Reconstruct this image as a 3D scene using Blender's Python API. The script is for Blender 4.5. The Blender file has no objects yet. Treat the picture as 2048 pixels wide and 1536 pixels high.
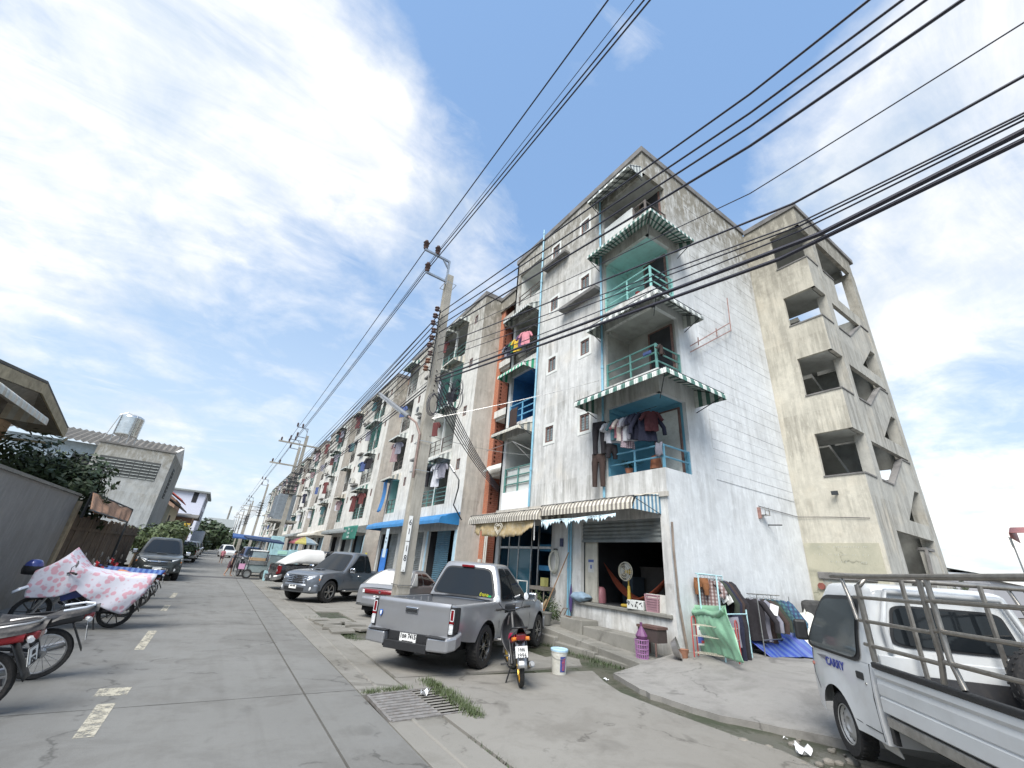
import bpy, bmesh, math, random
from mathutils import Vector, Matrix, Quaternion
from math import radians as RD, sin, cos, pi, sqrt
rnd = random.Random(11)
SC = bpy.context.scene
COL = SC.collection

# ------------------------------------------------------------------ camera
H = 1.7
_S = Vector((430-1024, 1087-768, 829.)).normalized()
_T = Vector((2440-1024, 1252-768, 829.)).normalized()
_T = (_T - _S*_T.dot(_S)).normalized()
_U = -(_T.cross(_S))
if _U.y > 0: _U = -_U
# rows X(T),Y(S),Z(U) turn camera coordinates (right, down, forward) into world ones
right = Vector((_T.x, _S.x, _U.x)); down = Vector((_T.y, _S.y, _U.y)); fwd = Vector((_T.z, _S.z, _U.z))
cd = bpy.data.cameras.new("camera")
cam = bpy.data.objects.new("camera", cd); COL.objects.link(cam)
cam.matrix_world = Matrix(((right.x, -down.x, -fwd.x, 0), (right.y, -down.y, -fwd.y, 0), (right.z, -down.z, -fwd.z, H), (0, 0, 0, 1)))
cd.sensor_fit = 'HORIZONTAL'; cd.sensor_width = 36.0; cd.lens = 829/2048*36
cd.clip_start = 0.05; cd.clip_end = 3000
SC.camera = cam

# ------------------------------------------------------------------ view
SC.view_settings.view_transform = 'Standard'; SC.view_settings.look = 'None'
SC.view_settings.exposure = 1.40; SC.view_settings.gamma = 1.0
SC.view_settings.use_curve_mapping = False
SC.cycles.max_bounces = 8; SC.cycles.diffuse_bounces = 4; SC.cycles.transparent_max_bounces = 12

# ------------------------------------------------------------------ node helpers
class NT:
    def __init__(s, tree): s.t = tree; s.n = tree.nodes; s.l = tree.links
    def new(s, typ, **kw):
        n = s.n.new(typ)
        for k, v in kw.items(): setattr(n, k, v)
        return n
    def put(s, sock, v):
        if isinstance(v, bpy.types.NodeSocket): s.l.new(v, sock)
        elif v is not None:
            if sock.type == 'RGBA' and not isinstance(v, (int, float)): v = (*v[:3], 1)
            sock.default_value = v
    def math(s, op, a, b=None, c=None, clamp=False):
        n = s.new('ShaderNodeMath', operation=op, use_clamp=clamp)
        s.put(n.inputs[0], a)
        if b is not None: s.put(n.inputs[1], b)
        if c is not None: s.put(n.inputs[2], c)
        return n.outputs[0]
    def vmath(s, op, a, b=None):
        n = s.new('ShaderNodeVectorMath', operation=op)
        s.put(n.inputs[0], a)
        if b is not None: s.put(n.inputs[1], b)
        return n.outputs['Value'] if op in ('DOT_PRODUCT', 'LENGTH') else n.outputs[0]
    def noise(s, vec, scale=5, detail=4, rough=.55, dist=0, col=False):
        n = s.new('ShaderNodeTexNoise')
        s.put(n.inputs['Vector'], vec); n.inputs['Scale'].default_value = scale
        n.inputs['Detail'].default_value = detail; n.inputs['Roughness'].default_value = rough
        n.inputs['Distortion'].default_value = dist
        return n.outputs[1 if col else 0]
    def ramp(s, fac, lo, hi, a=0., b=1.):
        n = s.new('ShaderNodeMapRange', clamp=True)
        s.put(n.inputs[0], fac); s.put(n.inputs[1], lo); s.put(n.inputs[2], hi); s.put(n.inputs[3], a); s.put(n.inputs[4], b)
        return n.outputs[0]
    def mix(s, f, a, b, blend='MIX'):
        n = s.new('ShaderNodeMix', data_type='RGBA', blend_type=blend)
        s.put(n.inputs['Factor'], f); s.put(n.inputs['A'], a); s.put(n.inputs['B'], b)
        return n.outputs['Result']
    def scale(s, v, sc):
        n = s.new('ShaderNodeVectorMath', operation='MULTIPLY'); s.put(n.inputs[0], v); n.inputs[1].default_value = sc
        return n.outputs[0]
    def pos(s): return s.new('ShaderNodeNewGeometry').outputs['Position']
    def obj(s): return s.new('ShaderNodeTexCoord').outputs['Object']
    def xyz(s, v):
        n = s.new('ShaderNodeSeparateXYZ'); s.put(n.inputs[0], v); return n.outputs
    def bump(s, h, dist=.01, strength=1., normal=None):
        n = s.new('ShaderNodeBump'); n.inputs['Distance'].default_value = dist; n.inputs['Strength'].default_value = strength
        s.put(n.inputs['Height'], h)
        if normal is not None: s.put(n.inputs['Normal'], normal)
        return n.outputs[0]

# ------------------------------------------------------------------ world: daylight sky with clouds
SUN_EL, SUN_AZ = RD(50), RD(-128)        # azimuth measured from +Y towards +X
w = bpy.data.worlds.new("World"); SC.world = w; w.use_nodes = True
t = NT(w.node_tree); t.n.clear()
sky = t.new('ShaderNodeTexSky', sky_type='NISHITA'); sky.sun_disc = False
sky.sun_elevation = SUN_EL; sky.sun_rotation = SUN_AZ; sky.air_density = 1.25; sky.dust_density = 1.2; sky.ozone_density = 3.5
gdir = t.vmath('NORMALIZE', t.new('ShaderNodeTexCoord').outputs['Generated'])
x, y, z = t.xyz(gdir)
zc = t.math('MAXIMUM', z, 0.045)
cv = t.new('ShaderNodeCombineXYZ'); t.put(cv.inputs[0], t.math('DIVIDE', x, t.math('ADD', zc, .25))); t.put(cv.inputs[1], t.math('DIVIDE', y, t.math('ADD', zc, .25)))
cv = cv.outputs[0]
def w_dir(px, py):      # compass direction of a place in the sky
    d = Vector((px-1024, py-768, 829.)); return tuple(Vector((_T.dot(d), _S.dot(d), _U.dot(d))).normalized())
def blob(d, r0, r1, amp):
    return t.ramp(t.vmath('DOT_PRODUCT', gdir, Vector(d)), cos(RD(r1)), cos(RD(r0)), 0., amp)
# cumulus masses and gaps, as directions in the real sky
masses = [((120, 60), 6, 30, .34), ((560, 260), 5, 20, .32), ((860, 400), 3, 12, .30), ((1020, 500), 2, 8, .22), ((330, 380), 5, 18, .20), ((1110, 100), 1, 5, .24), ((1275, 90), 1, 3.5, .22), ((700, 120), 2, 8, .2),
          ((1830, 330), 5, 17, .40), ((1980, 130), 4, 12, .30), ((1640, 330), 2, 8, .26), ((1900, 600), 5, 12, .36), ((1760, 700), 3, 8, .2), ((2000, 1010), 4, 13, .42), ((60, 640), 3, 10, .18), ((300, 860), 2, 9, .16)]
gaps = [((960, 60), 4, 15, .40), ((1480, 200), 5, 16, .42), ((1180, 330), 3, 13, .34), ((1980, 820), 3, 9, .38), ((1060, 330), 2, 8, .2), ((420, 560), 5, 16, .14), ((250, 760), 3, 12, .12), ((640, 620), 3, 14, .12)]
cov = .47
for p, a, b, am in masses: cov = t.math('ADD', cov, blob(w_dir(*p), a, b, am))
for p, a, b, am in gaps: cov = t.math('SUBTRACT', cov, blob(w_dir(*p), a, b, am))
n1 = t.noise(t.scale(cv, (1.5, 1.5, 1)), 1.6, 9, .58, .35)
n2 = t.noise(t.vmath('ADD', t.scale(cv, (1, 1, 1)), (7., 3., 0.)), 5.5, 8, .62, .4)
nn = t.math('ADD', t.math('MULTIPLY', n1, .66), t.math('MULTIPLY', n2, .34))
dens = t.math('ADD', t.math('MULTIPLY', t.math('SUBTRACT', nn, .5), 2.3), t.math('MULTIPLY', t.math('SUBTRACT', cov, .5), .8))
wisp = t.noise(t.vmath('ADD', t.scale(cv, (1.1, 3.2, 1)), (2., 5., 0.)), 2.2, 9, .66, .8)
mask = t.ramp(dens, -.16, .34)
mask = t.math('MULTIPLY', mask, t.ramp(wisp, .30, .62, .62, 1.))
mask = t.math('MAXIMUM', mask, t.math('MULTIPLY', t.ramp(t.math('ADD', wisp, t.math('MULTIPLY', t.math('SUBTRACT', cov, .5), .5)), .50, .78), .6))
mask = t.math('POWER', mask, 1.15)
thick = t.ramp(dens, .12, .55)
shade = t.noise(t.vmath('ADD', t.scale(cv, (1, 1, 1)), (3., 9., 0.)), 3.2, 7, .6, .3)
greyf = t.math('MULTIPLY', t.ramp(shade, .42, .68), .85)
cloud = t.mix(greyf, (.42, .423, .427), (.24, .285, .335))
glow = t.math('ADD', blob(w_dir(2000, 1040), 3, 22, .55), blob(w_dir(200, 130), 4, 30, .12))
cloud = t.mix(1., cloud, t.mix(glow, (1, 1, 1), (1.9, 1.75, 1.5)), 'MULTIPLY')
blue = t.mix(.5, t.mix(1., sky.outputs[0], (.085, .085, .085), 'MULTIPLY'), (.115, .21, .37))
haze = t.ramp(z, .0, .70, .9, .05)
blue = t.mix(t.math('MULTIPLY', haze, .85), blue, (.31, .355, .385))
skycol = t.mix(mask, blue, cloud)
bg = t.new('ShaderNodeBackground'); t.put(bg.inputs[0], skycol); bg.inputs[1].default_value = 1.0
out = t.new('ShaderNodeOutputWorld'); t.l.new(bg.outputs[0], out.inputs[0])

sl = bpy.data.lights.new("sun", 'SUN'); sl.energy = 2.2; sl.angle = RD(36); sl.color = (1, .96, .89)
so = bpy.data.objects.new("sun", sl); COL.objects.link(so)
sdir = Vector((sin(SUN_AZ)*cos(SUN_EL), cos(SUN_AZ)*cos(SUN_EL), sin(SUN_EL)))
so.rotation_euler = sdir.to_track_quat('Z', 'Y').to_euler(); so.location = (0, 0, 40)

# ------------------------------------------------------------------ materials
MATS = {}
def mat(name, col, rough=.6, metal=0., var=.12, scale=6., bump=0., bscale=60., coat=0., spec=.5, dirt=0., dirtcol=(.12, .10, .08), alpha=1., trans=0., emit=None, streak=0., world=False):
    if name in MATS: return MATS[name]
    m = bpy.data.materials.new(name); m.use_nodes = True; MATS[name] = m
    t = NT(m.node_tree); b = t.n['Principled BSDF']
    p = t.pos() if world else t.obj()
    c = col
    if var:
        f = t.noise(p, scale, 5, .6)
        c = t.mix(t.ramp(f, .3, .7), tuple(v*(1-var) for v in col), tuple(min(1, v*(1+var)) for v in col))
    if streak:
        f = t.noise(t.scale(p, (7, 7, .6)), 3, 5, .6)
        c = t.mix(t.math('MULTIPLY', t.ramp(f, .5, .75), streak), c, dirtcol)
    if dirt:
        f = t.noise(p, scale*2.3, 6, .65)
        c = t.mix(t.math('MULTIPLY', t.ramp(f, .48, .7), dirt), c, dirtcol)
    t.put(b.inputs['Base Color'], c)
    b.inputs['Roughness'].default_value = rough; b.inputs['Metallic'].default_value = metal
    if var and rough > .12:
        t.put(b.inputs['Roughness'], t.ramp(t.noise(p, scale*3, 3, .5), .2, .8, max(.03, rough*.85), min(1, rough*1.15)))
    b.inputs['Specular IOR Level'].default_value = spec
    b.inputs['Coat Weight'].default_value = coat; b.inputs['Coat Roughness'].default_value = .06
    if trans: b.inputs['Transmission Weight'].default_value = trans
    if alpha < 1: b.inputs['Alpha'].default_value = alpha
    if emit: b.inputs['Emission Color'].default_value = (*emit[:3], 1); b.inputs['Emission Strength'].default_value = emit[3]
    if bump: t.put(b.inputs['Normal'], t.bump(t.noise(p, bscale, 4, .6), bump))
    return m

def plaster(name, base, stain=(.16, .15, .13), amount=.55, top=16.4, soot=.75, warm=(.60, .52, .40), lowz=0., seed=0., panel=0.):
    """weathered painted concrete: streaks run down, mould gathers under the parapet and the ledges"""
    if name in MATS: return MATS[name]
    m = bpy.data.materials.new(name); m.use_nodes = True; MATS[name] = m
    t = NT(m.node_tree); b = t.n['Principled BSDF']
    p = t.vmath('ADD', t.pos(), (seed, seed*1.7, 0))
    x, y, z = t.xyz(t.pos())
    big = t.noise(p, .55, 6, .62, .4)
    mid = t.noise(p, 2.3, 7, .66, .3)
    fine = t.noise(p, 16, 5, .6)
    stk = t.noise(t.scale(p, (3, 3, .30)), 1.6, 8, .70)
    stk2 = t.noise(t.scale(p, (13, 13, .7)), 1.5, 5, .6)
    c = t.mix(t.ramp(mid, .35, .68), base, tuple(v*.82 for v in base))
    c = t.mix(t.math('MULTIPLY', t.ramp(big, .48, .66), .5*amount+.15), c, tuple(v*.66+w_*.12 for v, w_ in zip(base, warm)))
    c = t.mix(t.math('MULTIPLY', t.ramp(t.noise(t.vmath('ADD', p, (9., 2., 4.)), 1.1, 6, .6), .52, .68), .30*amount), c, warm)
    s = t.math('MULTIPLY', t.ramp(stk, .44, .62), t.ramp(big, .36, .62, .25, 1.))
    c = t.mix(t.math('MULTIPLY', s, amount), c, tuple(v*.48 for v in base))
    fz = t.math('FRACT', t.math('DIVIDE', t.math('SUBTRACT', z, 4.5), 2.86))
    c = t.mix(t.math('MULTIPLY', t.math('MULTIPLY', t.ramp(fz, .35, .95), t.ramp(stk, .44, .62)), .45*amount), c, (.20, .19, .16))
    c = t.mix(t.math('MULTIPLY', t.ramp(stk2, .55, .72), .20*amount), c, tuple(v*.62 for v in base))
    # lighter scars where paint has washed
    c = t.mix(t.math('MULTIPLY', t.ramp(t.noise(t.scale(p, (5, 5, 1.6)), 1.4, 7, .66), .54, .66), .45), c, tuple(min(.86, v*1.16) for v in base))
    # mould towards the parapet: a stain with its own ragged edge
    h = t.math('ADD', t.ramp(z, top-6.5, top-.4), t.math('MULTIPLY', t.math('SUBTRACT', mid, .5), .9))
    mo = t.math('MULTIPLY', t.ramp(h, .38, .85), t.ramp(t.noise(t.scale(p, (2.2, 2.2, .9)), 2.2, 7, .68), .38, .52))
    c = t.mix(t.math('MULTIPLY', mo, min(1, soot*1.15)), c, tuple(v*.7 for v in stain))
    mo2 = t.math('MULTIPLY', t.ramp(z, top-8, top-1), .55*soot)
    c = t.mix(mo2, c, (.33, .31, .255))
    # mould at the foot
    ft = t.math('ADD', t.ramp(z, lowz+1.6, lowz), t.math('MULTIPLY', t.math('SUBTRACT', mid, .5), 1.2))
    c = t.mix(t.math('MULTIPLY', t.ramp(ft, .45, 1.2), .55), c, (.22, .20, .155))
    c = t.mix(t.math('MULTIPLY', t.ramp(t.noise(t.vmath('ADD', p, (31., 7., 3.)), 3.4, 7, .7), .56, .66), .35*amount), c, tuple(v*.45 for v in base))
    t.put(b.inputs['Base Color'], c)
    b.inputs['Roughness'].default_value = .88; b.inputs['Specular IOR Level'].default_value = .25
    hh = t.math('ADD', t.math('MULTIPLY', fine, .4), mid)
    t.put(b.inputs['Normal'], t.bump(hh, .012, .8))
    return m

def stripes(name, a, b_, axis, pitch, rough=.45, duty=.5, fade=.25):
    """printed stripes on the sheet itself, running along the object's own slope"""
    if name in MATS: return MATS[name]
    m = bpy.data.materials.new(name); m.use_nodes = True; MATS[name] = m
    t = NT(m.node_tree); b = t.n['Principled BSDF']
    o = t.obj(); ax = t.xyz(o)[axis]
    fr = t.math('FRACT', t.math('DIVIDE', t.math('ADD', ax, 100.), pitch))
    f = t.ramp(t.math('ABSOLUTE', t.math('SUBTRACT', fr, .5)), duty/2-.01, duty/2+.01)
    n = t.noise(o, 3, 6, .65)
    ca = t.mix(t.math('MULTIPLY', t.ramp(n, .4, .7), fade), a, (.38, .36, .30)); cb = t.mix(t.math('MULTIPLY', t.ramp(n, .35, .75), fade), b_, (.42, .42, .38))
    t.put(b.inputs['Base Color'], t.mix(f, ca, cb)); b.inputs['Roughness'].default_value = rough
    return m

M_ = dict
WHITE = plaster('wall_white', (.66, .665, .655), amount=.8, seed=0)
WHITE2 = plaster('wall_white_far', (.68, .675, .64), amount=.6, soot=.6, seed=4)
SIDEW = plaster('wall_end_bluish', (.66, .685, .70), amount=.34, soot=.9, seed=8, warm=(.62, .60, .55))
CREAM = plaster('wall_cream', (.55, .525, .45), amount=.75, soot=.95, seed=14)
TOWER = plaster('wall_tower_grey', (.43, .425, .39), amount=.9, soot=.8, seed=21, top=17.)
GREY = plaster('wall_grey_side', (.52, .495, .455), amount=.6, soot=.9, seed=33)
INNER = mat('balcony_inner_paint', (.62, .64, .62), .85, var=.15, scale=1.5, dirt=.2, dirtcol=(.35, .33, .28), bump=.004, bscale=20)
COPING = mat('coping_dark_concrete', (.16, .155, .15), .9, var=.35, scale=2, bump=.01, bscale=20, world=True)
CONC = mat('old_concrete', (.36, .345, .31), .92, var=.22, scale=2.2, bump=.008, bscale=30, dirt=.45, dirtcol=(.14, .135, .11), world=True, streak=.3)
DARKM = mat('dark_metal', (.03, .035, .04), .5, var=.1)
BLACK = mat('black_plastic', (.018, .019, .021), .48, var=.2, scale=20)
RUBBER = mat('tyre_rubber', (.022, .022, .023), .85, var=.3, scale=18, dirt=.35, dirtcol=(.09, .08, .07))
GLASS = mat('dark_glass', (.012, .015, .018), .05, var=0, spec=.42)
CHROME = mat('chrome', (.72, .74, .77), .16, 1., var=.05)
STEEL = mat('dull_steel', (.46, .46, .45), .36, .9, var=.2, scale=12, dirt=.3, dirtcol=(.18, .14, .11))
REDL = mat('red_lens', (.16, .008, .012), .2, var=.2, scale=30, coat=.6)
CLEARL = mat('clear_lens', (.62, .64, .66), .14, var=.25, scale=30, coat=.7)
ORANGEL = mat('orange_lens', (.65, .20, .03), .2, var=.2, coat=.6)
PLATE = mat('plate_white', (.74, .75, .74), .4, var=.06)
INK = mat('ink_black', (.02, .02, .025), .6, var=0)
WIRE = mat('cable_black', (.028, .028, .042), .5, var=.1)

# ------------------------------------------------------------------ mesh builder
class MB:
    def __init__(s): s.v = []; s.f = []; s.m = []; s.uv = None
    def add(s, vs, fs, m=0, M=None):
        k = len(s.v)
        if M is not None: vs = [M @ Vector(p) for p in vs]
        s.v.extend([tuple(p) for p in vs]); s.f.extend([tuple(i+k for i in f) for f in fs]); s.m.extend([m]*len(fs)); return s
    def box(s, x0, y0, z0, x1, y1, z1, m=0, M=None):
        vs = [(x0, y0, z0), (x1, y0, z0), (x1, y1, z0), (x0, y1, z0), (x0, y0, z1), (x1, y0, z1), (x1, y1, z1), (x0, y1, z1)]
        return s.add(vs, [(0, 3, 2, 1), (4, 5, 6, 7), (0, 1, 5, 4), (1, 2, 6, 5), (2, 3, 7, 6), (3, 0, 4, 7)], m, M)
    def quad(s, a, b, c, d, m=0, M=None): return s.add([a, b, c, d], [(0, 1, 2, 3)], m, M)
    def slab(s, pts, d, m=0, M=None):
        """polygon pts (3D, planar) thickened by the vector d"""
        n = len(pts); d = Vector(d); vs = [Vector(p) for p in pts]; vs += [p+d for p in vs]
        fs = [tuple(range(n))[::-1], tuple(range(n, 2*n))]+[(i, (i+1) % n, n+(i+1) % n, n+i) for i in range(n)]
        return s.add(vs, fs, m, M)
    def tube(s, pts, r, n=8, m=0, closed=False, M=None, cap=True, r2=None):
        pts = [Vector(p) for p in pts]; N = len(pts); vs = []; fs = []
        up = None
        for i, p in enumerate(pts):
            if closed: d = pts[(i+1) % N]-pts[i-1]
            else: d = pts[min(i+1, N-1)]-pts[max(i-1, 0)]
            if d.length < 1e-9: d = Vector((0, 0, 1))
            d.normalize()
            if up is None:
                up = Vector((0, 0, 1)) if abs(d.z) < .9 else Vector((1, 0, 0))
                up = (up-d*up.dot(d)).normalized()
            else:
                up = up-d*up.dot(d)
                if up.length < 1e-6: up = d.orthogonal()
                up.normalize()
            q = d.cross(up)
            rr = r if r2 is None else r+(r2-r)*i/max(1, N-1)
            if isinstance(r, (list, tuple)): rr = r[i]
            for k in range(n):
                a = 2*pi*k/n+pi/n
                vs.append(p+(up*cos(a)+q*sin(a))*rr)
        R_ = N if closed else N-1
        for i in range(R_):
            for k in range(n):
                j = (i+1) % N
                fs.append((i*n+k, i*n+(k+1) % n, j*n+(k+1) % n, j*n+k))
        if cap and not closed:
            fs.append(tuple(range(n))[::-1]); fs.append(tuple((N-1)*n+k for k in range(n)))
        return s.add(vs, fs, m, M)
    def lathe(s, prof, n=20, m=0, M=None, arc=2*pi):
        """profile (radius, z) about the z axis"""
        vs = []; fs = []; full = abs(arc-2*pi) < 1e-6; c = n if full else n+1
        for r, z in prof:
            for k in range(c):
                a = arc*k/n; vs.append((r*cos(a), r*sin(a), z))
        for i in range(len(prof)-1):
            for k in range(n):
                k2 = (k+1) % c
                fs.append((i*c+k, i*c+k2, (i+1)*c+k2, (i+1)*c+k))
        return s.add(vs, fs, m, M)
    def disc(s, r, z, n=20, m=0, M=None):
        return s.add([(r*cos(2*pi*k/n), r*sin(2*pi*k/n), z) for k in range(n)], [tuple(range(n))], m, M)
    def grid(s, fn, nu, nv, m=0, M=None, closeu=False):
        vs = [fn(i/nu, j/nv) for j in range(nv+1) for i in range(nu+(0 if closeu else 1))]
        c = nu if closeu else nu+1; fs = []
        for j in range(nv):
            for i in range(nu):
                i2 = (i+1) % c
                fs.append((j*c+i, j*c+i2, (j+1)*c+i2, (j+1)*c+i))
        return s.add(vs, fs, m, M)
    def mesh(s, name, mats, smooth=None):
        me = bpy.data.meshes.new(name); me.from_pydata(s.v, [], s.f)
        for mt in (mats if isinstance(mats, (list, tuple)) else [mats]): me.materials.append(mt)
        if any(s.m): me.polygons.foreach_set('material_index', s.m)
        if smooth is not None:
            me.polygons.foreach_set('use_smooth', [True]*len(me.polygons))
            me.update()
            try: me.set_sharp_from_angle(angle=RD(smooth))
            except Exception: pass
        me.update(); return me
    def build(s, name, mats, parent=None, smooth=None, bevel=0, loc=None, rot=None, fix=False, solid=0, sub=0):
        me = s.mesh(name, mats, smooth)
        if fix:
            b = bmesh.new(); b.from_mesh(me); bmesh.ops.remove_doubles(b, verts=b.verts, dist=1e-4); bmesh.ops.recalc_face_normals(b, faces=b.faces); b.to_mesh(me); b.free()
            if smooth is not None: me.set_sharp_from_angle(angle=RD(smooth))
        o = bpy.data.objects.new(name, me); COL.objects.link(o)
        if parent: o.parent = parent
        if loc: o.location = loc
        if rot: o.rotation_euler = rot
        if solid:
            md = o.modifiers.new('thickness', 'SOLIDIFY'); md.thickness = solid; md.offset = 0
        if bevel:
            md = o.modifiers.new('edge', 'BEVEL'); md.width = bevel; md.segments = 2; md.limit_method = 'ANGLE'; md.angle_limit = RD(40)
        if sub:
            md = o.modifiers.new('smooth', 'SUBSURF'); md.levels = sub; md.render_levels = sub
        return o

def tag(o, label=None, cat=None, group=None, kind=None):
    if label: o['label'] = label
    if cat: o['category'] = cat
    if group: o['group'] = group
    if kind: o['kind'] = kind
    return o
def thing(name, label, cat, loc=(0, 0, 0), rz=0, group=None):
    o = bpy.data.objects.new(name, None); COL.objects.link(o); o.empty_display_size = .2
    o.location = loc; o.rotation_euler = (0, 0, rz); return tag(o, label, cat, group)
def kids(o): return [c for c in bpy.data.objects if c.parent == o]
CH = {}
def children_of(o):
    return list(o.children)
def dup(o, parent=None):
    c = o.copy(); COL.objects.link(c)
    if parent is not None: c.parent = parent
    for ch in children_of(o): dup(ch, c)
    return c
def struct(o): o['kind'] = 'structure'; return o
def Tm(x=0, y=0, z=0, rz=0, rx=0, ry=0, s=1):
    return Matrix.Translation((x, y, z)) @ Matrix.Rotation(rz, 4, 'Z') @ Matrix.Rotation(ry, 4, 'Y') @ Matrix.Rotation(rx, 4, 'X') @ Matrix.Scale(s, 4)

def lettering(txt, size, mat_, parent, M, name='lettering', depth=.002, xs=1., bold=0):
    cu = bpy.data.curves.new('txt', 'FONT'); cu.body = txt; cu.size = size; cu.align_x = 'CENTER'; cu.align_y = 'CENTER'; cu.extrude = depth; cu.offset = bold
    cu.resolution_u = 2
    ob = bpy.data.objects.new('txt', cu); COL.objects.link(ob)
    dg = bpy.context.evaluated_depsgraph_get(); dg.update()
    me = bpy.data.meshes.new_from_object(ob.evaluated_get(dg)); bpy.data.objects.remove(ob)
    me.transform(Matrix.Diagonal((xs, 1, 1, 1))); me.materials.clear(); me.materials.append(mat_)
    o = bpy.data.objects.new(name, me); COL.objects.link(o)
    if parent: o.parent = parent
    o.matrix_local = M
    return o

def wall(origin, u, length, z0, z1, th, openings, mb, m=0, zmid=()):
    """a wall sheet from origin along the unit vector u; th is the vector through its thickness (front face at origin); openings (u0,u1,z0,z1)"""
    o = Vector(origin); u = Vector(u); th = Vector(th)
    us = sorted({0., length} | {v for a in openings for v in a[:2]}); zs = sorted({z0, z1} | {v for a in openings for v in a[2:4]})
    us = [v for v in us if 0 <= v <= length]; zs = [v for v in zs if z0 <= v <= z1]
    def solid(i, j):
        if i < 0 or j < 0 or i >= len(us)-1 or j >= len(zs)-1: return False
        cu = (us[i]+us[i+1])/2; cz = (zs[j]+zs[j+1])/2
        return not any(a[0] < cu < a[1] and a[2] < cz < a[3] for a in openings)
    P = lambda a, z, k: tuple(o+u*a+Vector((0, 0, z))+th*k)
    for i in range(len(us)-1):
        for j in range(len(zs)-1):
            if not solid(i, j): continue
            a, b, c, d = us[i], us[i+1], zs[j], zs[j+1]
            mb.quad(P(a, c, 0), P(b, c, 0), P(b, d, 0), P(a, d, 0), m)
            mb.quad(P(b, c, 1), P(a, c, 1), P(a, d, 1), P(b, d, 1), m)
            if not solid(i-1, j): mb.quad(P(a, c, 1), P(a, c, 0), P(a, d, 0), P(a, d, 1), m)
            if not solid(i+1, j): mb.quad(P(b, c, 0), P(b, c, 1), P(b, d, 1), P(b, d, 0), m)
            if not solid(i, j-1): mb.quad(P(a, c, 1), P(b, c, 1), P(b, c, 0), P(a, c, 0), m)
            if not solid(i, j+1): mb.quad(P(a, d, 0), P(b, d, 0), P(b, d, 1), P(a, d, 1), m)
    return mb
# ------------------------------------------------------------------ surveying: a sight line met with a known plane
def sight(px, py):
    d = (px-1024, py-768, 829.); return Vector((_T.dot(Vector(d)), _S.dot(Vector(d)), _U.dot(Vector(d))))
def ox(px, py, X): d = sight(px, py); return Vector((0, 0, H))+d*(X/d.x)
def oy(px, py, Y): d = sight(px, py); return Vector((0, 0, H))+d*(Y/d.y)
def oz(px, py, Z=0.): d = sight(px, py); return Vector((0, 0, H))+d*((Z-H)/d.z)

# ------------------------------------------------------------------ ground materials
def ground_mat(name, base, dark, light, wet=0., moss=None, seed=0., tyre=False):
    m = bpy.data.materials.new(name); m.use_nodes = True
    t = NT(m.node_tree); b = t.n['Principled BSDF']
    p = t.vmath('ADD', t.pos(), (seed, seed*.7, 0))
    big = t.noise(p, .32, 6, .62, .3); mid = t.noise(p, 1.7, 7, .65, .3); fine = t.noise(p, 55, 4, .7); sp = t.noise(p, 9, 5, .7)
    c = t.mix(t.ramp(big, .34, .66), base, light)
    c = t.mix(t.math('MULTIPLY', t.ramp(mid, .5, .72), .55), c, dark)
    c = t.mix(t.math('MULTIPLY', t.ramp(sp, .56, .72), .25), c, dark)
    c = t.mix(t.ramp(fine, .25, .75, 0, .22), c, light)
    c = t.mix(t.math('MULTIPLY', t.ramp(t.noise(p, 120, 2, .5), .62, .7), .35), c, tuple(v*.5 for v in dark))
    rough = .86
    if tyre:
        tr = t.noise(t.scale(p, (3.2, .16, 1)), 1.2, 5, .6)
        c = t.mix(t.math('MULTIPLY', t.ramp(tr, .5, .72), .32), c, dark)
    c = t.mix(t.math('MULTIPLY', t.ramp(t.noise(p, .9, 4, .5, 1.2), .62, .70), .45), c, tuple(v*.55 for v in dark))
    c = t.mix(t.math('MULTIPLY', t.ramp(t.noise(t.vmath('ADD', p, (5., 5., 0)), .5, 7, .7, .6), .52, .60), .35), c, dark)
    v = t.new('ShaderNodeTexVoronoi', feature='DISTANCE_TO_EDGE'); v.inputs['Scale'].default_value = .33
    t.put(v.inputs['Vector'], t.vmath('ADD', p, t.vmath('MULTIPLY', t.noise(p, 1.6, 5, .6, col=True), (.9, .9, 0))))
    cr = t.math('MULTIPLY', t.ramp(v.outputs['Distance'], .010, .0), t.ramp(mid, .46, .56))
    c = t.mix(t.math('MULTIPLY', cr, .6), c, tuple(q*.4 for q in dark))
    if moss:
        mm = t.ramp(t.math('ADD', t.math('MULTIPLY', mid, .6), t.math('MULTIPLY', big, .4)), .42, .58)
        c = t.mix(t.math('MULTIPLY', mm, .85), c, moss)
    t.put(b.inputs['Base Color'], c)
    if wet:
        t.put(b.inputs['Roughness'], t.ramp(mid, .45, .62, .30, .9)); b.inputs['Specular IOR Level'].default_value = .5
    else:
        t.put(b.inputs['Roughness'], t.ramp(mid, .3, .7, .72, .95)); b.inputs['Specular IOR Level'].default_value = .35
    t.put(b.inputs['Normal'], t.bump(t.math('ADD', fine, t.math('MULTIPLY', mid, 2.)), .004, .7))
    return m
G_ROAD = ground_mat('road_concrete', (0.162, 0.162, 0.154), (0.112, 0.109, 0.101), (0.194, 0.194, 0.185), tyre=True)
G_APRON = ground_mat('apron_concrete', (0.209, 0.199, 0.179), (0.135, 0.126, 0.110), (0.253, 0.245, 0.223), seed=12)
G_GUT = ground_mat('gutter_concrete', (0.192, 0.186, 0.168), (0.114, 0.107, 0.089), (0.236, 0.228, 0.207), seed=31)
G_RIGHT = ground_mat('yard_concrete', (0.220, 0.211, 0.198), (0.110, 0.106, 0.097), (0.298, 0.289, 0.270), seed=52)
G_MOSS = ground_mat('wet_mossy_ground', (0.077, 0.073, 0.059), (0.035, 0.034, 0.028), (0.112, 0.108, 0.084), wet=1, moss=(0.038, 0.050, 0.025), seed=70)
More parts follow.
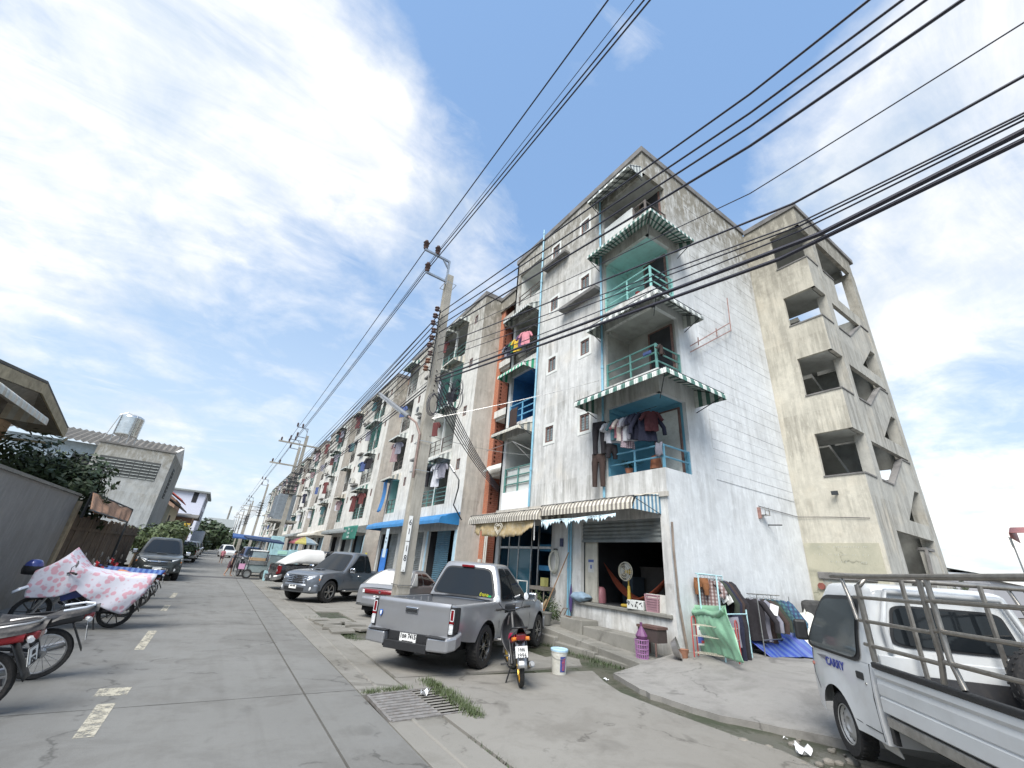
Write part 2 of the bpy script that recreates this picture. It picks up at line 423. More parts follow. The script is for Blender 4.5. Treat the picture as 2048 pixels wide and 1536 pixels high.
G_EARTH = ground_mat('dusty_earth', (0.140, 0.126, 0.101), (0.084, 0.073, 0.056), (0.182, 0.168, 0.140), seed=5)
G_WALK = ground_mat('walkway_concrete', (0.213, 0.208, 0.186), (0.103, 0.099, 0.084), (0.270, 0.262, 0.238), seed=90)

# ------------------------------------------------------------------ ground, road, aprons
mb = MB(); mb.quad((-1400, -600, -.16), (1400, -600, -.16), (1400, 2200, -.16), (-1400, 2200, -.16))
struct(mb.build('ground', G_EARTH))

def polyslab(name, pts, top, th, mt, parent=None, zf=None):
    mb = MB(); n = len(pts)
    zt = [(zf(*p) if zf else top) for p in pts]
    vs = [(p[0], p[1], q) for p, q in zip(pts, zt)]+[(p[0], p[1], q-th) for p, q in zip(pts, zt)]
    mb.add(vs, [tuple(range(n))]+[(i, n+i, n+(i+1) % n, (i+1) % n) for i in range(n)])
    return mb.build(name, mt, parent)

road = struct(thing('road', None, None)); 
ys = [-11.1, -5.1, .9, 6.9, 12.9, 18.9, 24.9, 30.9, 36.9, 42.9, 48.9, 60.9, 72.9, 84.9, 108.9, 150.9, 205]
r2 = random.Random(3)
for i in range(len(ys)-1):
    for a, b in ((-3.5, -.62 if False else 1.52), (1.52, 2.2)):
        g = .012
        dz = r2.uniform(-.004, .004) if i > 3 else 0
        k = 10
        # slightly ragged transverse edges
        p1 = [(a+g+(b-a-2*g)*j/k, ys[i]+g/2+abs(r2.gauss(0, .008))) for j in range(k+1)]
        p2 = [(b-g-(b-a-2*g)*j/k, ys[i+1]-g/2-abs(r2.gauss(0, .008))) for j in range(k+1)]
        polyslab('slab', p1+p2, dz, .15, G_ROAD, road)
gut = struct(thing('gutter', None, None))
gy = [-9, -6, -3, 0, 1.9, 3.8, 5.6, 6.68, 8.4, 11.2, 14, 17, 20, 24, 28, 34, 40, 50, 65, 85, 120, 205]
for i in range(len(gy)-1):
    if abs(gy[i]-5.6) < .01: continue
    y0, y1 = gy[i]+.006, gy[i+1]-.006; dx = lambda y: .0 if y < 7 else min(.35, (y-7)*.035)
    polyslab('slab', [(2.212, y0), (2.86+dx(y0), y0), (2.86+dx(y1), y1), (2.212, y1)], -.006, .15, G_GUT, gut)
    mb = MB(); mb.tube([(2.50+dx(y0)*.6, y0, -.015), (2.50+dx(y1)*.6, y1, -.015)], .028, 8)
    if gy[i] < 25: mb.build('rib', G_GUT, gut)
# apron along the block
edge = [(6.0, -9), (6.0, 0), (6.02, 2.8), (6.13, 3.28), (6.05, 3.71), (6.04, 4.81), (6.10, 5.7), (6.32, 6.25), (6.75, 7.02), (6.9, 7.5), (7.28, 7.98), (7.15, 8.4), (6.6, 8.3), (6.6, 9.2), (7.4, 10.8), (7.98, 12.6), (7.98, 16)]
apron = struct(thing('parking_apron', None, None))
polyslab('slab', [(2.9, -9)]+edge[:2]+[(2.9, .0)], 0, .15, G_APRON, apron)
polyslab('slab', [(2.9, .012)]+[(6.0, .012)]+edge[2:9]+[(2.9, 7.4)], 0.0, .15, G_APRON, apron)
polyslab('slab', [(2.95, 7.415), (6.88, 7.45)]+edge[9:14]+[(2.98, 10.8)], 0.0, .15, G_APRON, apron)
polyslab('slab', [(3.9, 10.815), (7.42, 10.815), (7.98, 12.6), (7.98, 15.6), (3.9, 15.6)], 0.002, .15, G_APRON, apron)
for a, b in ((15.6, 20), (20, 26), (26, 32), (32, 40), (40, 52), (52, 70), (70, 100), (100, 205)):
    polyslab('slab', [(3.22, a+.01), (7.98, a+.01), (7.98, b-.01), (3.22, b-.01)], 0.0, .15, G_APRON, apron)
struct(polyslab('wet_ground', [(5.6, -9), (9, -9), (9, 20), (2.9, 20), (2.9, 7.4), (5.6, 7.4)], -.03, .1, G_MOSS))
# loose paving stones between gutter and parked cars
pv = struct(thing('broken_paving', None, None))
r2 = random.Random(9)
for (a, b) in ((3.02, 12.9), (3.05, 12.3), (3.1, 11.7), (3.65, 12.6), (3.72, 12.0), (3.4, 13.3), (2.98, 13.6)):
    mb = MB(); mb.box(-.26, -.26, 0, .26, .26, .055)
    mb.build('paving_stone', G_GUT, pv, bevel=.008, loc=(a, b, r2.uniform(-.01, .01)), rot=(r2.uniform(-.05, .05), r2.uniform(-.05, .05), r2.uniform(-.3, .3)))
# yard to the right of the building, rising towards its wall
def sm(a): a = max(0., min(1., a)); return a*a*(3-2*a)
yz = lambda x, y: .05+.25*sm((x-6.6)/2.6)
ye = [(6.83, 6.55), (6.5, 5.75), (6.36, 5.34), (6.42, 4.8), (6.46, 4.25), (6.66, 3.98), (6.86, 3.62), (7.0, 3.3), (7.2, 2.6), (7.5, 1.2), (7.8, -2), (8, -9)]
mb = MB(); us = [i/24 for i in range(25)]
rows = []
for k in range(len(ye)-1):
    for j in range(3):
        a = Vector(ye[k]); b = Vector(ye[k+1]); p = a.lerp(b, j/3); rows.append((p.x+r2.gauss(0, .02), p.y))
rows.append(ye[-1])
n = 26
for (ex, ey) in rows:
    yfar = ey+ .0
    for i in range(n+1):
        u = (i/n)**1.6
        xx = ex+(40-ex)*u; yy = ey+(6.72-ey)*0 if False else ey
        mb.v.append((xx, yy, yz(xx, yy)))
for j in range(len(rows)-1):
    for i in range(n):
        a = j*(n+1)+i; mb.f.append((a, a+1, a+n+2, a+n+1)[::-1]); mb.m.append(0)
k0 = len(mb.v)
for (ex, ey) in rows: mb.v.append((ex+.01, ey, -.08))
for j in range(len(rows)-1):
    mb.f.append((j*(n+1), (j+1)*(n+1), k0+j+1, k0+j)); mb.m.append(0)
# strip between y=6.55 and the wall
mb2 = [(6.83, 6.55), (7.4, 6.62), (7.95, 6.66), (9, 6.72), (16, 6.72), (40, 6.72)]
for i in range(len(mb2)-1):
    a, b = mb2[i], mb2[i+1]; q = [(a[0], 6.55), (b[0], 6.55), b, a]
    mb.add([(p[0], p[1], yz(*p)) for p in q], [(0, 1, 2, 3)])
struct(mb.build('yard', G_RIGHT))

# raised walkway in front of the shops
wk = struct(thing('walkway', None, None))
wy = [6.66, 8.0, 9.4, 10.8, 12.4, 14.75, 18, 24, 30, 40, 60, 90, 150]
wz = lambda y: .16+.26*sm((y-6.6)/5.5)
for i in range(len(wy)-1):
    a, b = wy[i]+.006, wy[i+1]-.006; mb = MB()
    xa = 7.86 if i else 7.7
    vs = [(xa, a, wz(a)), (9.3, a, wz(a)), (9.3, b, wz(b)), (7.86, b, wz(b))]
    mb.slab(vs, (0, 0, -.5)); mb.build('slab', G_WALK, wk, bevel=.015)
for i in range(4):   # lower course, a finger proud
    a, b = wy[i]+.01, wy[i+1]-.01; mb = MB(); mb.box(7.74, a, -.1, 7.95, b, wz(a)-.10); mb.build('kerb_block', G_WALK, wk, bevel=.02)
mb = MB()
mb.box(8.42, 7.25, .15, 8.97, 9.1, .48); mb.build('step', G_WALK, wk, bevel=.02)
mb = MB(); mb.box(8.38, 9.12, .15, 8.97, 9.95, .60); mb.build('step', G_WALK, wk, bevel=.02)

# painted centre dashes (worn)
def paint_mat():
    m = bpy.data.materials.new('worn_road_paint'); m.use_nodes = True; t = NT(m.node_tree); b = t.n['Principled BSDF']
    p = t.pos(); n = t.noise(p, 9, 7, .72); n2 = t.noise(p, 60, 3, .6)
    f = t.math('ADD', t.math('MULTIPLY', n, .75), t.math('MULTIPLY', n2, .25))
    t.put(b.inputs['Base Color'], (.50, .47, .38)); b.inputs['Roughness'].default_value = .85
    t.put(b.inputs['Alpha'], t.ramp(f, .60, .46, 0., .85)); return m
PAINT = paint_mat()
for (p, q, wd) in (((160, 1477), (216, 1408), .15), ((212, 1393), (238, 1376), .30), ((276, 1300), (306, 1262), .13), ((326, 1222), (336, 1210), .13), ((343, 1196), (352, 1186), .13)):
    a, b = oz(*p), oz(*q); mb = MB(); x0 = (a.x+b.x)/2
    mb.quad((x0-wd/2, a.y, .004), (x0+wd/2, a.y, .004), (x0+wd/2+.01, b.y, .004), (x0-wd/2, b.y, .004))
    tag(struct(mb.build('road_marking', PAINT)))
mb = MB(); mb.box(-3.5, 29.7, .0, 2.7, 30.6, .012)
struct(mb.build('asphalt_patch', mat('asphalt_patch', (.075, .075, .078), .9, world=True, bump=.004)))

# drain grate
gr = thing('drain_grate', 'rusty grey steel drain grate with parallel bars set in the gutter', 'grate')
GRM = mat('grate_metal', (.27, .26, .25), .6, .4, var=.3, scale=6, dirt=.6, dirtcol=(.15, .11, .08), bump=.002, world=True)
mb = MB(); mb.box(2.24, 5.58, -.4, 3.30, 6.74, -.34); mb.build('pit', mat('pit_dark', (.02, .02, .018), .95), gr)
for a, b in (((2.24, 5.58), (3.22, 5.63)), ((2.27, 6.62), (3.34, 6.74)), ((2.24, 5.58), (2.27, 6.62)), ((3.22, 5.63), (3.34, 6.74))):
    mb = MB(); mb.tube([(a[0], a[1], -.01), (b[0], b[1], -.01)], .026, 4); mb.build('frame_bar', GRM, gr)
for i in range(10):
    f = (i+.5)/10; a = Vector((2.25, 5.59, 0)).lerp(Vector((2.28, 6.61, 0)), f); b = Vector((3.21, 5.64, 0)).lerp(Vector((3.33, 6.73, 0)), f)
    mb = MB(); d = (b-a); nrm = Vector((-d.y, d.x, 0)).normalized()*.031
    mb.slab([a+nrm-Vector((0, 0, .0)), a-nrm, b-nrm, b+nrm], (0, 0, -.05)); mb.build('grate_bar', GRM, gr, bevel=.008)
# ------------------------------------------------------------------ building parts
FL = 2.86
GRN = mat('awning_green', (.07, .17, .14), .5, var=.25, scale=4, dirt=.25); GRNB = mat('awning_bright_green', (.03, .30, .16), .5, var=.2, scale=4)
AWH = mat('awning_white', (.60, .63, .60), .5, var=.2, scale=4, dirt=.3, dirtcol=(.25, .23, .18)); AGR = mat('awning_grey', (.22, .24, .235), .55, var=.25, scale=4, dirt=.3)
ACR = mat('awning_cream', (.60, .57, .49), .5, var=.2, scale=3, dirt=.4, dirtcol=(.26, .2, .13)); ABL = mat('awning_blue', (.035, .20, .45), .42, var=.15, scale=2); ABR = mat('awning_brown_gap', (.19, .17, .15), .6)
ALB = mat('awning_stripe_blue', (.10, .22, .32), .5, var=.2)
WOODF = mat('window_frame_wood', (.17, .10, .085), .7, var=.3, scale=9)
PANE = mat('window_pane', (.16, .20, .21), .15, var=.25, scale=3, spec=.8)
PVCB = mat('pipe_blue', (.20, .42, .55), .45, var=.15, scale=3, dirt=.25)
RAILB = mat('rail_blue', (.10, .26, .36), .5, var=.2); RAILG = mat('rail_green', (.11, .26, .235), .5, var=.2); RAILT = mat('rail_teal', (.25, .52, .48), .5, var=.2); RAILR = mat('rail_rust', (.13, .11, .10), .7, var=.3)
INB = mat('inner_blue', (.14, .36, .48), .85, var=.15, scale=1.5); INT = mat('inner_teal', (.34, .58, .55), .85, var=.15, scale=1.5, dirt=.15); IND = mat('inner_deep_blue', (.03, .15, .34), .8, var=.2); ING = mat('inner_grey', (.36, .37, .35), .85, var=.2, scale=1.5, dirt=.3); INW = INNER
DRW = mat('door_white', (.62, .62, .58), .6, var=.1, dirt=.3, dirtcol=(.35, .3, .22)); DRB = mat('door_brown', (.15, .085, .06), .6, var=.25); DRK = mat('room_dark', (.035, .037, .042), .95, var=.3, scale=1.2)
SHUT = mat('shutter_grey', (.20, .22, .22), .5, .3, var=.2, scale=2, dirt=.4); SHUTB = mat('shutter_blue', (.07, .16, .22), .5, .2, var=.2, scale=2, dirt=.3); TILEB = mat('panel_deep_blue', (.04, .22, .42), .5, var=.15)

def awning(parent, path, normals, zt, depth, drop, lip, pitch, mats, curve=.12, rib=.010, ends=(1, 1), endw=.12, name='awning', div=4, frame=True, edge_jag=0.):
    """corrugated sheet canopy: path = wall points, normals = outward directions at these points (mitred at corners)"""
    P = [Vector((p[0], p[1], 0)) for p in path]; Nn = [Vector((n[0], n[1], 0)) for n in normals]
    prof = [(0, 0.), (depth*.5, -drop*.5), (depth-curve, -drop), (depth-curve*.55, -drop-.015), (depth-curve*.22, -drop-lip*.22), (depth, -drop-lip*.55), (depth+.004, -drop-lip)] if curve > .03 else [(0, 0.), (depth*.5, -drop*.5), (depth, -drop), (depth+.003, -drop-lip)]
    S = [0]; 
    for a, b in zip(P, P[1:]): S.append(S[-1]+(b-a).length)
    tot = S[-1]; n = max(2, int(tot/pitch*div)); mb = MB(); cols = []
    # columns: every corner of the path gets one of its own
    ss = sorted(set([round(tot*i/n, 5) for i in range(n+1)]+[round(v, 5) for v in S]))
    for s in ss:
        k = 0
        while k < len(S)-2 and s > S[k+1]+1e-6: k += 1
        f = 0 if S[k+1] == S[k] else (s-S[k])/(S[k+1]-S[k])
        p = P[k].lerp(P[k+1], f); nn = Nn[k].lerp(Nn[k+1], f)
        # the wall-line point shifts outwards by the (interpolated, mitred) normal
        wob = rib*sin(2*pi*s/pitch*(2 if len(mats) > 1 else 1))
        for j, (d, z) in enumerate(prof):
            jg = edge_jag*(.5+.5*sin(2*pi*s/pitch*2))*(j == len(prof)-1)
            q = p+nn*(d+(wob*.6 if j > len(prof)-3 else 0)); cols.append((q.x, q.y, zt+z+wob*(1 if j < len(prof)-2 else .3)-jg))
    m = len(prof); mb.v = cols
    for i in range(len(ss)-1):
        mid = (ss[i]+ss[i+1])/2; mi = int(mid/pitch) % len(mats)
        for j in range(m-1):
            mb.f.append((i*m+j, i*m+j+1, (i+1)*m+j+1, (i+1)*m+j)); mb.m.append(mi)
    # end cheeks, striped the same way
    for e, idx in ((0, 0), (1, len(P)-1)):
        if not ends[e]: continue
        p = P[idx]; nn = Nn[idx]; zb = zt-drop-lip
        k = max(2, int(depth/endw)); 
        for i in range(k):
            a, b = depth*i/k, depth*(i+1)/k
            def top(d):
                for (d0, z0), (d1, z1) in zip(prof, prof[1:]):
                    if d0 <= d <= d1+1e-6: return zt+z0+(z1-z0)*((d-d0)/max(1e-6, d1-d0))
                return zt-drop-lip
            low = lambda d: zb
            vs = [(p+nn*a)[:2]+(low(a),), (p+nn*b)[:2]+(low(b),), (p+nn*b)[:2]+(top(b),), (p+nn*a)[:2]+(top(a),)]
            mb.add([Vector((v[0], v[1], v[2])) for v in vs], [(0, 1, 2, 3)], i % len(mats))
    o = mb.build(name, mats, parent, solid=.006)
    if frame:
        fb = MB()
        for idx in range(len(P)):
            p = P[idx]; nn = Nn[idx]
            fb.tube([p+Vector((0, 0, zt-drop-.35))+nn*.02, p+nn*(depth-.06)+Vector((0, 0, zt-drop-.06))], .014, 4)
            fb.tube([p+nn*.02+Vector((0, 0, zt-.05)), p+nn*(depth-.06)+Vector((0, 0, zt-drop-.04))], .014, 4)
        for fr in (.5, .93):
            fb.tube([p+nn*(depth*fr)+Vector((0, 0, zt-drop*fr-.035)) for p, nn in zip(P, Nn)], .013, 4)
        for (a, na), (b, nb) in zip(zip(P, Nn), zip(P[1:], Nn[1:])):
            kk = max(1, int((b-a).length/.9))
            for i in range(1, kk+1):
                q = a.lerp(b, i/(kk+1)); qn = na.lerp(nb, i/(kk+1))
                fb.tube([q+qn*.02+Vector((0, 0, zt-.05)), q+qn*(depth-.06)+Vector((0, 0, zt-drop-.04))], .011, 4)
        fb.build('awning_frame', DARKM, o)
    return o

WINM = {}
def window(parent, x, y, z, w=.46, h=.60, face='-X', surround=True, hop=False, mt=None):
    key = (w, h, surround, hop)
    if key not in WINM:
        a, b = w/2, h/2; fb = MB()
        if surround:
            for q in ((-a-.10, -b-.10, a+.10, -b-.0), (-a-.10, b, a+.10, b+.10), (-a-.10, -b, -a, b), (a, -b, a+.10, b)): fb.box(q[0], -.012, q[1], q[2], .01, q[3], 1)
        for q in ((-a, -b, a, -b+.05), (-a, b-.05, a, b), (-a, -b+.05, -a+.05, b-.05), (a-.05, -b+.05, a, b-.05), (-.015, -b+.05, .015, b-.05)): fb.box(q[0], .015, q[1], q[2], .075, q[3], 0)
        pb = MB(); pb.box(-a+.05, .05, -b+.05, a-.05, .06, b-.05)
        for i in range(5): 
            zz = -b+.08+(h-.16)*i/5; pb.add([(-a+.05, .035, zz), (a-.05, .035, zz), (a-.05, .05, zz+.09), (-a+.05, .05, zz+.09)], [(0, 1, 2, 3)])
        WINM[key] = (fb.mesh('window_frame', [WOODF, mt or INNER]), pb.mesh('pane', PANE))
    f, p = WINM[key]
    o = bpy.data.objects.new('window', f); COL.objects.link(o); o.parent = parent
    o.location = (x, y, z); o.rotation_euler = (0, 0, {'-X': -pi/2, '-Y': 0}[face])
    q = bpy.data.objects.new('pane', p); COL.objects.link(q); q.parent = o
    return o

def railing(parent, pts, z0, h, mt, rails=3, posts=True, r=.026, name='railing', inset=0):
    mb = MB(); P = [Vector((p[0], p[1], z0)) for p in pts]
    for i in range(rails):
        zz = Vector((0, 0, h*(i+1)/rails)); mb.tube([p+zz for p in P], r, 6)
    if posts:
        for i, p in enumerate(P):
            mb.box(p.x-.028, p.y-.028, z0, p.x+.028, p.y+.028, z0+h+.02)
        for a, b in zip(P, P[1:]):
            L = (b-a).length
            if L > 1.5: c = (a+b)/2; mb.box(c.x-.022, c.y-.022, z0, c.x+.022, c.y+.022, z0+h)
    return mb.build(name, mt, parent)

def lining(parent, x0, x1, y0, y1, z0, z1, mt, door=None, open_end=False, dark=None, name='balcony_lining'):
    """inside of a recessed balcony behind the wall sheet"""
    e = .004; mb = MB(); X0 = x0+.121
    if not open_end: mb.quad((X0, y0-e, z0), (x1, y0-e, z0), (x1, y0-e, z1), (X0, y0-e, z1))
    mb.quad((X0, y1+e, z0), (X0, y1+e, z1), (x1, y1+e, z1), (x1, y1+e, z0))
    mb.quad((x1, y0-e, z0), (x1, y1+e, z0), (x1, y1+e, z1), (x1, y0-e, z1))
    mb.quad((X0, y0-e, z0), (X0, y1+e, z0), (x1, y1+e, z0), (x1, y0-e, z0)); mb.quad((X0, y0-e, z1), (x1, y0-e, z1), (x1, y1+e, z1), (X0, y1+e, z1))
    mb.box(X0, y0, z1-.18, x1, y0+.12, z1-.002) if not open_end else mb.box(X0, y1-.12, z1-.14, x1, y1, z1-.002)
    o = mb.build(name, mt, parent)
    if door:
        db = MB(); a, b, zb, zt, dm = door
        db.box(x1-.05, a, zb, x1-.01, b, zt); db.box(x1-.06, a-.06, zb, x1-.012, a-.002, zt+.05, 1); db.box(x1-.06, b+.002, zb, x1-.012, b+.06, zt+.05, 1); db.box(x1-.06, a, zt+.002, x1-.012, b, zt+.05, 1)
        db.build('door', [dm, WOODF], parent)
    return o

def pipe(parent, x, y, z0, z1, mt=None, r=.04, name='drain_pipe'):
    mb = MB(); mb.tube([(x, y, z0), (x, y, z1)], r, 8)
    z = z0+1.3
    while z < z1: mb.tube([(x, y, z), (x, y, z+.09)], r*1.35, 8); z += 2.86
    return mb.build(name, mt or PVCB, parent, smooth=40)

def shutter(parent, x, y0, y1, z0, z1, mt, name='roller_shutter'):
    mb = MB(); n = max(2, int((z1-z0)/.085))
    def f(u, v):
        k = v*n; fr = k-int(k)
        return (x+(.012 if int(k*2) % 2 else -.012), y0+(y1-y0)*u, z0+(z1-z0)*v)
    mb.grid(f, 1, n*2); mb.box(x-.03, y0, z0-.07, x+.03, y1, z0)
    return mb.build(name, mt, parent)

# ------------------------------------------------------------------ corner building
B1 = thing('apartment_building', 'white five storey corner apartment building with stained end wall and striped balcony awnings', 'apartment building')
Y0, Y1 = 6.7, 14.75; TOP = 16.12
LV = [(4.35+FL*k, 6.52+FL*k) for k in range(4)]
op = []
for k, (a, b) in enumerate(LV):
    op.append((0, 2.0, a+(.0 if k < 3 else .28), b-.05)); op.append((12.55-Y0, 14.45-Y0, a+(.05 if k < 3 else .45), b+.15))
    for yc in (9.7, 11.57): op.append((yc-Y0-.23, yc-Y0+.23, 6.27+FL*k-.30, 6.27+FL*k+.30))
op += [(.25, 3.12, 1.0, 3.12), (4.5, 7.7, .55, 3.10)]
mb = MB(); wall((9, Y0, .0), (0, 1, 0), Y1-Y0, 0., TOP, (.12, 0, 0), op, mb); mb.build('front_wall', WHITE, B1)
mb = MB(); wall((9.001, Y0-.004, 0), (1, 0, 0), 6.70, 0., TOP, (0, .12, 0), [(0, 1.15, a+(.0 if k < 3 else .28), b-.05) for k, (a, b) in enumerate(LV)], mb)
mb.build('end_wall', SIDEW, B1)
mb = MB(); mb.box(9.0, Y1-.12, 0, 12.4, Y1-.001, TOP); mb.box(9.13, Y0+.13, TOP-.2, 15.6, Y1-.13, TOP-.05); mb.box(14, 6.83, 0, 14.1, Y1, TOP-.1)
mb.build('back_structure', GREY, B1)
# parapet coping
mb = MB(); mb.box(8.94, Y0-.06, TOP, 9.2, Y1+.05, TOP+.27); mb.box(9.2, Y0-.06, TOP, 15.76, Y0+.2, TOP+.27)
mb.build('parapet_coping', COPING, B1, bevel=.012)
mb = MB(); mb.box(8.945, Y0-.055, 3.62, 8.999, Y1, 3.74); mb.build('ledge_band', GREY, B1)
# ribbed concrete panels on the end wall
pm = []
for (a, b) in ((11.25, 13.02), (13.035, 15.66)):
    c = MB(); c.box(0, -.020, 0, b-a, 0, .291); pm.append((a, c.mesh('panel', SIDEW)))
z = 4.42; r3 = random.Random(5)
while z < 15.3:
    for a, me in pm:
        o = bpy.data.objects.new('panel', me); COL.objects.link(o); o.parent = B1; o.location = (a, Y0-.002+r3.uniform(0, .006), z); o.rotation_euler = (0, r3.uniform(-.0008, .0008), 0)
    z += .300
inner = [INB, ING, INT, ING]; railm = [RAILB, RAILG, RAILT, RAILR]
for k, (a, b) in enumerate(LV):
    if k == 3: a += .28
    mb = MB()
    lining(B1, 9, 10.15, Y0+.12, 8.70, a, b-.02, inner[k], door=(6.95, 7.75, a-.0, a+1.95, DRW if k in (0,) else DRK), open_end=True)
    # slab edges at the open corner
    if k < 3: railing(B1, [(9.05, 8.66), (9.05, Y0+.05), (10.12, Y0+.05)], a, .62 if k == 0 else .80, railm[k], rails=3 if k else 2)
mb = MB(); mb.box(9.03, 7.3, LV[3][0]+.28, 9.08, 8.66, LV[3][0]+.95); mb.build('balcony_screen', INNER, B1)
railing(B1, [(9.05, 7.25), (9.05, Y0+.05), (10.12, Y0+.05)], LV[3][0]+.28, .55, RAILR, rails=2)
# second bay
in2 = [INW, IND, ING, INW]
for k, (a, b) in enumerate(LV):
    a2 = a+(.05 if k < 3 else .45)
    lining(B1, 9, 10.6, 12.55, 14.45, a2, b+.15, in2[k], door=(13.3, 14.1, a2, a2+1.9, DRK))
railing(B1, [(9.05, 14.42), (9.05, 12.58)], LV[0][0]+.05, .95, RAILG, rails=3); railing(B1, [(9.04, 14.42), (9.04, 12.58)], LV[1][0]+.05, .85, mat('rail_bright_blue', (.16, .42, .62), .5), rails=3)
railing(B1, [(9.05, 14.42), (9.05, 12.58)], LV[2][0]+.05, .8, RAILR, rails=3); railing(B1, [(9.05, 14.42), (9.05, 12.58)], LV[3][0]+.45, .55, RAILR, rails=2)
mb = MB(); mb.box(9.10, 12.62, LV[0][0]+.05, 9.13, 14.35, LV[0][0]+1.05); mb.build('balcony_screen', INNER, B1, bevel=.01)
mb = MB(); mb.box(8.97, 12.58, 3.72, 8.998, 14.43, LV[0][0]+.05); mb.build('white_parapet', mat('fresh_white', (.78, .80, .82), .8, var=.06, scale=1, world=True), B1)
for k in range(4):
    for yc in (9.7, 11.57): window(B1, 9.0, yc, 6.27+FL*k)
mb = MB(); mb.box(8.68, 10.62, 14.0, 8.999, 12.2, 14.14); mb.build('sun_ledge', COPING, B1, bevel=.02)
mb = MB(); mb.box(8.66, 8.85, 11.08, 8.999, 10.85, 11.24); mb.build('sun_ledge', COPING, B1, bevel=.02)
pipe(B1, 8.93, 12.50, 3.75, 16.75); pipe(B1, 8.93, 8.79, 3.75, 16.0); pipe(B1, 8.93, 10.2, .45, 3.2, r=.03); pipe(B1, 8.93, 10.3, .45, 3.2, r=.03)
# awnings: corner ones wrap both faces
nL, nC, nR = (-1, 0), (-1, -1), (0, -1)
awning(B1, [(9, 9.12), (9, 6.7), (10.62, 6.7)], [nL, nC, nR], 7.02, .98, .42, .20, .105, [AWH, GRN], curve=.20, rib=.012, edge_jag=.02)
awning(B1, [(9, 8.86), (9, 6.7), (10.45, 6.7)], [nL, nC, nR], 9.62, .70, .34, .22, .095, [AWH, AGR], curve=.20, rib=.012)
awning(B1, [(9, 8.86), (9, 6.7), (10.5, 6.7)], [nL, nC, nR], 12.62, .70, .34, .10, .07, [AWH, GRN], curve=.02, rib=.012)
awning(B1, [(9, 8.80), (9, 6.74)], [nL, nL], 15.42, .72, .42, .14, .15, [AWH, AGR], curve=.05, rib=.012, endw=.08)
awning(B1, [(9, 14.62), (9, 12.62)], [nL, nL], 12.72, .62, .36, .14, .08, [AWH, AGR], curve=.05)
awning(B1, [(9, 14.62), (9, 12.62)], [nL, nL], 9.84, .66, .36, .18, .12, [AWH, GRNB], curve=.10)
awning(B1, [(9, 14.62), (9, 12.62)], [nL, nL], 7.02, .70, .25, .18, .055, [ACR, AGR], curve=.18)
# shop canopies
awning(B1, [(9, 10.55), (9, 6.92)], [nL, nL], 3.70, 1.05, .16, .34, .072, [ACR, ABR], curve=.26, ends=(1, 0), rib=.008)
awning(B1, [(9, 14.95), (9, 10.5)], [nL, nL], 3.66, 1.12, .22, .34, .072, [ACR, ABR], curve=.26, ends=(1, 1), rib=.008)
mb = MB(); k = 15
for i in range(k):
    a, b = i/k, (i+1)/k; xa, xb = 9-1.05*a, 9-1.05*b
    tp = lambda d: 3.70-.16*min(1, d/.75)-(.34*max(0, (d-.80)/.25)**2)
    mb.add([(xa, 6.915, 3.20), (xb, 6.915, 3.20-.0), (xb, 6.915, tp(1.05*b)), (xa, 6.915, tp(1.05*a))], [(0, 1, 2, 3)], i % 2)
mb.build('awning_cheek', [ALB, AWH], B1, solid=.006)
# shop 1: open shutter, dim room
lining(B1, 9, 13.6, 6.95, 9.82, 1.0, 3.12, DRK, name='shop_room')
shutter(B1, 9.07, 6.95, 9.82, 2.62, 3.12, SHUT)
mb = MB(); mb.box(9.15, 9.32, 1.0, 9.2, 9.80, 2.6); mb.build('shop_jamb', CREAM, B1)
mb = MB(); mb.box(8.92, 6.78, .92, 9.12, 9.98, 1.0); mb.build('shop_sill', G_WALK, B1, bevel=.015)
mb = MB(); mb.box(9.04, 6.96, 1.0, 9.08, 7.55, 1.38); mb.build('low_panel', DRW, B1)
# shop 2: glazed front, blue inside
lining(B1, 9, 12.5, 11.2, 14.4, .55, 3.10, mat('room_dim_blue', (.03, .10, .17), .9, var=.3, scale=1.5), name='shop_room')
mb = MB()
for yy in (11.24, 11.95, 12.35, 13.12, 13.75, 14.36): mb.box(9.03, yy-.025, .55, 9.08, yy+.025, 3.1)
mb.box(9.03, 11.2, 2.35, 9.08, 14.4, 2.42)
mb.build('shop_frame', STEEL, B1)
mb = MB(); mb.box(9.05, 12.37, .56, 9.06, 13.10, 2.34); mb.box(9.05, 13.15, .56, 9.06, 13.73, 2.34); mb.build('shop_glass', mat('shop_pane', (.03, .11, .15), .08, spec=.8, var=0), B1)
mb = MB(); mb.box(9.2, 11.4, 1.7, 9.9, 12.2, 1.85); mb.box(9.2, 11.4, 2.3, 9.9, 12.2, 2.5); mb.build('shelf', TILEB, B1)
# wall fittings of the end wall
RUST = mat('rusty_red_tube', (.26, .15, .13), .75, var=.3, scale=10)
mb = MB()
Q = lambda px, py, y=6.52: oy(px, py, y)
for a, b in (((1381, 692), (1459, 646)), ((1381, 704), (1462, 661)), ((1432, 657), (1434, 672)), ((1396, 675), (1397, 690)), ((1462, 661), (1455, 604)), ((1455, 604), (1454, 596))): mb.tube([Q(*a), Q(*b)], .018, 6)
mb.tube([Q(1434, 665), Q(1434, 665, 6.7)], .015, 5); mb.tube([Q(1462, 661), Q(1462, 661, 6.7)], .015, 5)
mb.build('drying_bracket', RUST, B1)
mb = MB(); a = oy(1516, 1022, 6.7)
mb.box(a.x-.05, 6.62, a.z-.22, a.x+.02, 6.70, a.z+.10); mb.box(a.x+.03, 6.5, a.z-.12, a.x+.28, 6.69, a.z-.10, 1); mb.box(a.x+.03, 6.49, a.z+.0, a.x+.28, 6.50, a.z+.02, 1); mb.box(a.x+.03, 6.5, a.z-.12, a.x+.05, 6.52, a.z+.12, 1); mb.box(a.x+.26, 6.5, a.z-.12, a.x+.28, 6.52, a.z+.12, 1)
mb.build('wall_bracket', [RUST, STEEL], B1)
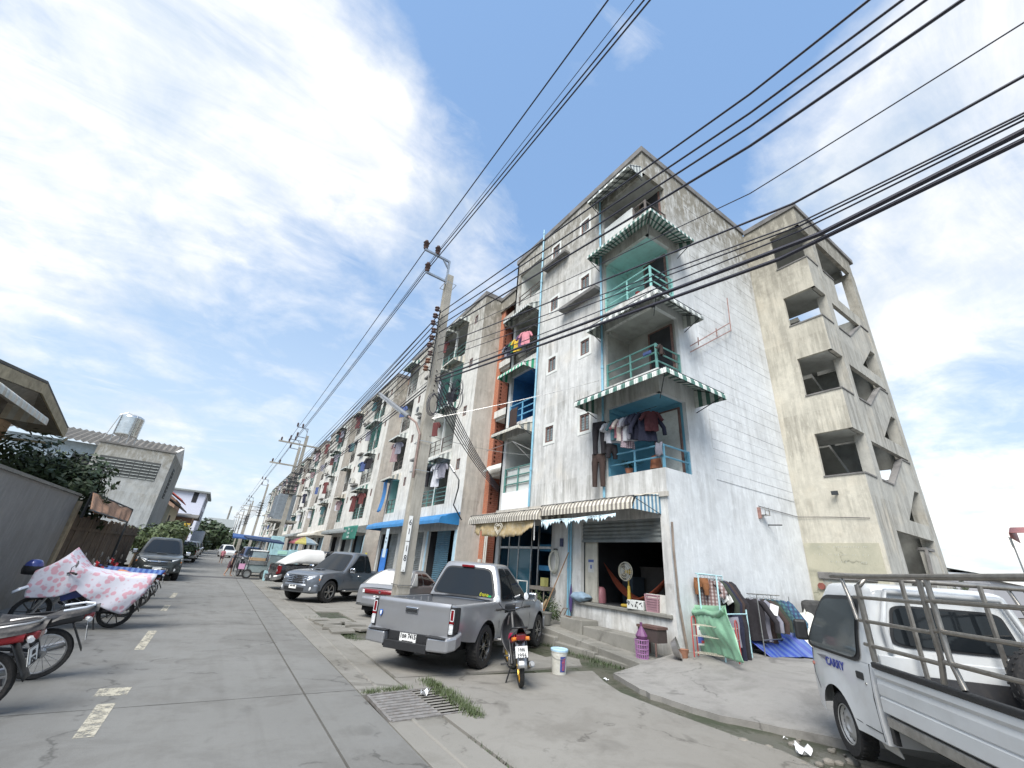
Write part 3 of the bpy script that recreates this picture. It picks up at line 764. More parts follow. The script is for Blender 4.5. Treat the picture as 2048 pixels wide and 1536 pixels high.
mb = MB(); a = oy(1536, 1050, 6.7); mb.tube([a, a+Vector((.12, -.35, .0))], .02, 6); mb.build('wall_spike', DARKM, B1)
mb = MB(); mb.tube([oy(1517, 1012, 6.67), oy(1560, 1024, 6.67), oy(1596, 1034, 6.67)], .010, 5); mb.tube([oy(1596, 1034, 6.66), ox(1660, 1034, 15.67), ox(1740, 1036, 15.67)], .010, 5); mb.build('wall_cable', WIRE, B1)
mb = MB(); mb.tube([(9.25, 6.66, .3), (9.05, 6.64, 1.3), (8.98, 6.62, 2.4), (8.97, 6.6, 3.0)], .03, 6); mb.build('leaning_pole_on_wall', mat('old_pole_wood', (.22, .18, .15), .8, var=.3), B1)
# brick stairwell between first and second block
SW = thing('brick_stairwell', 'open stairwell of red brick between the corner building and the second block', 'stairwell')
MORT = mat('mortar', (.36, .27, .22), .9, var=.1, world=True)
mb = MB(); mb.box(10.17, 17.6, .0, 12.4, 18.0, 16.0); mb.box(12.4, 14.75, 0, 12.5, 18.0, 16.0); mb.build('back_wall', MORT, SW)
r3 = random.Random(77)
BRD = mat('brick_red_dark', (.235, .085, .055), .85, var=.3, scale=14, world=True, bump=.003, bscale=90); BRO = mat('brick_orange', (.43, .17, .10), .85, var=.22, scale=14, world=True, bump=.003, bscale=90)
bd = MB(); bd.box(.004, -.012, .004, .186, .0, .094); bdm = bd.mesh('brick', BRD)
bo = MB(); bo.box(-.012, .004, .004, 0, .196, .094); bom = bo.mesh('brick', BRO)
rest_d, rest_o = MB(), MB(); cnt = 0
for c in range(158):
    z = .3+c*.1; near = 1.6 < z < 5.0
    for i in range(11):
        xx = 10.17+i*.19-(.095 if c % 2 else 0)
        if xx < 10.16: xx = 10.17
        if xx > 12.2: continue
        if near and cnt < 290:
            o = bpy.data.objects.new('brick', bdm); COL.objects.link(o); o.parent = SW; o.location = (xx, 17.6+r3.uniform(-.003, .003), z); cnt += 1
        else: rest_d.box(xx+.004, 17.588, z+.004, xx+.186, 17.6, z+.094)
    for i in range(2):
        rest_o.box(10.158, 17.6+i*.2+.004, z+.004, 10.17, 17.6+i*.2+.196, z+.094)
tag(rest_d.build('brickwork', BRD, SW), kind='stuff'); tag(rest_o.build('orange_brickwork', BRO, SW), kind='stuff')
for k in range(5):
    zb = 5.75+FL*k
    if zb > 15: break
    mb = MB(); mb.box(10.05, 14.76, zb, 10.17, 17.585, zb+.36); mb.box(10.17, 14.76, zb-.12, 12.4, 17.58, zb+.02); mb.build('landing_beam', WHITE2, SW)
mb = MB(); mb.box(10.05, 14.76, 15.3, 10.17, 17.99, 16.0); mb.box(10.17, 14.76, 15.9, 12.5, 17.99, 16.0); mb.build('roof_beam', GREY, SW)
mb = MB(); mb.box(9.98, 14.78, 16.0, 10.25, 18, 16.2); mb.build('parapet_coping', COPING, SW)
mb = MB(); mb.box(9.95, 17.45, 1.5, 10.05, 17.62, 1.95); mb.tube([(10.0, 17.2, .3), (10.0, 17.2, 3.4)], .035, 6); mb.tube([(10.0, 17.05, .3), (10.0, 17.05, 3.4)], .035, 6); mb.build('meter_box', DRW, SW)

# ------------------------------------------------------------------ stair tower
TW = thing('stair_tower', 'stained concrete stair tower with open landings and zigzag stair parapets', 'stair tower')
YT = 4.61; XA, XB = 15.7, 20.9
PT = [5.12, 7.94, 10.79, 13.45]
mb = MB(); wall((XA, 6.7, 0), (0, -1, 0), 6.7-YT, 0, 16.0, (.12, 0, 0), [(1.01, 6.7-YT, p, (PT+[0])[i+1]-1.36 if i < 3 else 15.1) for i, p in enumerate(PT)], mb); mb.build('front_wall', CREAM, TW)
prev = None
mb = MB()
for i, p in enumerate([3.72]+PT):        # left strip by the column
    top = 15.1 if i == 4 else 0
zz = [0]+sum([[p, (PT+[0])[i+1]-1.36 if i < 3 else 15.1] for i, p in enumerate(PT)], [])+[16.0]
for i in range(0, len(zz), 2): mb.box(XA+.002, YT-.004, zz[i], 16.6, YT+.12, zz[i+1])
mb.box(16.6, YT-.015, 0, 17.0, YT+.30, 16.0-.9); mb.box(20.45, YT-.012, 0, XB, YT+.35, 15.1)
mb.box(16.6, YT, 15.1, XB, YT+.14, 16.0)
mb.build('side_frame', TOWER, TW)
for i, p in enumerate(PT):
    B = p-1.5
    if i < 3: poly = [(17, B), (20.45, B), (20.45, B+.47), (18.55, B+.47), (20.02, p+.13), (20.45, p+.13), (20.45, p+1.18), (19.68, p+1.18), (18.0, p), (17, p)]
    else: poly = [(17, B), (20.45, B), (20.45, B+.52), (17.95, B+.52), (18.0, p), (17, p)]
    mb = MB(); mb.slab([(a, YT+.0, b) for a, b in poly], (0, .13, 0)); mb.build('stair_parapet', TOWER, TW)
    cp = MB()
    pts = [(17.0, p), (18.0, p)]+([(19.68, p+1.18), (20.45, p+1.18)] if i < 3 else [])
    for (a, b), (c, d) in zip(pts, pts[1:]): cp.slab([(a, YT-.03, b), (c, YT-.03, d), (c, YT-.03, d+.05), (a, YT-.03, b+.05)], (0, .2, 0))
    cp.box(XA-.03, YT-.03, p, 16.6, YT+.17, p+.05); cp.box(XA-.03, YT+.17, p, XA+.17, 5.69, p+.05)
    cp.build('parapet_cap', COPING, TW)
    sl = MB(); sl.box(XA+.13, YT+.15, p-1.36, 17.3, 8.8, p-1.10); sl.box(17.3, 6.8, p-1.36, XB-.1, 8.8, p-1.10)
    # flight behind the parapet
    if i < 3: sl.slab([(17.9, YT+.2, p-1.25), (19.7, YT+.2, p+.0), (19.7, YT+.2, p+.18), (17.9, YT+.2, p-1.05)], (0, 1.1, 0)); sl.box(19.6, YT+.2, p, XB-.1, 7.2, p+.16)
    if i: sl.slab([(17.9, YT+1.5, p-1.25), (19.7, YT+1.5, p-2.4), (19.7, YT+1.5, p-2.2), (17.9, YT+1.5, p-1.05)], (0, 1.1, 0))
    sl.build('landing_slab', ING, TW)
mb = MB(); mb.box(15.83, 6.72, 0, 17.35, 6.82, 16.0); mb.build('landing_wall', INNER, TW)
mb = MB(); wall((20.86, YT+.36, 0), (0, 1, 0), 4.2, 0, 15.0, (-.1, 0, 0), [(.3, 1.6, p_+.75, p_+1.15) for p_ in PT[:3]]+[(.02, 3.8, 12.9, 15.0)], mb); mb.build('outer_side_wall', ING, TW)
mb = MB(); mb.box(17.35, 6.72, 0, 17.45, 8.8, 15.8); mb.box(17.3, 8.8, 0, XB-.4, 8.9, 15.9); mb.build('rear_wall', ING, TW)
mb = MB(); mb.box(20.45, 8.3, 0, XB, 8.75, 15.1); mb.box(20.6, YT+.35, 15.1, XB, 8.7, 16); mb.box(XA+.13, YT+.15, 15.5, 20.6, 8.7, 15.9); mb.build('roof_slab', ING, TW)
for i, p in enumerate(PT):
    db = MB(); db.box(16.15, 6.66, p-1.1, 16.75, 6.715, p+.85); db.box(16.1, 6.65, p-1.1, 16.148, 6.715, p+.90, 1); db.box(16.752, 6.65, p-1.1, 16.8, 6.715, p+.9, 1); db.box(16.15, 6.65, p+.852, 16.75, 6.715, p+.9, 1)
    db.build('door', [DRB, WOODF], TW)
mb = MB(); mb.box(XA-.06, YT-.07, 16.0, XA+.2, 6.64, 16.23); mb.box(XA+.2, YT-.07, 16.0, XB+.35, YT+.2, 16.23); mb.box(XB+.1, YT+.2, 16.0, XB+.35, 8.9, 16.23); mb.build('parapet_coping', COPING, TW, bevel=.012)
mb = MB(); mb.slab([(19.28, YT+.02, 0), (20.44, YT+.02, 0), (20.44, YT+.02, 3.1), (19.28, YT+.02, 3.28)], (0, .14, 0)); mb.box(17.0, YT+1.9, 0, 20.4, YT+2.0, 3.6); mb.build('stair_base', TOWER, TW)
cp = MB(); cp.box(19.24, YT-.03, 3.24, 20.1, YT+.2, 3.32); cp.tube([(19.25, YT-.02, 3.25), (18.7, YT-.02, .5)], .05, 4); cp.build('parapet_cap', COPING, TW)
# rough panel with faded painting, patched opening below
OLDP = ground_mat('old_mural_plaster', (.37, .355, .27), (.24, .25, .20), (.45, .43, .34), seed=17)
mb = MB(); mb.box(XA-.02, 4.72, 2.30, XA-.001, 6.66, 3.13); mb.box(XA-.02, 4.72, .2, XA-.001, 5.0, 2.3); mb.box(XA-.02, 6.33, .2, XA-.001, 6.66, 2.3); mb.build('old_plaster_panel', OLDP, TW)
mb = MB(); mb.box(XA-.08, 4.95, 2.10, XA-.021, 6.42, 2.30); mb.build('lintel', COPING, TW, bevel=.02)
mb = MB(); mb.box(XA-.012, 5.0, .2, XA-.001, 6.33, 2.10); mb.build('blocked_opening', mat('patched_cement', (.30, .315, .29), .9, var=.3, scale=3, dirt=.4, dirtcol=(.33, .22, .15), world=True), TW)
mb = MB(); mb.box(XA-.10, 4.9, 1.52, XA-.05, 6.4, 1.58); mb.tube([(XA-.03, 6.38, 1.9), (XA-.09, 6.38, 1.9)], .10, 7); mb.tube([(XA-.03, 5.0, 1.9), (XA-.09, 5.0, 1.9)], .10, 7)
mb.build('rusty_bar', mat('red_rust', (.21, .07, .055), .85, var=.3), TW)
flk = MB(); rr = random.Random(4)
for row, (za, n) in enumerate(((3.02, 24), (2.80, 26), (2.60, 16))):
    for i in range(n):
        if rr.random() < .3: continue
        yy = 6.4-i*.062-(.35 if row == 2 else 0); s = rr.uniform(.012, .028)
        flk.tube([(XA-.022, yy, za-s), (XA-.022, yy+rr.uniform(-.02, .02), za+s), (XA-.022, yy-.02, za+s*.4)], .005, 4)
flk.build('faded_lettering', mat('faded_white_paint', (.52, .53, .49), .9), TW)
mb = MB(); a = ox(1674, 988, 15.7); mb.box(15.52, a.y-.09, a.z-.05, 15.56, a.y+.09, a.z+.07); mb.box(15.56, a.y-.03, a.z-.02, 15.7, a.y+.03, a.z+.02); mb.build('floodlight', DARKM, TW)
for (z_, yy, d) in ((11.85, 7.6, .55), (9.4, 7.4, .35), (7.75, 6.8, .95)):
    awning(TW, [(20.9, yy-1.2), (20.9, yy+.8)], [(1, 0), (1, 0)], z_, d, .25, .12, .12, [AWH, GRN], curve=.1, frame=False)

# ------------------------------------------------------------------ the row of blocks down the street
def block(Y0, L=11.6, detail=True):
    B = thing('apartment_block', None, None, (0, Y0, 0))
    op = []
    for k, (a, b) in enumerate(LV):
        op += [(1.9, 5.2, a+.05, b+.25), (9.55, 11.35, a+.05, b+.15)]
        for yc in (.93, 6.25, 8.5): op.append((yc-.21, yc+.21, 6.27+FL*k-.28, 6.27+FL*k+.28))
    op += [(.32, 3.3, .42, 3.1), (3.95, 7.3, .42, 3.1), (7.9, 11.2, .42, 3.1)]
    mb = MB(); wall((9, 0, 0), (0, 1, 0), L, 0, 16.05, (.12, 0, 0), op, mb); mb.build('front_wall', WHITE2, B)
    mb = MB(); wall((9.001, -.004, 0), (1, 0, 0), 1.16, 0, 16.05, (0, .12, 0), [], mb); mb.box(9.0, L-.12, 0, 10.2, L, 16.05); mb.box(9.1, .1, 15.9, 13, L-.1, 16.0); mb.box(12.9, 0, 0, 13, L+3.4, 16.)
    mb.build('side_wall', GREY, B)
    mb = MB(); mb.box(8.94, -.05, 16.05, 9.2, L+.05, 16.32); mb.box(9.2, -.05, 16.05, 10.2, .2, 16.32); mb.build('parapet_coping', COPING, B)
    ins = [ING, INW, INT, ING]
    for k, (a, b) in enumerate(LV):
        lining(B, 9, 10.5, 1.9, 5.2, a+.05, b+.25, ins[k], door=(2.3, 3.0, a+.05, a+1.9, DRK)); lining(B, 9, 10.5, 9.55, 11.35, a+.05, b+.15, ins[(k+2) % 4], door=(9.9, 10.6, a+.05, a+1.9, DRK))
        mb = MB(); mb.box(9.02, 3.42, a+.05, 9.14, 3.54, b+.25); mb.build('balcony_post', INNER, B)
        railing(B, [(9.05, 1.95), (9.05, 3.4)], a+.05, .85, (RAILG, RAILR, RAILR, RAILG)[k], rails=3 if k else 4, r=.02); railing(B, [(9.05, 3.56), (9.05, 5.15)], a+.05, .85, (RAILG, RAILR, RAILR, RAILG)[k], rails=3 if k else 4, r=.02)
        railing(B, [(9.05, 9.6), (9.05, 11.3)], a+.05, .85, RAILR, rails=3, r=.02)
        for yc in (.93, 6.25, 8.5): window(B, 9.0, yc, 6.27+FL*k, .42, .56, surround=False)
        mb = MB(); mb.box(8.72, 5.6+(.4 if k % 2 else 0), 7.35+FL*k, 8.999, 7.4, 7.47+FL*k); 
        if k < 3: mb.build('sun_ledge', COPING, B)
    mats = [[AWH, AGR], [AWH, GRN], [ACR, AGR], [AWH, AGR]]
    for k in range(4):
        awning(B, [(9, 3.4), (9, 1.85)], [nL, nL], 7.08+FL*k-(.1 if k == 3 else 0), .66, .30, .14, .11, mats[k], curve=.06, div=2, frame=False)
        if k != 1: awning(B, [(9, 5.25), (9, 3.55)], [nL, nL], 7.02+FL*k-(.1 if k == 3 else 0), .62, .28, .14, .13, mats[(k+1) % 4], curve=.1, div=2, frame=False)
        if k != 2: awning(B, [(9, 11.5), (9, 9.5)], [nL, nL], 6.95+FL*k, .68, .30, .16, .12, mats[(k+2) % 4], curve=.1, div=2, frame=False)
    # stairwell beyond
    for k in range(5):
        zb = 2.89+FL*k
        mb = MB(); mb.box(10.05, L, zb, 10.17, L+3.4, zb+.55); mb.box(10.17, L, zb-.1, 12.9, L+3.4, zb+.02); mb.build('landing_beam', WHITE2, B)
    mb = MB(); mb.box(10.17, L+2.9, 0, 12.9, L+3.39, 15.9); mb.box(10.0, L, 15.5, 10.2, L+3.4, 16.1); mb.build('stair_wall', BRD, B)
    # shops
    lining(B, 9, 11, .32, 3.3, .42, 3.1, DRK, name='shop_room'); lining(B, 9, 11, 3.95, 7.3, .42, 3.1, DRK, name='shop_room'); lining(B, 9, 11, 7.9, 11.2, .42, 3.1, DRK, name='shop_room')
    shutter(B, 9.08, .9, 2.4, .42, 3.1, SHUTB); shutter(B, 9.08, 3.95, 5.9, .42, 3.1, SHUT); shutter(B, 9.08, 8.0, 9.4, .42, 3.1, SHUT)
    PBP = mat('pale_blue_paint', (.42, .60, .70), .7, var=.1)
    for ya, yb_ in ((.06, .31), (3.31, 3.5)): mb = MB(); mb.box(8.985, ya, .3, 8.998, yb_, 3.1); mb.build('painted_pillar', PBP, B)
    aw = awning(B, [(9, L-.1), (9, .0)], [nL, nL], 3.88, 1.0, .26, .32, .11, [ABL], curve=.24, div=2, rib=.012, name='shop_awning', frame=False)
    return B
B2 = block(18.0)
tag(B2, 'second apartment block, the one with the long blue shop awning behind the pole', 'apartment block', 'apartment blocks down the street')
# its cheek stripes
desc = ['third apartment block from the corner, behind the transformer pole', 'fourth apartment block from the corner, further down the street', 'fifth apartment block from the corner, with pale striped shop awning', 'sixth apartment block from the corner, far down the street',
        'seventh apartment block from the corner, far away beyond the poles', 'eighth apartment block from the corner, nearly at the street end', 'farthest apartment block, last of the row before the trees', ]
SETS = [[AWH, AGR], [AWH, GRN], [ACR, AGR], [ACR, ABR], [AWH, AGR]]
r4 = random.Random(21)
for i in range(7):
    b = dup(B2); b.location.y = 33+15*i; tag(b, desc[i], 'apartment block', 'apartment blocks down the street')
    for c in b.children:
        if c.name.startswith('awning') or c.name.startswith('shop_awning'):
            st = SETS[0 if c.name.startswith('shop') else r4.randrange(5)]
            if c.name.startswith('shop'): st = [ACR] if i % 2 else [AGR]
            for s_, mm in zip(c.material_slots, st): s_.link = 'OBJECT'; s_.material = mm
            c.location.z += r4.uniform(-.08, .05)
            if c.name.startswith('awning') and r4.random() < .12: bpy.data.objects.remove(c)
# ------------------------------------------------------------------ left side: wall, houses, fence
LWALL = plaster('wall_left_cement', (.30, .295, .285), amount=.28, soot=0, seed=41, warm=(.40, .33, .24))
mb = MB(); mb.box(-3.72, -9, -.1, -3.5, 16.6, 2.62); W0 = mb.build('boundary_wall', LWALL)
tag(W0, 'plain grey cement boundary wall along the left, behind the parked motorcycles', 'wall')
mb = MB(); mb.box(-3.76, -9, 2.62, -3.46, 16.6, 2.68); mb.build('wall_cap', G_WALK, W0)
mb = MB(); mb.box(-3.74, 16.62, -.1, -3.44, 16.95, 2.5); tag(mb.build('gate_pillar', mat('tan_pillar', (.34, .27, .18), .85, var=.25, world=True)), 'tan gate pillar at the end of the grey cement wall', 'pillar')
FN = thing('plank_gate', 'dark brown wooden plank gate and fence after the grey cement wall', 'gate')
PLK = mat('dark_planks', (.10, .070, .048), .85, var=.45, scale=3, dirt=.4, streak=.3, world=True, bump=.004)
pm = MB(); pm.box(-.03, .008, 0, .0, .272, 2.15); pme = pm.mesh('plank', PLK); r5 = random.Random(8)
for i in range(46):
    o = bpy.data.objects.new('plank', pme); COL.objects.link(o); o.parent = FN; o.location = (-3.5+r5.uniform(-.01, .01), 17+i*.28, 0); o.scale = (1, 1, r5.uniform(.96, 1.03))
for zz in (.5, 1.75):
    mb = MB(); mb.box(-3.495, 17, zz, -3.45, 29.9, zz+.09); mb.build('rail', PLK, FN)
# torn brown canopy over the gate
CV = mat('brown_canvas', (.36, .20, .12), .9, var=.2, scale=4, dirt=.35, streak=.4)
cpn = thing('canvas_canopy', 'brown woven canopy hanging over the plank gate', 'canopy')
a, b, c, d = ox(186, 985, -3.6), ox(265, 1019, -3.3), ox(254, 1044, -3.0), ox(180, 1020, -3.0)
mb = MB()
def cf(u, v):
    p = (a.lerp(b, u)).lerp(d.lerp(c, u), v); return (p.x+.03*sin(u*40)*v, p.y, p.z+.03*sin(u*17+v*3)-.12*v*v*0-.10*sin(pi*u)*.3)
mb.grid(cf, 60, 8); mb.build('canvas', CV, cpn, smooth=60, solid=.01)
mb = MB(); mb.tube([a, b], .03, 6); mb.tube([d, c], .025, 6); mb.tube([a, (a.x, a.y, 0)], .04, 6); mb.tube([b, (b.x, b.y, 0)], .04, 6); mb.build('canopy_frame', DARKM, cpn)

def houseprism(name, pts, z0, z1, mt, parent):     # plan polygon extruded
    mb = MB(); mb.slab([(p[0], p[1], z0) for p in pts], (0, 0, z1-z0)); return mb.build(name, mt, parent)
def sheetroof(name, a, b, c, d, mt, parent, waves=20, amp=.03, th=.02):
    """corrugated roof between the eave a-b and the ridge d-c"""
    a, b, c, d = map(Vector, (a, b, c, d)); mb = MB()
    mb.grid(lambda u, v: tuple((a.lerp(b, u)).lerp(d.lerp(c, u), v)+Vector((0, 0, amp*sin(u*2*pi*waves)))), waves*4, 1)
    return mb.build(name, mt, parent, solid=th)
OLDR = mat('old_asbestos_roof', (.13, .125, .115), .9, var=.3, scale=2, dirt=.5, world=True); TIMB = mat('painted_timber_fascia', (.40, .34, .23), .8, var=.3, scale=3, dirt=.5, dirtcol=(.16, .12, .08), world=True)
SOFF = mat('soffit', (.20, .18, .15), .9, var=.2)
# near house with broad weathered eaves
HN = thing('eaves_house', 'house with weathered cream fascia boards and wide eaves above the grey wall at far left', 'house')
X = -5.2
p0, p1, p2 = ox(-60, 698, X), ox(94, 767, X), ox(135, 858, X)
mb = MB(); mb.slab([(X, p1.y, p1.z), (X, p2.y, p2.z), (X-4.5, p2.y, p2.z), (X-4.5, p1.y, p1.z)], (0, 0, .07)); mb.slab([(X, p0.y, p0.z), (X, p1.y, p1.z), (X-4.5, p1.y, p1.z), (X-4.5, p0.y, p0.z)], (0, 0, .07)); mb.build('roof', OLDR, HN)
for (q0, q1) in ((p0, p1), (p1, p2)):
    mb = MB(); mb.slab([(X+.02, q0.y, q0.z-.02), (X+.02, q1.y, q1.z-.02), (X+.02, q1.y, q1.z-.30), (X+.02, q0.y, q0.z-.30)], (-.05, 0, 0)); mb.build('fascia_board', TIMB, HN)
mb = MB(); mb.slab([(X-.05, p0.y, p0.z-.32), (X-.05, p1.y, p1.z-.32), (X-.05, p2.y, p2.z-.28), (X-.9, p2.y, p2.z-.28), (X-.9, p0.y, p0.z-.6)], (0, 0, .03)); mb.build('soffit', SOFF, HN)
mb = MB(); mb.box(X-4.4, p0.y-2, 0, X-.9, p2.y-1.3, p2.z-.1); mb.slab([(X-.9, p0.y, p2.z-.1), (X-.9, p2.y-1.3, p2.z-.1), (X-.9, p1.y, p1.z-.1), (X-.9, p0.y, p0.z-.1)], (-3.5, 0, 0)); mb.build('wall', mat('house_wall_brown', (.30, .25, .20), .9, var=.2, world=True), HN)  # plain brown wall colour with slight mottling
mb = MB(); q = p2.y-1.3
for k in range(30): mb.box(X-.9, q-1.3, .3+k*.15, X-.86, q+.02, .3+k*.15+.138)
mb.build('tile_pier', mat('tan_tiles', (.40, .27, .17), .8, var=.2, scale=4, world=True), HN)
a, b = ox(0, 792, X+.5), ox(91, 853, X+.5)
awning(HN, [(X-.4, b.y), (X-.4, a.y-1.5)], [(1, 0), (1, 0)], b.z+.45, .9, .22, .2, .16, [ACR, AWH], curve=.05, frame=False)
mb = MB(); mb.tube([(X+.1, p2.y+.02, p2.z-.3), (X, p2.y-.1, p2.z-.55), (X-.9, p2.y-1.2, p2.z-.75)], .04, 6); mb.build('gutter_pipe', TIMB, HN)
# grey rendered house with vent-block band
HB = thing('rendered_house', 'two storey house with blotchy grey rendered wall and a band of vent blocks', 'house')
XB_ = -4.3; c0 = ox(352, 905, XB_); yb = c0.y; top = c0.z; w0 = oy(198, 886, yb).x
mb = MB(); mb.box(w0, yb, 0, XB_, yb+8, top-.05); mb.build('wall', plaster('wall_blotchy', (.42, .45, .47), amount=.85, soot=.95, seed=60, top=top+1.6), HB)
mb = MB(); mb.slab([(XB_+.005, yb, top-.1), (XB_+.005, yb+4.2, top+1.0), (XB_+.005, yb+8, top-.1)], (-.2, 0, 0)); mb.build('gable', WHITE2, HB)
mb = MB(); mb.box(w0-.05, yb-.06, top-.10, XB_+.08, yb+.1, top+.02); mb.build('coping', COPING, HB)
zt, zb = oy(205, 905, yb).z, oy(195, 940, yb).z
mb = MB(); xa, xb = w0+.35, XB_-.55; nx, nz = 7, 6
mb.box(xa, yb-.012, zb-.2, xb, yb-.002, zt-.15)
VB = mat('vent_recess', (.07, .075, .075), .9); mb.build('vent_recess', VB, HB)
bb = MB(); bb.box(0, -.04, 0, (xb-xa)/nx-.05, 0, .05); bbm = bb.mesh('vent_block', mat('vent_block', (.30, .32, .31), .9, var=.3, scale=8))
for i in range(nx):
    for j in range(nz):
        o = bpy.data.objects.new('vent_block', bbm); COL.objects.link(o); o.parent = HB; o.location = (xa+i*(xb-xa)/nx+.02, yb-.012, zb-.2+j*(zt-zb+.05)/nz)
mb = MB(); mb.box(XB_+.002, yb+2.2, top-3.1, XB_+.02, yb+3.4, top-.9); mb.build('window', VB, HB)
for k in range(8):
    mb = MB(); mb.box(XB_+.02, yb+2.2, top-3.05+k*.27, XB_+.06, yb+3.4, top-3.0+k*.27); mb.build('louvre', AGR, HB)
# long low roof and bluish wall left of it
HC = thing('long_roof_house', 'pale bluish house with long dark corrugated roof behind the tree on the left', 'house')
yc = yb+3.5; a = oy(110, 868, yc); b = oy(190, 893, yc); e1 = oy(130, 857, yc+3.5); e2 = oy(356, 893, yc+3.5)
sheetroof('roof', (a.x-3, yc, a.z+.1), (XB_-.3, yc, b.z-.1), (XB_-.3, yc+3.5, e2.z), (a.x-3, yc+3.5, e1.z+.2), OLDR, HC, waves=26, amp=.06)
mb = MB(); mb.box(a.x-3, yc+.9, 0, XB_-.3, yc+6, a.z-.15); mb.build('wall', mat('pale_blue_wall', (.42, .50, .56), .9, var=.15, world=True, dirt=.25), HC)
q = oy(158, 925, yc+.89); mb = MB(); mb.box(q.x-.55, yc+.85, q.z-1.0, q.x+.55, yc+.895, q.z+.6); mb.build('door', DRK, HC)
mb = MB(); mb.box(a.x-3, yc+.3, q.z-1.15, w0-.1, yc+.36, q.z-1.08); mb.box(a.x-3, yc+.3, q.z-1.9, w0-.1, yc+.34, q.z-1.16); mb.build('balcony', mat('pale_blue_wall', None, 0) if 'pale_blue_wall' in MATS else None, HC)
# water tank
TK = thing('water_tank', 'ribbed stainless steel water tank standing on the grey house roof', 'water tank')
p = oy(252, 868, yb+2.2); TK.location = (p.x, p.y, p.z-.15)
s_ = (oy(285, 868, yb+2.2)-oy(228, 868, yb+2.2)).length/2*.86
TKM = mat('tank_steel', (.62, .63, .62), .22, .95, var=.15, scale=4)
prof = [(0, -.02)]+sum([[(s_*(1+.03*(k % 2)), k*s_*2.1/14)] for k in range(15)], [])+[(s_*.7, s_*2.28), (.22*s_, s_*2.36), (0, s_*2.37)]
mb = MB(); mb.lathe(prof, 28); mb.build('tank', TKM, TK, smooth=50)
mb = MB(); mb.lathe([(0, s_*2.40), (.28*s_, s_*2.38), (.28*s_, s_*2.30)], 14)
for a_ in range(4): mb.tube([(s_*1.05*cos(a_*pi/2+.5), s_*1.05*sin(a_*pi/2+.5), s_*2.1), (s_*1.05*cos(a_*pi/2+.5), s_*1.05*sin(a_*pi/2+.5), -.7)], .035, 5)
mb.tube([(0, 0, s_*2.4), (-s_*.6, 0, s_*2.55), (-s_*1.15, 0, s_*2.2), (-s_*1.6, 0, -.4)], .03, 5); mb.build('tank_stand', STEEL, TK)

# distant houses on the left
def simple_house(name, label, x0, x1, y0, y1, h, wm, rm, ov=.4, rh=1.2, wins=(), axis='x'):
    o = thing(name, label, 'house')
    mb = MB(); mb.box(x0, y0, 0, x1, y1, h); mb.build('wall', wm, o)
    mb = MB()
    if rh > 0:
        if axis == 'y':
            xm = (x0+x1)/2; mb.slab([(x0-ov, y0-ov, h-.05), (xm, y0-ov, h+rh), (xm, y1+ov, h+rh), (x0-ov, y1+ov, h-.05)], (0, 0, .12)); mb.slab([(xm, y0-ov, h+rh), (x1+ov, y0-ov, h-.05), (x1+ov, y1+ov, h-.05), (xm, y1+ov, h+rh)], (0, 0, .12))
            mb.slab([(x0, y0-.01, h-.05), (x1, y0-.01, h-.05), (xm, y0-.01, h+rh-.1)], (0, .1, 0), 1)
        else:
            ym = (y0+y1)/2; mb.slab([(x0-ov, y0-ov, h-.05), (x1+ov, y0-ov, h-.05), (x1+ov, ym, h+rh), (x0-ov, ym, h+rh)], (0, 0, .12)); mb.slab([(x0-ov, ym, h+rh), (x1+ov, ym, h+rh), (x1+ov, y1+ov, h-.05), (x0-ov, y1+ov, h-.05)], (0, 0, .12))
            mb.slab([(x1+.01, y0, h-.05), (x1+.01, y1, h-.05), (x1+.01, ym, h+rh-.1)], (-.1, 0, 0), 1)
    else: mb.box(x0-ov, y0-ov, h, x1+ov, y1+ov, h+.25)
    mb.build('roof', [rm, wm], o)
    for (fx, a, z, w_, hh) in wins:
        mb = MB()
        if fx == 'X': mb.box(x1, a, z, x1+.03, a+w_, z+hh)
        else: mb.box(a, y0-.03, z, a+w_, y0, z+hh)
        mb.build('window', DRK, o)
    return o
RROOF = mat('red_tile_roof', (.42, .075, .055), .8, var=.2, scale=5, world=True); PBL = mat('pale_lilac_wall', (.62, .65, .76), .85, var=.08, world=True); PBR = mat('brownish_wall', (.34, .22, .16), .85, var=.2, world=True); PCR = mat('cream_wall_far', (.55, .50, .38), .85, var=.15, world=True)
y1 = 56; e = oy(372, 1000, y1); f = oy(345, 985, y1)
simple_house('cream_house', 'small cream gabled house with open timber gable next to the grey house', f.x-4.0, e.x-.3, y1-8, y1, e.z-1.2, PCR, OLDR, .7, 1.8, [('X', y1-7, 2.4, 1.2, 1.3)], axis='y')
y1 = 70; e = oy(382, 968, y1); simple_house('red_roof_house', 'house with bright red tiled roof beyond the grey house', e.x-7, e.x-.5, y1-4, y1+4, e.z-2.4, PBR, RROOF, .5, 2.3, [], axis='y')
y1 = 88; e = oy(426, 985, y1); g = oy(382, 972, y1); zz = e.z
simple_house('lilac_building', 'tall pale lilac building with dark windows at the far left of the street', g.x-5, e.x-.8, y1, y1+16, zz-.3, PBL, AGR, .5, 0, [('Y', e.x-2.5, 4.2, .7, 1.6), ('Y', e.x-2.5, 7.6, .7, 1.6), ('X', y1+4, 5.0, 1.8, 1.8), ('X', y1+4, 7.4, 1.8, 1.5), ('X', y1+9, 5.0, 1.8, 1.8), ('X', y1+9, 7.4, 1.8, 1.5)])
y1 = 74; e = oy(398, 1030, y1); simple_house('terrace_shop', 'brown shop house with dark canopy and a yellow and white sign board', e.x-6, e.x-.6, y1, y1+6, e.z-.5, PBR, OLDR, .6, .5, [])
SG = thing('shop_sign', 'black shop sign board with yellow panel on the left of the street', 'sign')
s1, s2 = oy(330, 1042, 66), oy(382, 1056, 66)
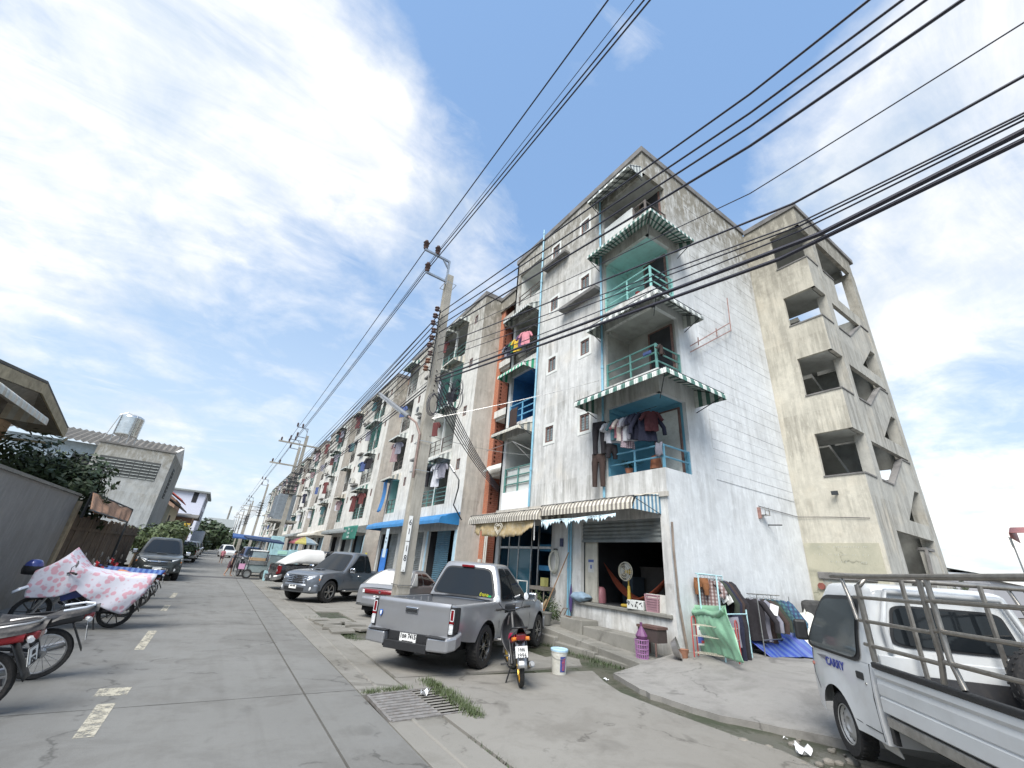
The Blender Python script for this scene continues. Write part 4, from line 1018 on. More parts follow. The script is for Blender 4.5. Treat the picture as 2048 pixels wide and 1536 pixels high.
mb = MB(); mb.box(s1.x, 66, s2.z-.5, s2.x, 66.15, s1.z); mb.build('board', DARKM, SG)
mb = MB(); mb.box(s1.x+1.9, 65.97, s2.z-.35, s2.x-.2, 66, s2.z+.5); mb.build('yellow_panel', mat('sign_yellow', (.55, .38, .05), .6), SG)
lettering('K', 1.1, PLATE, SG, Tm((s1.x+s2.x)/2-1.2, 65.96, s1.z-.55, rx=pi/2)); lettering('K', 1.1, PLATE, SG, Tm((s1.x+s2.x)/2+1.3, 65.96, s1.z-.6, rx=pi/2))
for xx in (s1.x+.3, s2.x-.3): 
    mb = MB(); mb.tube([(xx, 66.1, 0), (xx, 66.1, s1.z)], .08, 6); mb.build('post', DARKM, SG)
# white house closing the street
y1 = 215; a, b = oy(435, 1045, y1), oy(464, 1048, y1)
simple_house('white_house', 'white house with low grey roof closing the far end of the street', a.x-3, b.x, y1, y1+10, a.z-1.5, mat('white_far_wall', (.74, .76, .78), .85, var=.05, world=True), AGR, .8, 3.2, [('Y', a.x+1, a.z-5, 2.6, 1.5), ('Y', a.x+8, a.z-5.6, 2.6, 1.5)])
mb = MB(); c = oy(454, 1040, y1+20); tag(mb.build('chimney_stack', G_WALK), None) if False else None
ch = MB(); ch.tube([(c.x, c.y, 0), (c.x, c.y, c.z+6)], .4, 8); tag(ch.build('chimney', G_WALK), 'thin chimney rising behind the white house at the street end', 'chimney')
# far right: roofs beyond the yard
for i, (pa, pb, Y, wm, rm, lab) in enumerate((((1893, 1131), (1950, 1160), 30, mat('pale_green_wall', (.52, .58, .55), .9, var=.2, world=True, dirt=.3), OLDR, 'pale shack with dark tin roof beyond the stair tower'),
        ((1945, 1137), (1990, 1160), 26, mat('white_shack', (.62, .64, .66), .85, world=True), AGR, 'white house wall with one small window, far right background'),
        ((1975, 1150), (2050, 1165), 24, mat('grey_shack', (.36, .36, .38), .85, world=True), OLDR, 'low grey roofed house at the right edge of the background'))):
    a = oy(pa[0], pa[1], Y); b = oy(pb[0], pb[1], Y)
    h = simple_house('background_house', lab, a.x, b.x+2, Y, Y+8, max(1.5, a.z-.9), wm, rm, .5, .8, [('Y', a.x+2.6, max(1.5, a.z-.9)-1.0, .7, .45)] if i == 1 else [], axis='x')
# ------------------------------------------------------------------ trees and shrubs
def leafmat(name, c1, c2):
    m = bpy.data.materials.new(name); m.use_nodes = True; t = NT(m.node_tree); b = t.n['Principled BSDF']
    info = t.new('ShaderNodeNewGeometry').outputs['Random Per Island']
    n = t.noise(t.pos(), 1.1, 3, .6)
    f = t.math('ADD', t.math('MULTIPLY', info, .55), t.math('MULTIPLY', n, .5))
    t.put(b.inputs['Base Color'], t.mix(f, c1, c2)); b.inputs['Roughness'].default_value = .55
    t.put(b.inputs['Subsurface Weight'], .0); return m
LF1 = leafmat('leaf_dark', (.016, .030, .012), (.045, .072, .026)); LF2 = leafmat('leaf_mid', (.024, .042, .015), (.065, .095, .035)); LF3 = leafmat('leaf_light', (.038, .06, .02), (.10, .13, .05)); BARK = mat('bark', (.10, .075, .05), .9, var=.3, world=True)
def leaves(mb, blobs, n, size, rr, flat=.5):
    for _ in range(n):
        cx, cy, cz, R_, sq = blobs[rr.randrange(len(blobs))]
        d = Vector((rr.gauss(0, 1), rr.gauss(0, 1), rr.gauss(0, 1))).normalized(); rad = R_*(rr.random()**.38)*(1+.18*sin(d.x*5+d.z*7+cx))
        p = Vector((cx+d.x*rad, cy+d.y*rad, cz+d.z*rad*sq)); s = size*rr.uniform(.6, 1.4)
        nrm = (d+Vector((rr.uniform(-.8, .8), rr.uniform(-.8, .8), rr.uniform(-.2, .9)))).normalized()
        u = nrm.orthogonal().normalized(); q = nrm.cross(u); a = rr.uniform(0, 6.28); u, q = u*cos(a)+q*sin(a), q*cos(a)-u*sin(a)
        mb.add([p-u*s, p+q*s*.42, p+u*s, p-q*s*.42], [(0, 1, 2, 3)])
def tree(label, x, y, blobs, n, size, lf, trunk=.25, seed=1, cat='tree', name='tree', group=None, zc=None):
    rr = random.Random(seed); o = thing(name, label, cat, (x, y, 0), 0, group); mb = MB(); leaves(mb, blobs, int(n*1.5), size*1.15, rr); mb.build('crown', lf, o)
    tb = MB(); bz = sum(b[2] for b in blobs)/len(blobs)
    tb.tube([(0, 0, -.1), (.05, 0, bz*.5), (0, .05, bz)], trunk, 7, r2=trunk*.5)
    for b in blobs[:7]: tb.tube([(0, 0, bz*.45), (b[0]*.5, b[1]*.5, (bz*.5+b[2])/2), (b[0]*.9, b[1]*.9, b[2])], trunk*.4, 5, r2=trunk*.12)
    tb.build('trunk', BARK, o); return o
rr = random.Random(2)
def cl(n, R_, z0, z1, r0, r1): return [(rr.uniform(-R_, R_), rr.uniform(-R_, R_), rr.uniform(z0, z1), rr.uniform(r0, r1), .8) for _ in range(n)]
p = oy(75, 900, 19); tree('dense green tree beside the eaves house at far left', p.x, 19, cl(9, 1.5, p.z-1.8, p.z+.2, .7, 1.1), 5200, .085, LF1, .16, 3)
for i, (px, py, Y, R_, lf, lab) in enumerate(((292, 1052, 34, 1.5, LF3, 'light green bush hanging over the plank fence, nearest one'), (318, 1058, 40, 1.3, LF2, 'mid green bush behind the dark pickup'), (345, 1072, 48, 1.5, LF2, 'bush between the grey house and the sign'))):
    p = oy(px, py, Y); tree(lab, p.x, Y, cl(7, R_, 1.0, p.z, .6, 1.0), 2600, .11, lf, .08, 20+i, 'bush', 'bush', 'bushes along the left fence')
TG = 'trees closing the far end of the street'
for i, (px, py, Y, R_, n) in enumerate(((405, 1042, 118, 5.0, 3800), (428, 1052, 150, 7.5, 3200), (392, 1062, 96, 3.0, 2200), (447, 1075, 185, 8, 2600), (470, 1078, 200, 8, 2400), (500, 1082, 215, 9, 2400))):
    p = oy(px, py, Y)
    tree(['rounded dark tree left of the street end, tallest of the row', 'broad tree just right of the tallest one at the street end', 'small light tree in front of the lilac building', 'tree below the white house at the street end', 'tree behind the far poles', 'last tree seen between the poles at the street end'][i], p.x, Y, cl(10, R_*.7, p.z*.35, p.z-R_*.25, R_*.35, R_*.55), n, .0028*Y+.1, (LF1, LF1, LF3, LF2, LF1, LF2)[i], .4, 40+i, group=TG)
for i, (px, py) in enumerate(((1893, 1146), (1915, 1150), (1925, 1148))):
    p = oy(px, py, 22+i); tree(('leafy yellow green shrub right of the stair tower', 'olive shrub in front of the pale shack', 'small shrub farthest right of the three by the shack')[i], p.x, 22+i, cl(5, .7, .8, p.z+.1, .35, .6), 1500, .07, LF3 if i else LF2, .05, 60+i, 'bush', 'bush')
# grass tufts
def grass(name, pts, label, n=14, h=.10, lf=LF2, seed=1, spread=.05):
    rr = random.Random(seed); mb = MB()
    for (x, y, z) in pts:
        for _ in range(n):
            a = rr.uniform(0, 6.28); px, py = x+rr.gauss(0, spread), y+rr.gauss(0, spread); hh = h*rr.uniform(.4, 1.3); l = rr.uniform(.02, .06); w_ = .005
            mb.add([(px-w_*sin(a), py+w_*cos(a), z), (px+w_*sin(a), py-w_*cos(a), z), (px+l*cos(a), py+l*sin(a), z+hh)], [(0, 1, 2)])
    return tag(mb.build(name, lf), label, 'grass', kind='stuff')
def along(a, b, n, z=0, j=.03): return [(a[0]+(b[0]-a[0])*i/n+rr.gauss(0, j), a[1]+(b[1]-a[1])*i/n+rr.gauss(0, j), z) for i in range(n+1)]
grass('grass', along((3.33, 7.1), (3.28, 5.4), 110, 0, .05)+along((2.26, 6.76), (2.9, 6.82), 36, -.02, .02), 'bright green grass tufts growing round the drain grate', 16, .06, LF3, 2)
grass('weeds', along((7.68, 7.0), (8.35, 12.2), 120, -.03, .05)+along((7.5, 7.3), (8.0, 11), 90, -.03, .12), 'low green weeds along the foot of the walkway', 12, .08, LF2, 3)
grass('weeds', along((2.95, 14.2), (3.15, 10.5), 60, -.03, .1)+along((3.5, 12.9), (4.0, 11.5), 40, -.03, .15), 'weeds between the broken paving stones', 12, .08, LF2, 4)
grass('weeds', along((2.88, 4.9), (2.93, -2), 90, -.02, .012)+along((6.02, 5.2), (6.0, 1), 40, -.03, .05), 'thin weeds in the joint of the apron', 4, .04, LF2, 5, .012)

# ------------------------------------------------------------------ utility poles
PC = mat('pole_concrete', (.30, .285, .25), .9, var=.22, scale=2.2, world=True, bump=.004, streak=.45, dirtcol=(.13, .12, .10)); INS = mat('insulator_brown', (.10, .06, .055), .35, var=.2); INSG = mat('insulator_grey', (.35, .36, .38), .4); GALV = mat('galvanised', (.30, .34, .39), .5, .6, var=.2)
def insulator(par, x, y, z, s=1.):
    mb = MB(); mb.lathe([(0, 0), (.06*s, 0), (.085*s, .06*s), (.05*s, .09*s), (.10*s, .15*s), (.05*s, .19*s), (.11*s, .26*s), (.05*s, .30*s), (.06*s, .36*s), (0, .38*s)], 10); o = mb.build('insulator', INS, par, smooth=50, loc=(x, y, z))
    return o
def pole_shaft(par, h, w0=.17, w1=.10, d0=.24, d1=.14):
    mb = MB(); n = 12; secs = []
    for i in range(n+1):
        f = i/n; a = w0+(w1-w0)*f; b = d0+(d1-d0)*f; e = .35
        sec = [(-a, -b), (a, -b), (a, -b*.45), (a*.62, -b*.32), (a*.62, b*.32), (a, b*.45), (a, b), (-a, b), (-a, b*.45), (-a*.62, b*.32), (-a*.62, -b*.32), (-a, -b*.45)]
        secs.append([(p[0], p[1], h*f-.3*(1-f)) for p in sec])
    k = len(secs[0])
    for s in secs: mb.v.extend(s)
    for i in range(n):
        for j in range(k): mb.f.append((i*k+j, i*k+(j+1) % k, (i+1)*k+(j+1) % k, (i+1)*k+j)); mb.m.append(0)
    mb.f.append(tuple(n*k+j for j in range(k))); mb.m.append(0)
    return mb.build('shaft', PC, par)
XPOLE = 4.1
P1 = thing('utility_pole', 'big concrete utility pole between the parked cars with spools and cable coils', 'utility pole', (XPOLE, 10.9, 0), 0, 'concrete utility poles along the street')
P1.rotation_euler = (0, RD(-.6), 0)
pole_shaft(P1, 10.45, .155, .10, .23, .13)
def bracket(par, z=10.4, lean=0):
    a1 = MB(); a1.tube([(-.10, -.05, z-.35), (-.10, -.05, z+.62), (-.10-.0, -.05, z+.62)], .045, 4); a1.tube([(-.10, -.05, z+.60), (-1.02, -.12, z+.60)], .045, 4); a1.tube([(-.10, -.05, z-.22), (-.85, -.10, z-.22)], .045, 4)
    a1.tube([(-.10, -.05, z+.30), (-.32, -.06, z+.58)], .035, 4); a1.build('bracket_arm', GALV, par)
    for (x_, zz) in ((-1.0, z+.63), (-.58, z+.63), (-.82, z-.19)): insulator(par, x_, -.1, zz, .95)
bracket(P1)
# spool rack, straps, signs
mb = MB()
for i in range(9):
    zz = 8.9-i*.26; mb.tube([(-.18, -.16, zz), (-.34, -.24, zz)], .02, 5); 
mb.tube([(-.20, -.20, 8.95), (-.20, -.20, 6.6)], .018, 5); mb.build('spool_rack', DARKM, P1)
for i in range(9):
    zz = 8.9-i*.26; mb = MB(); mb.lathe([(0, -.06), (.07, -.06), (.08, -.035), (.04, -.01), (.04, .01), (.08, .035), (.07, .06), (0, .06)], 10); mb.build('spool_insulator', INS if i < 7 else mat('rusty_spool', (.22, .11, .07), .8), P1, loc=(-.33-.03*(i % 3), -.26, zz))
for zz in (.62, 1.12, 3.9, 4.7, 10.05): mb = MB(); mb.tube([(-.18, -.25, zz), (.18, -.25, zz), (.18, .25, zz), (-.18, .25, zz)], .012, 4, closed=True); mb.build('steel_strap', STEEL, P1)
for (za, zb, txt) in ((1.42, 2.10, ('1', '8', '.')), (2.12, 2.72, ('6', '1'))):
    mb = MB(); mb.box(-.165, -.262, za, .03-.10, -.245, zb); mb.build('number_plate', PLATE, P1)
    for i, ch_ in enumerate(txt): lettering(ch_, .20, INK, P1, Tm(-.118, -.266, zb-.16-i*.22, rx=pi/2), xs=.8)
# coils of cable
for (cx, cz, r_) in ((.30, 6.15, .30), (-.05, 5.75, .26), (.62, 6.45, .22), (.62, 6.10, .28)):
    mb = MB()
    for k in range(5): mb.tube([(cx+r_*(1+.09*sin(k*2.3))*.6*cos(a*.35)+.03*sin(k*5), -.35-.03*k, cz+r_*(1+.10*sin(k*1.7))*1.2*sin(a*.35)) for a in range(18)], .008, 5, closed=True)
    mb.build('cable_coil', WIRE, P1)
mb = MB(); mb.box(.38, -.38, 6.05, .66, -.22, 6.25); mb.tube([(.45, -.36, 6.35), (.62, -.36, 6.38)], .05, 6, 0); mb.build('splice_box', BLACK, P1)
# street lamp with angled arm
SL = thing('street_lamp', 'long grey street lamp on a curved arm clamped to the big concrete pole', 'street lamp', (XPOLE, 10.9, 0), 0)
mb = MB(); mb.tube([(-.22, -.1, 3.7), (-.24, -.1, 4.9), (-.30, -.2+.4, 5.3), (-.42, .1+.5, 5.55)], .035, 6); mb.build('lamp_arm', mat('lamp_arm_rust', (.22, .16, .14), .7, var=.3), SL)
l0 = Vector((-.42, .6, 5.55)); q = ox(760, 788, XPOLE-.9)-Vector((XPOLE, 10.9, 0)); mb = MB(); dd = (q-l0)
mb.tube([l0, l0+dd*.15, l0+dd], .075, 8, r2=.06); mb.build('lamp_head', mat('lamp_grey', (.24, .25, .26), .45, .5), SL, smooth=40)
mb = MB(); mb.tube([l0+dd*.2+Vector((0, -.02, -.06)), l0+dd*.95+Vector((0, -.02, -.055))], .045, 6); mb.build('lamp_tube', CLEARL, SL)
S2 = thing('street_lamp', 'small lamp on a thin bent pipe standing above the blue awning', 'street lamp')
a, b, c, d = (ox(907, 1010, 8.5), ox(917, 975, 8.4), ox(918, 960, 8.3), ox(900, 930, 8.0)); mb = MB(); mb.tube([a+Vector((.5, 0, -.6)), a, b, c, (c+d)/2], .03, 6); mb.build('lamp_arm', DARKM, S2); mb = MB(); mb.tube([(c+d)/2, d], .06, 8); mb.build('lamp_head', STEEL, S2)
a, b = oy(908, 1100, 30), oy(650, 1100, 30)
# further poles
PG = 'concrete utility poles along the street'
rows = [(40, 11.0, 1), (43.5, 10.6, 1), (73, 10.4, 0), (104, 10.4, 1), (112, 10.4, 0), (138, 10.4, 1), (165, 10.4, 0), (190, 10.4, 0)]
labs = ['nearer pole of the twin pair that carries the transformer', 'farther pole of the twin transformer pair', 'third pole down the street, right after the transformer pair', 'fourth pole down the street, with crossarms', 'fifth pole down the street', 'sixth pole down the street, small with distance', 'seventh pole down the street', 'last pole visible at the street end']
for i, (yy, h, cr) in enumerate(rows):
    o = thing('utility_pole', labs[i], 'utility pole', (XPOLE-.0, yy, 0), 0, PG); pole_shaft(o, h, .17, .11, .24, .15)
    bracket(o, h)
    if i in (0, 1): 
        mb = MB(); zz = h-.95-.9*i; mb.box(-2.1, -.2, zz, 1.4, -.08, zz+.12); mb.build('crossarm', PC, o)
        for xx in (-1.9, -1.3, .9, 1.25): insulator(o, xx, -.14, zz-.32 if xx > 0 else zz+.1, .9)
    elif cr:
        mb = MB(); mb.box(-1.6, -.2, h-1.2, 1.2, -.08, h-1.08); mb.box(-1.6, -.2, h-2.0, 1.2, -.08, h-1.88); mb.build('crossarm', PC, o)
    mb = MB()
    for k in range(6): mb.box(-.45, -.3, 7.6-k*.35, .25, -.16, 7.68-k*.35)
    mb.build('spool_rack', DARKM, o)
TR = thing('transformer', 'grey ribbed transformer tank on a platform between the twin poles', 'transformer', (XPOLE, 41.7, 0))
GT = mat('transformer_grey', (.19, .22, .25), .55, .2, var=.2)
mb = MB(); mb.box(-.75, -.6, 3.9, .6, .6, 6.0); mb.build('tank', GT, TR, bevel=.04)
for k in range(9): 
    mb = MB(); mb.box(-.95, -.55+k*.13, 4.1, -.75, -.50+k*.13, 5.8); mb.build('cooling_fin', GT, TR)
mb = MB(); mb.box(-1.0, -1.8, 3.72, 1.0, 1.8, 3.88); mb.tube([(-.5, -1.0, 3.7), (-.9, -1.4, 2.9), (-.3, -1.7, 3.1), (.2, -1.2, 3.6)], .05, 6); mb.build('platform', PC, TR)
for k in range(3): insulator(TR, -.4+k*.35, 0, 6.0, 1.2)
# light-blue pole base and booth of the drinks stall
bb_ = thing('pole_base_cover', 'light blue painted base round the nearer twin pole', 'pole cover', (XPOLE-.05, 39.9, 0)); mb = MB(); mb.box(-.45, -.5, 0, .45, .4, 2.6); mb.build('cover', mat('faded_sky_blue', (.30, .48, .52), .7, var=.15), bb_, bevel=.03)

# ------------------------------------------------------------------ overhead cables
def cable(label, pts, r, group=None, name='cable', mt=WIRE, sag=0., cat='cable', seg=10):
    mb = MB(); P = [Vector(p) for p in pts]; q = []
    for a, b in zip(P, P[1:]):
        L = (b-a).length; n = seg
        for i in range(n): f = i/n; q.append(a.lerp(b, f)+Vector((0, 0, -sag*L*4*f*(1-f))))
    q.append(P[-1]); mb.tube(q, r, 5); return tag(mb.build(name, mt), label, cat, group)
HV = 'high voltage lines over the street'
ends = [y for y, h, c in rows]
for lab, x, z, px, px2 in (('outermost high line on the upper arm', XPOLE-1.0, 11.36, (1216, 0), None), ('thin middle high line of the upper arm', XPOLE-.72, 11.1, (1268, 0), None), ('inner high line on the upper arm', XPOLE-.58, 11.36, (1288, 0), None), ('lower high line on the short arm', XPOLE-.82, 10.52, (1300, 0), None)):
    near = ox(px[0], px[1], x); dz = (near.z-z)/(near.y-10.8)
    r_ = .008 if 'thin' in lab else .016
    # the direction of the measured near end, sagging towards the next pole behind the camera
    cable(lab+', running down the street', [(x, 190, z), (x, 138, z), (x, 104, z), (x, 73, z), (x, 40, z), (x, 10.8, z)], r_, HV, sag=.004)
    pts = [(x, 10.8, z)]
    a = Vector((x, 10.8, z)); b = near
    for k in (1, 2.2, 4, 6): pts.append(tuple(a+(b-a)*k))
    cable(lab+', overhead stretch', pts, r_, HV, seg=4)
LVG = 'low voltage and telephone cables along the block'
lows = [((1000, 590), (1738, 0), .020, 'topmost cable of the lower bundle crossing the top of the block'), ((1000, 648), (1805, 0), .020, 'second cable of the lower bundle'), ((1000, 668), (1852, 0), .020, 'third cable of the lower bundle'), ((1000, 700), (1925, 0), .024, 'fourth, thickest cable of the upper group'),
        ((1060, 770), (2048, 45), .009, 'thin wire above the middle cables'), ((1000, 800), (2048, 152), .018, 'single cable passing the stair tower roof'), ((1000, 822), (2048, 226), .012, 'upper of three close cables over the tower'), ((1000, 829), (2048, 232), .012, 'middle of three close cables over the tower'), ((1000, 842), (2048, 240), .012, 'lower of the three close cables over the tower'),
        ((1000, 868), (2048, 262), .034, 'thick twisted bundle over the stair tower'), ((1000, 880), (2048, 280), .030, 'lowest thick cable over the stair tower')]
for i, (pa, pb, r_, lab) in enumerate(lows):
    x = XPOLE-.25+.02*i; b = ox(pb[0], pb[1], x)
    zp = 8.9-i*.235 if i < 8 else 6.75-.10*(i-8)
    a = Vector((x, 10.75, zp)); m_ = ox(1500, [190, 232, 253, 292, 385, 453+0, 496, 505, 520, 560, 575][i], x) if False else None
    # measured mid point on the frame keeps the true slope
    mids = {0: (1500, 188), 1: (1500, 226), 2: (1500, 253), 3: (1500, 292), 4: (1500, 387), 5: (1587, 407), 6: (1600, 445), 7: (1600, 452), 8: (1600, 462), 9: (1640, 468), 10: (1560, 518)}
    m_ = ox(*mids[i], x)
    p4 = b+(b-m_)*6
    r_ *= .74; cable(lab, [(x, 40, zp-.3), a], r_*.8, LVG, sag=.006)
    cable(lab+', stretch passing over the cars', [a, m_, b, p4], r_, LVG, sag=.002)
for i in range(6):
    cable('service drop cable from the big pole to the brick stairwell, number %d from the top' % (i+1) if False else ['uppermost', 'second', 'third', 'fourth', 'fifth', 'lowest'][i]+' service cable drooping from the big pole to the brick stairwell', [(XPOLE-.1, 10.7, 6.9-i*.16), (10.0, 16.2-.1*i, 4.9-i*.10)], .016, 'service drops to the brick stairwell', sag=.035)
cable('white service wire from the big pole to the first block', [(XPOLE, 10.7, 5.4), (8.9, 8.9, 7.5)], .010, sag=.01, mt=STEEL)
cable('thin pale wire from the pole to the balcony of the second bay', [(XPOLE, 10.7, 4.9), (8.9, 12.4, 5.6)], .008, sag=.02, mt=STEEL)
for k in range(7):
    x = XPOLE-.3; zz = 8.8-k*.25; cable(['highest', 'second highest', 'third', 'fourth', 'fifth', 'sixth', 'lowest'][k]+' telephone line running down the street between the poles', [(x, 10.8, zz), (x, 40, zz-.9), (x, 73, zz-1), (x, 104, zz-1), (x, 138, zz-1)], .016, LVG, sag=.006)
# ------------------------------------------------------------------ vehicles
def tab(T, x):
    """smooth table lookup (monotone cubic through the points)"""
    if x <= T[0][0]: return T[0][1]
    for i in range(len(T)-1):
        (a, p), (b, q) = T[i], T[i+1]
        if x <= b:
            t_ = (x-a)/(b-a)
            s0 = (T[i][1]-T[i-1][1])/(T[i][0]-T[i-1][0]) if i else (q-p)/(b-a)
            s1 = (T[i+2][1]-q)/(T[i+2][0]-b) if i < len(T)-2 else (q-p)/(b-a)
            sm_ = (q-p)/(b-a); m0 = 0 if s0*sm_ <= 0 else 2*s0*sm_/(s0+sm_); m1 = 0 if s1*sm_ <= 0 else 2*s1*sm_/(s1+sm_)
            h = b-a
            return p*(2*t_**3-3*t_**2+1)+m0*h*(t_**3-2*t_**2+t_)+q*(3*t_**2-2*t_**3)+m1*h*(t_**3-t_**2)
    return T[-1][1]
def frange(a, b, st):
    n = max(1, int(round((b-a)/st))); return [a+(b-a)*i/n for i in range(n+1)]

class Body:
    """lower body of a car: side wall and top lofted along x, wheel arches cut by raising the sill line"""
    def __init__(s, x0, x1, sill, top, hw, arches, ra, wz, rnd_=.10, tumble=.06, crown=.02, flare=.02, belly=.03):
        s.x0, s.x1, s.sill, s.top, s.hw, s.arches, s.ra, s.wz, s.r, s.tumble, s.crown, s.flare, s.belly = x0, x1, sill, top, hw, arches, ra, wz, rnd_, tumble, crown, flare, belly
    def zl(s, x):
        z = tab(s.sill, x)
        for c in s.arches:
            d = x-c
            if abs(d) < s.ra: z = max(z, s.wz+sqrt(max(0, s.ra**2-d*d)))
        return z
    def y(s, x, z):
        w = tab(s.hw, x); zt = tab(s.top, x); zb = tab(s.sill, x); f = max(0, min(1, (z-zb)/max(.01, zt-zb)))
        y_ = w*(1-s.belly*((f-.5)/.5)**2*(1 if f < .5 else s.tumble/max(.001, s.belly)))
        for c in s.arches:
            d = sqrt((x-c)**2+(z-s.wz)**2)
            if d < s.ra*1.45 and z > s.wz*.6: y_ += s.flare*max(0, 1-(d-s.ra)/(s.ra*.45)) if d > s.ra else s.flare
        return y_
    def stations(s):
        xs = set(round(v, 4) for v in frange(s.x0, s.x1, .14))
        for c in s.arches:
            for k in range(-10, 11): xs.add(round(c+s.ra*sin(k/10*pi/2)*.9999, 4))
            xs = {v for v in xs if not (abs(abs(v-c)-s.ra) < .03 and abs(abs(v-c)-s.ra*.9999) > .0005)}
        for v in (s.x0+.02, s.x0+.05, s.x1-.02, s.x1-.05): xs.add(v)
        return sorted(x for x in xs if s.x0 <= x <= s.x1)
    def shell(s, mb, m=0, nz=9, nt=6, top_on=True, M=None, endcaps=True, topskip=None):
        xs = s.stations(); ring = []
        for x in xs:
            zl_, zt = s.zl(x), tab(s.top, x); zl_ = min(zl_, zt-.03); R_ = min(s.r, (zt-zl_)*.9); row = []
            for i in range(nz+1):
                z = zl_+(zt-R_-zl_)*i/nz; row.append((s.y(x, z), z))
            yb = row[-1][0]
            for i in range(1, 5):
                a = i/4*pi/2; row.append((yb-R_*(1-cos(a))*.9, zt-R_+R_*sin(a)))
            ye = row[-1][0]
            if top_on:
                for i in range(1, nt+1): yy = ye*(1-i/nt); row.append((yy, zt+s.crown*(1-(yy/ye)**2)))
            ring.append([(x, p[0], p[1]) for p in row])
        k = len(ring[0])
        for sg in (1, -1):
            vs = [(p[0], p[1]*sg, p[2]) for r_ in ring for p in r_]; fs = []
            for i in range(len(xs)-1):
                if topskip and topskip[0] <= (xs[i]+xs[i+1])/2 <= topskip[1]: kk = nz+4
                else: kk = k-1
                for j in range(kk):
                    f = (i*k+j, (i+1)*k+j, (i+1)*k+j+1, i*k+j+1); fs.append(f if sg < 0 else f[::-1])
            mb.add(vs, fs, m, M)
        if endcaps:
            for e in (0, -1):
                r_ = ring[e]; L = [(p[0], p[1], p[2]) for p in r_[:nz+5]]; vs = L+[(p[0], -p[1], p[2]) for p in L]; n = len(L)
                mb.add(vs, [(j, j+1, n+j+1, n+j) if e else (j, n+j, n+j+1, j+1) for j in range(n-1)], m, M)
        return mb
    def seam(s, mb, pts, r=.006, m=0):
        for sg in (1, -1):
            q = []
            for (x, z) in pts: q.append((x, sg*(s.y(x, z)+.0005), z))
            mb.tube(q, r, 4, m)
    def patch(s, mb, poly_fn, nu, nv, off=.004, m=0, sides=(1, -1)):
        for sg in sides:
            def f(u, v):
                x, z = poly_fn(u, v); return (x, sg*(s.y(x, z)+off), z)
            mb.grid(f, nu, nv, m)

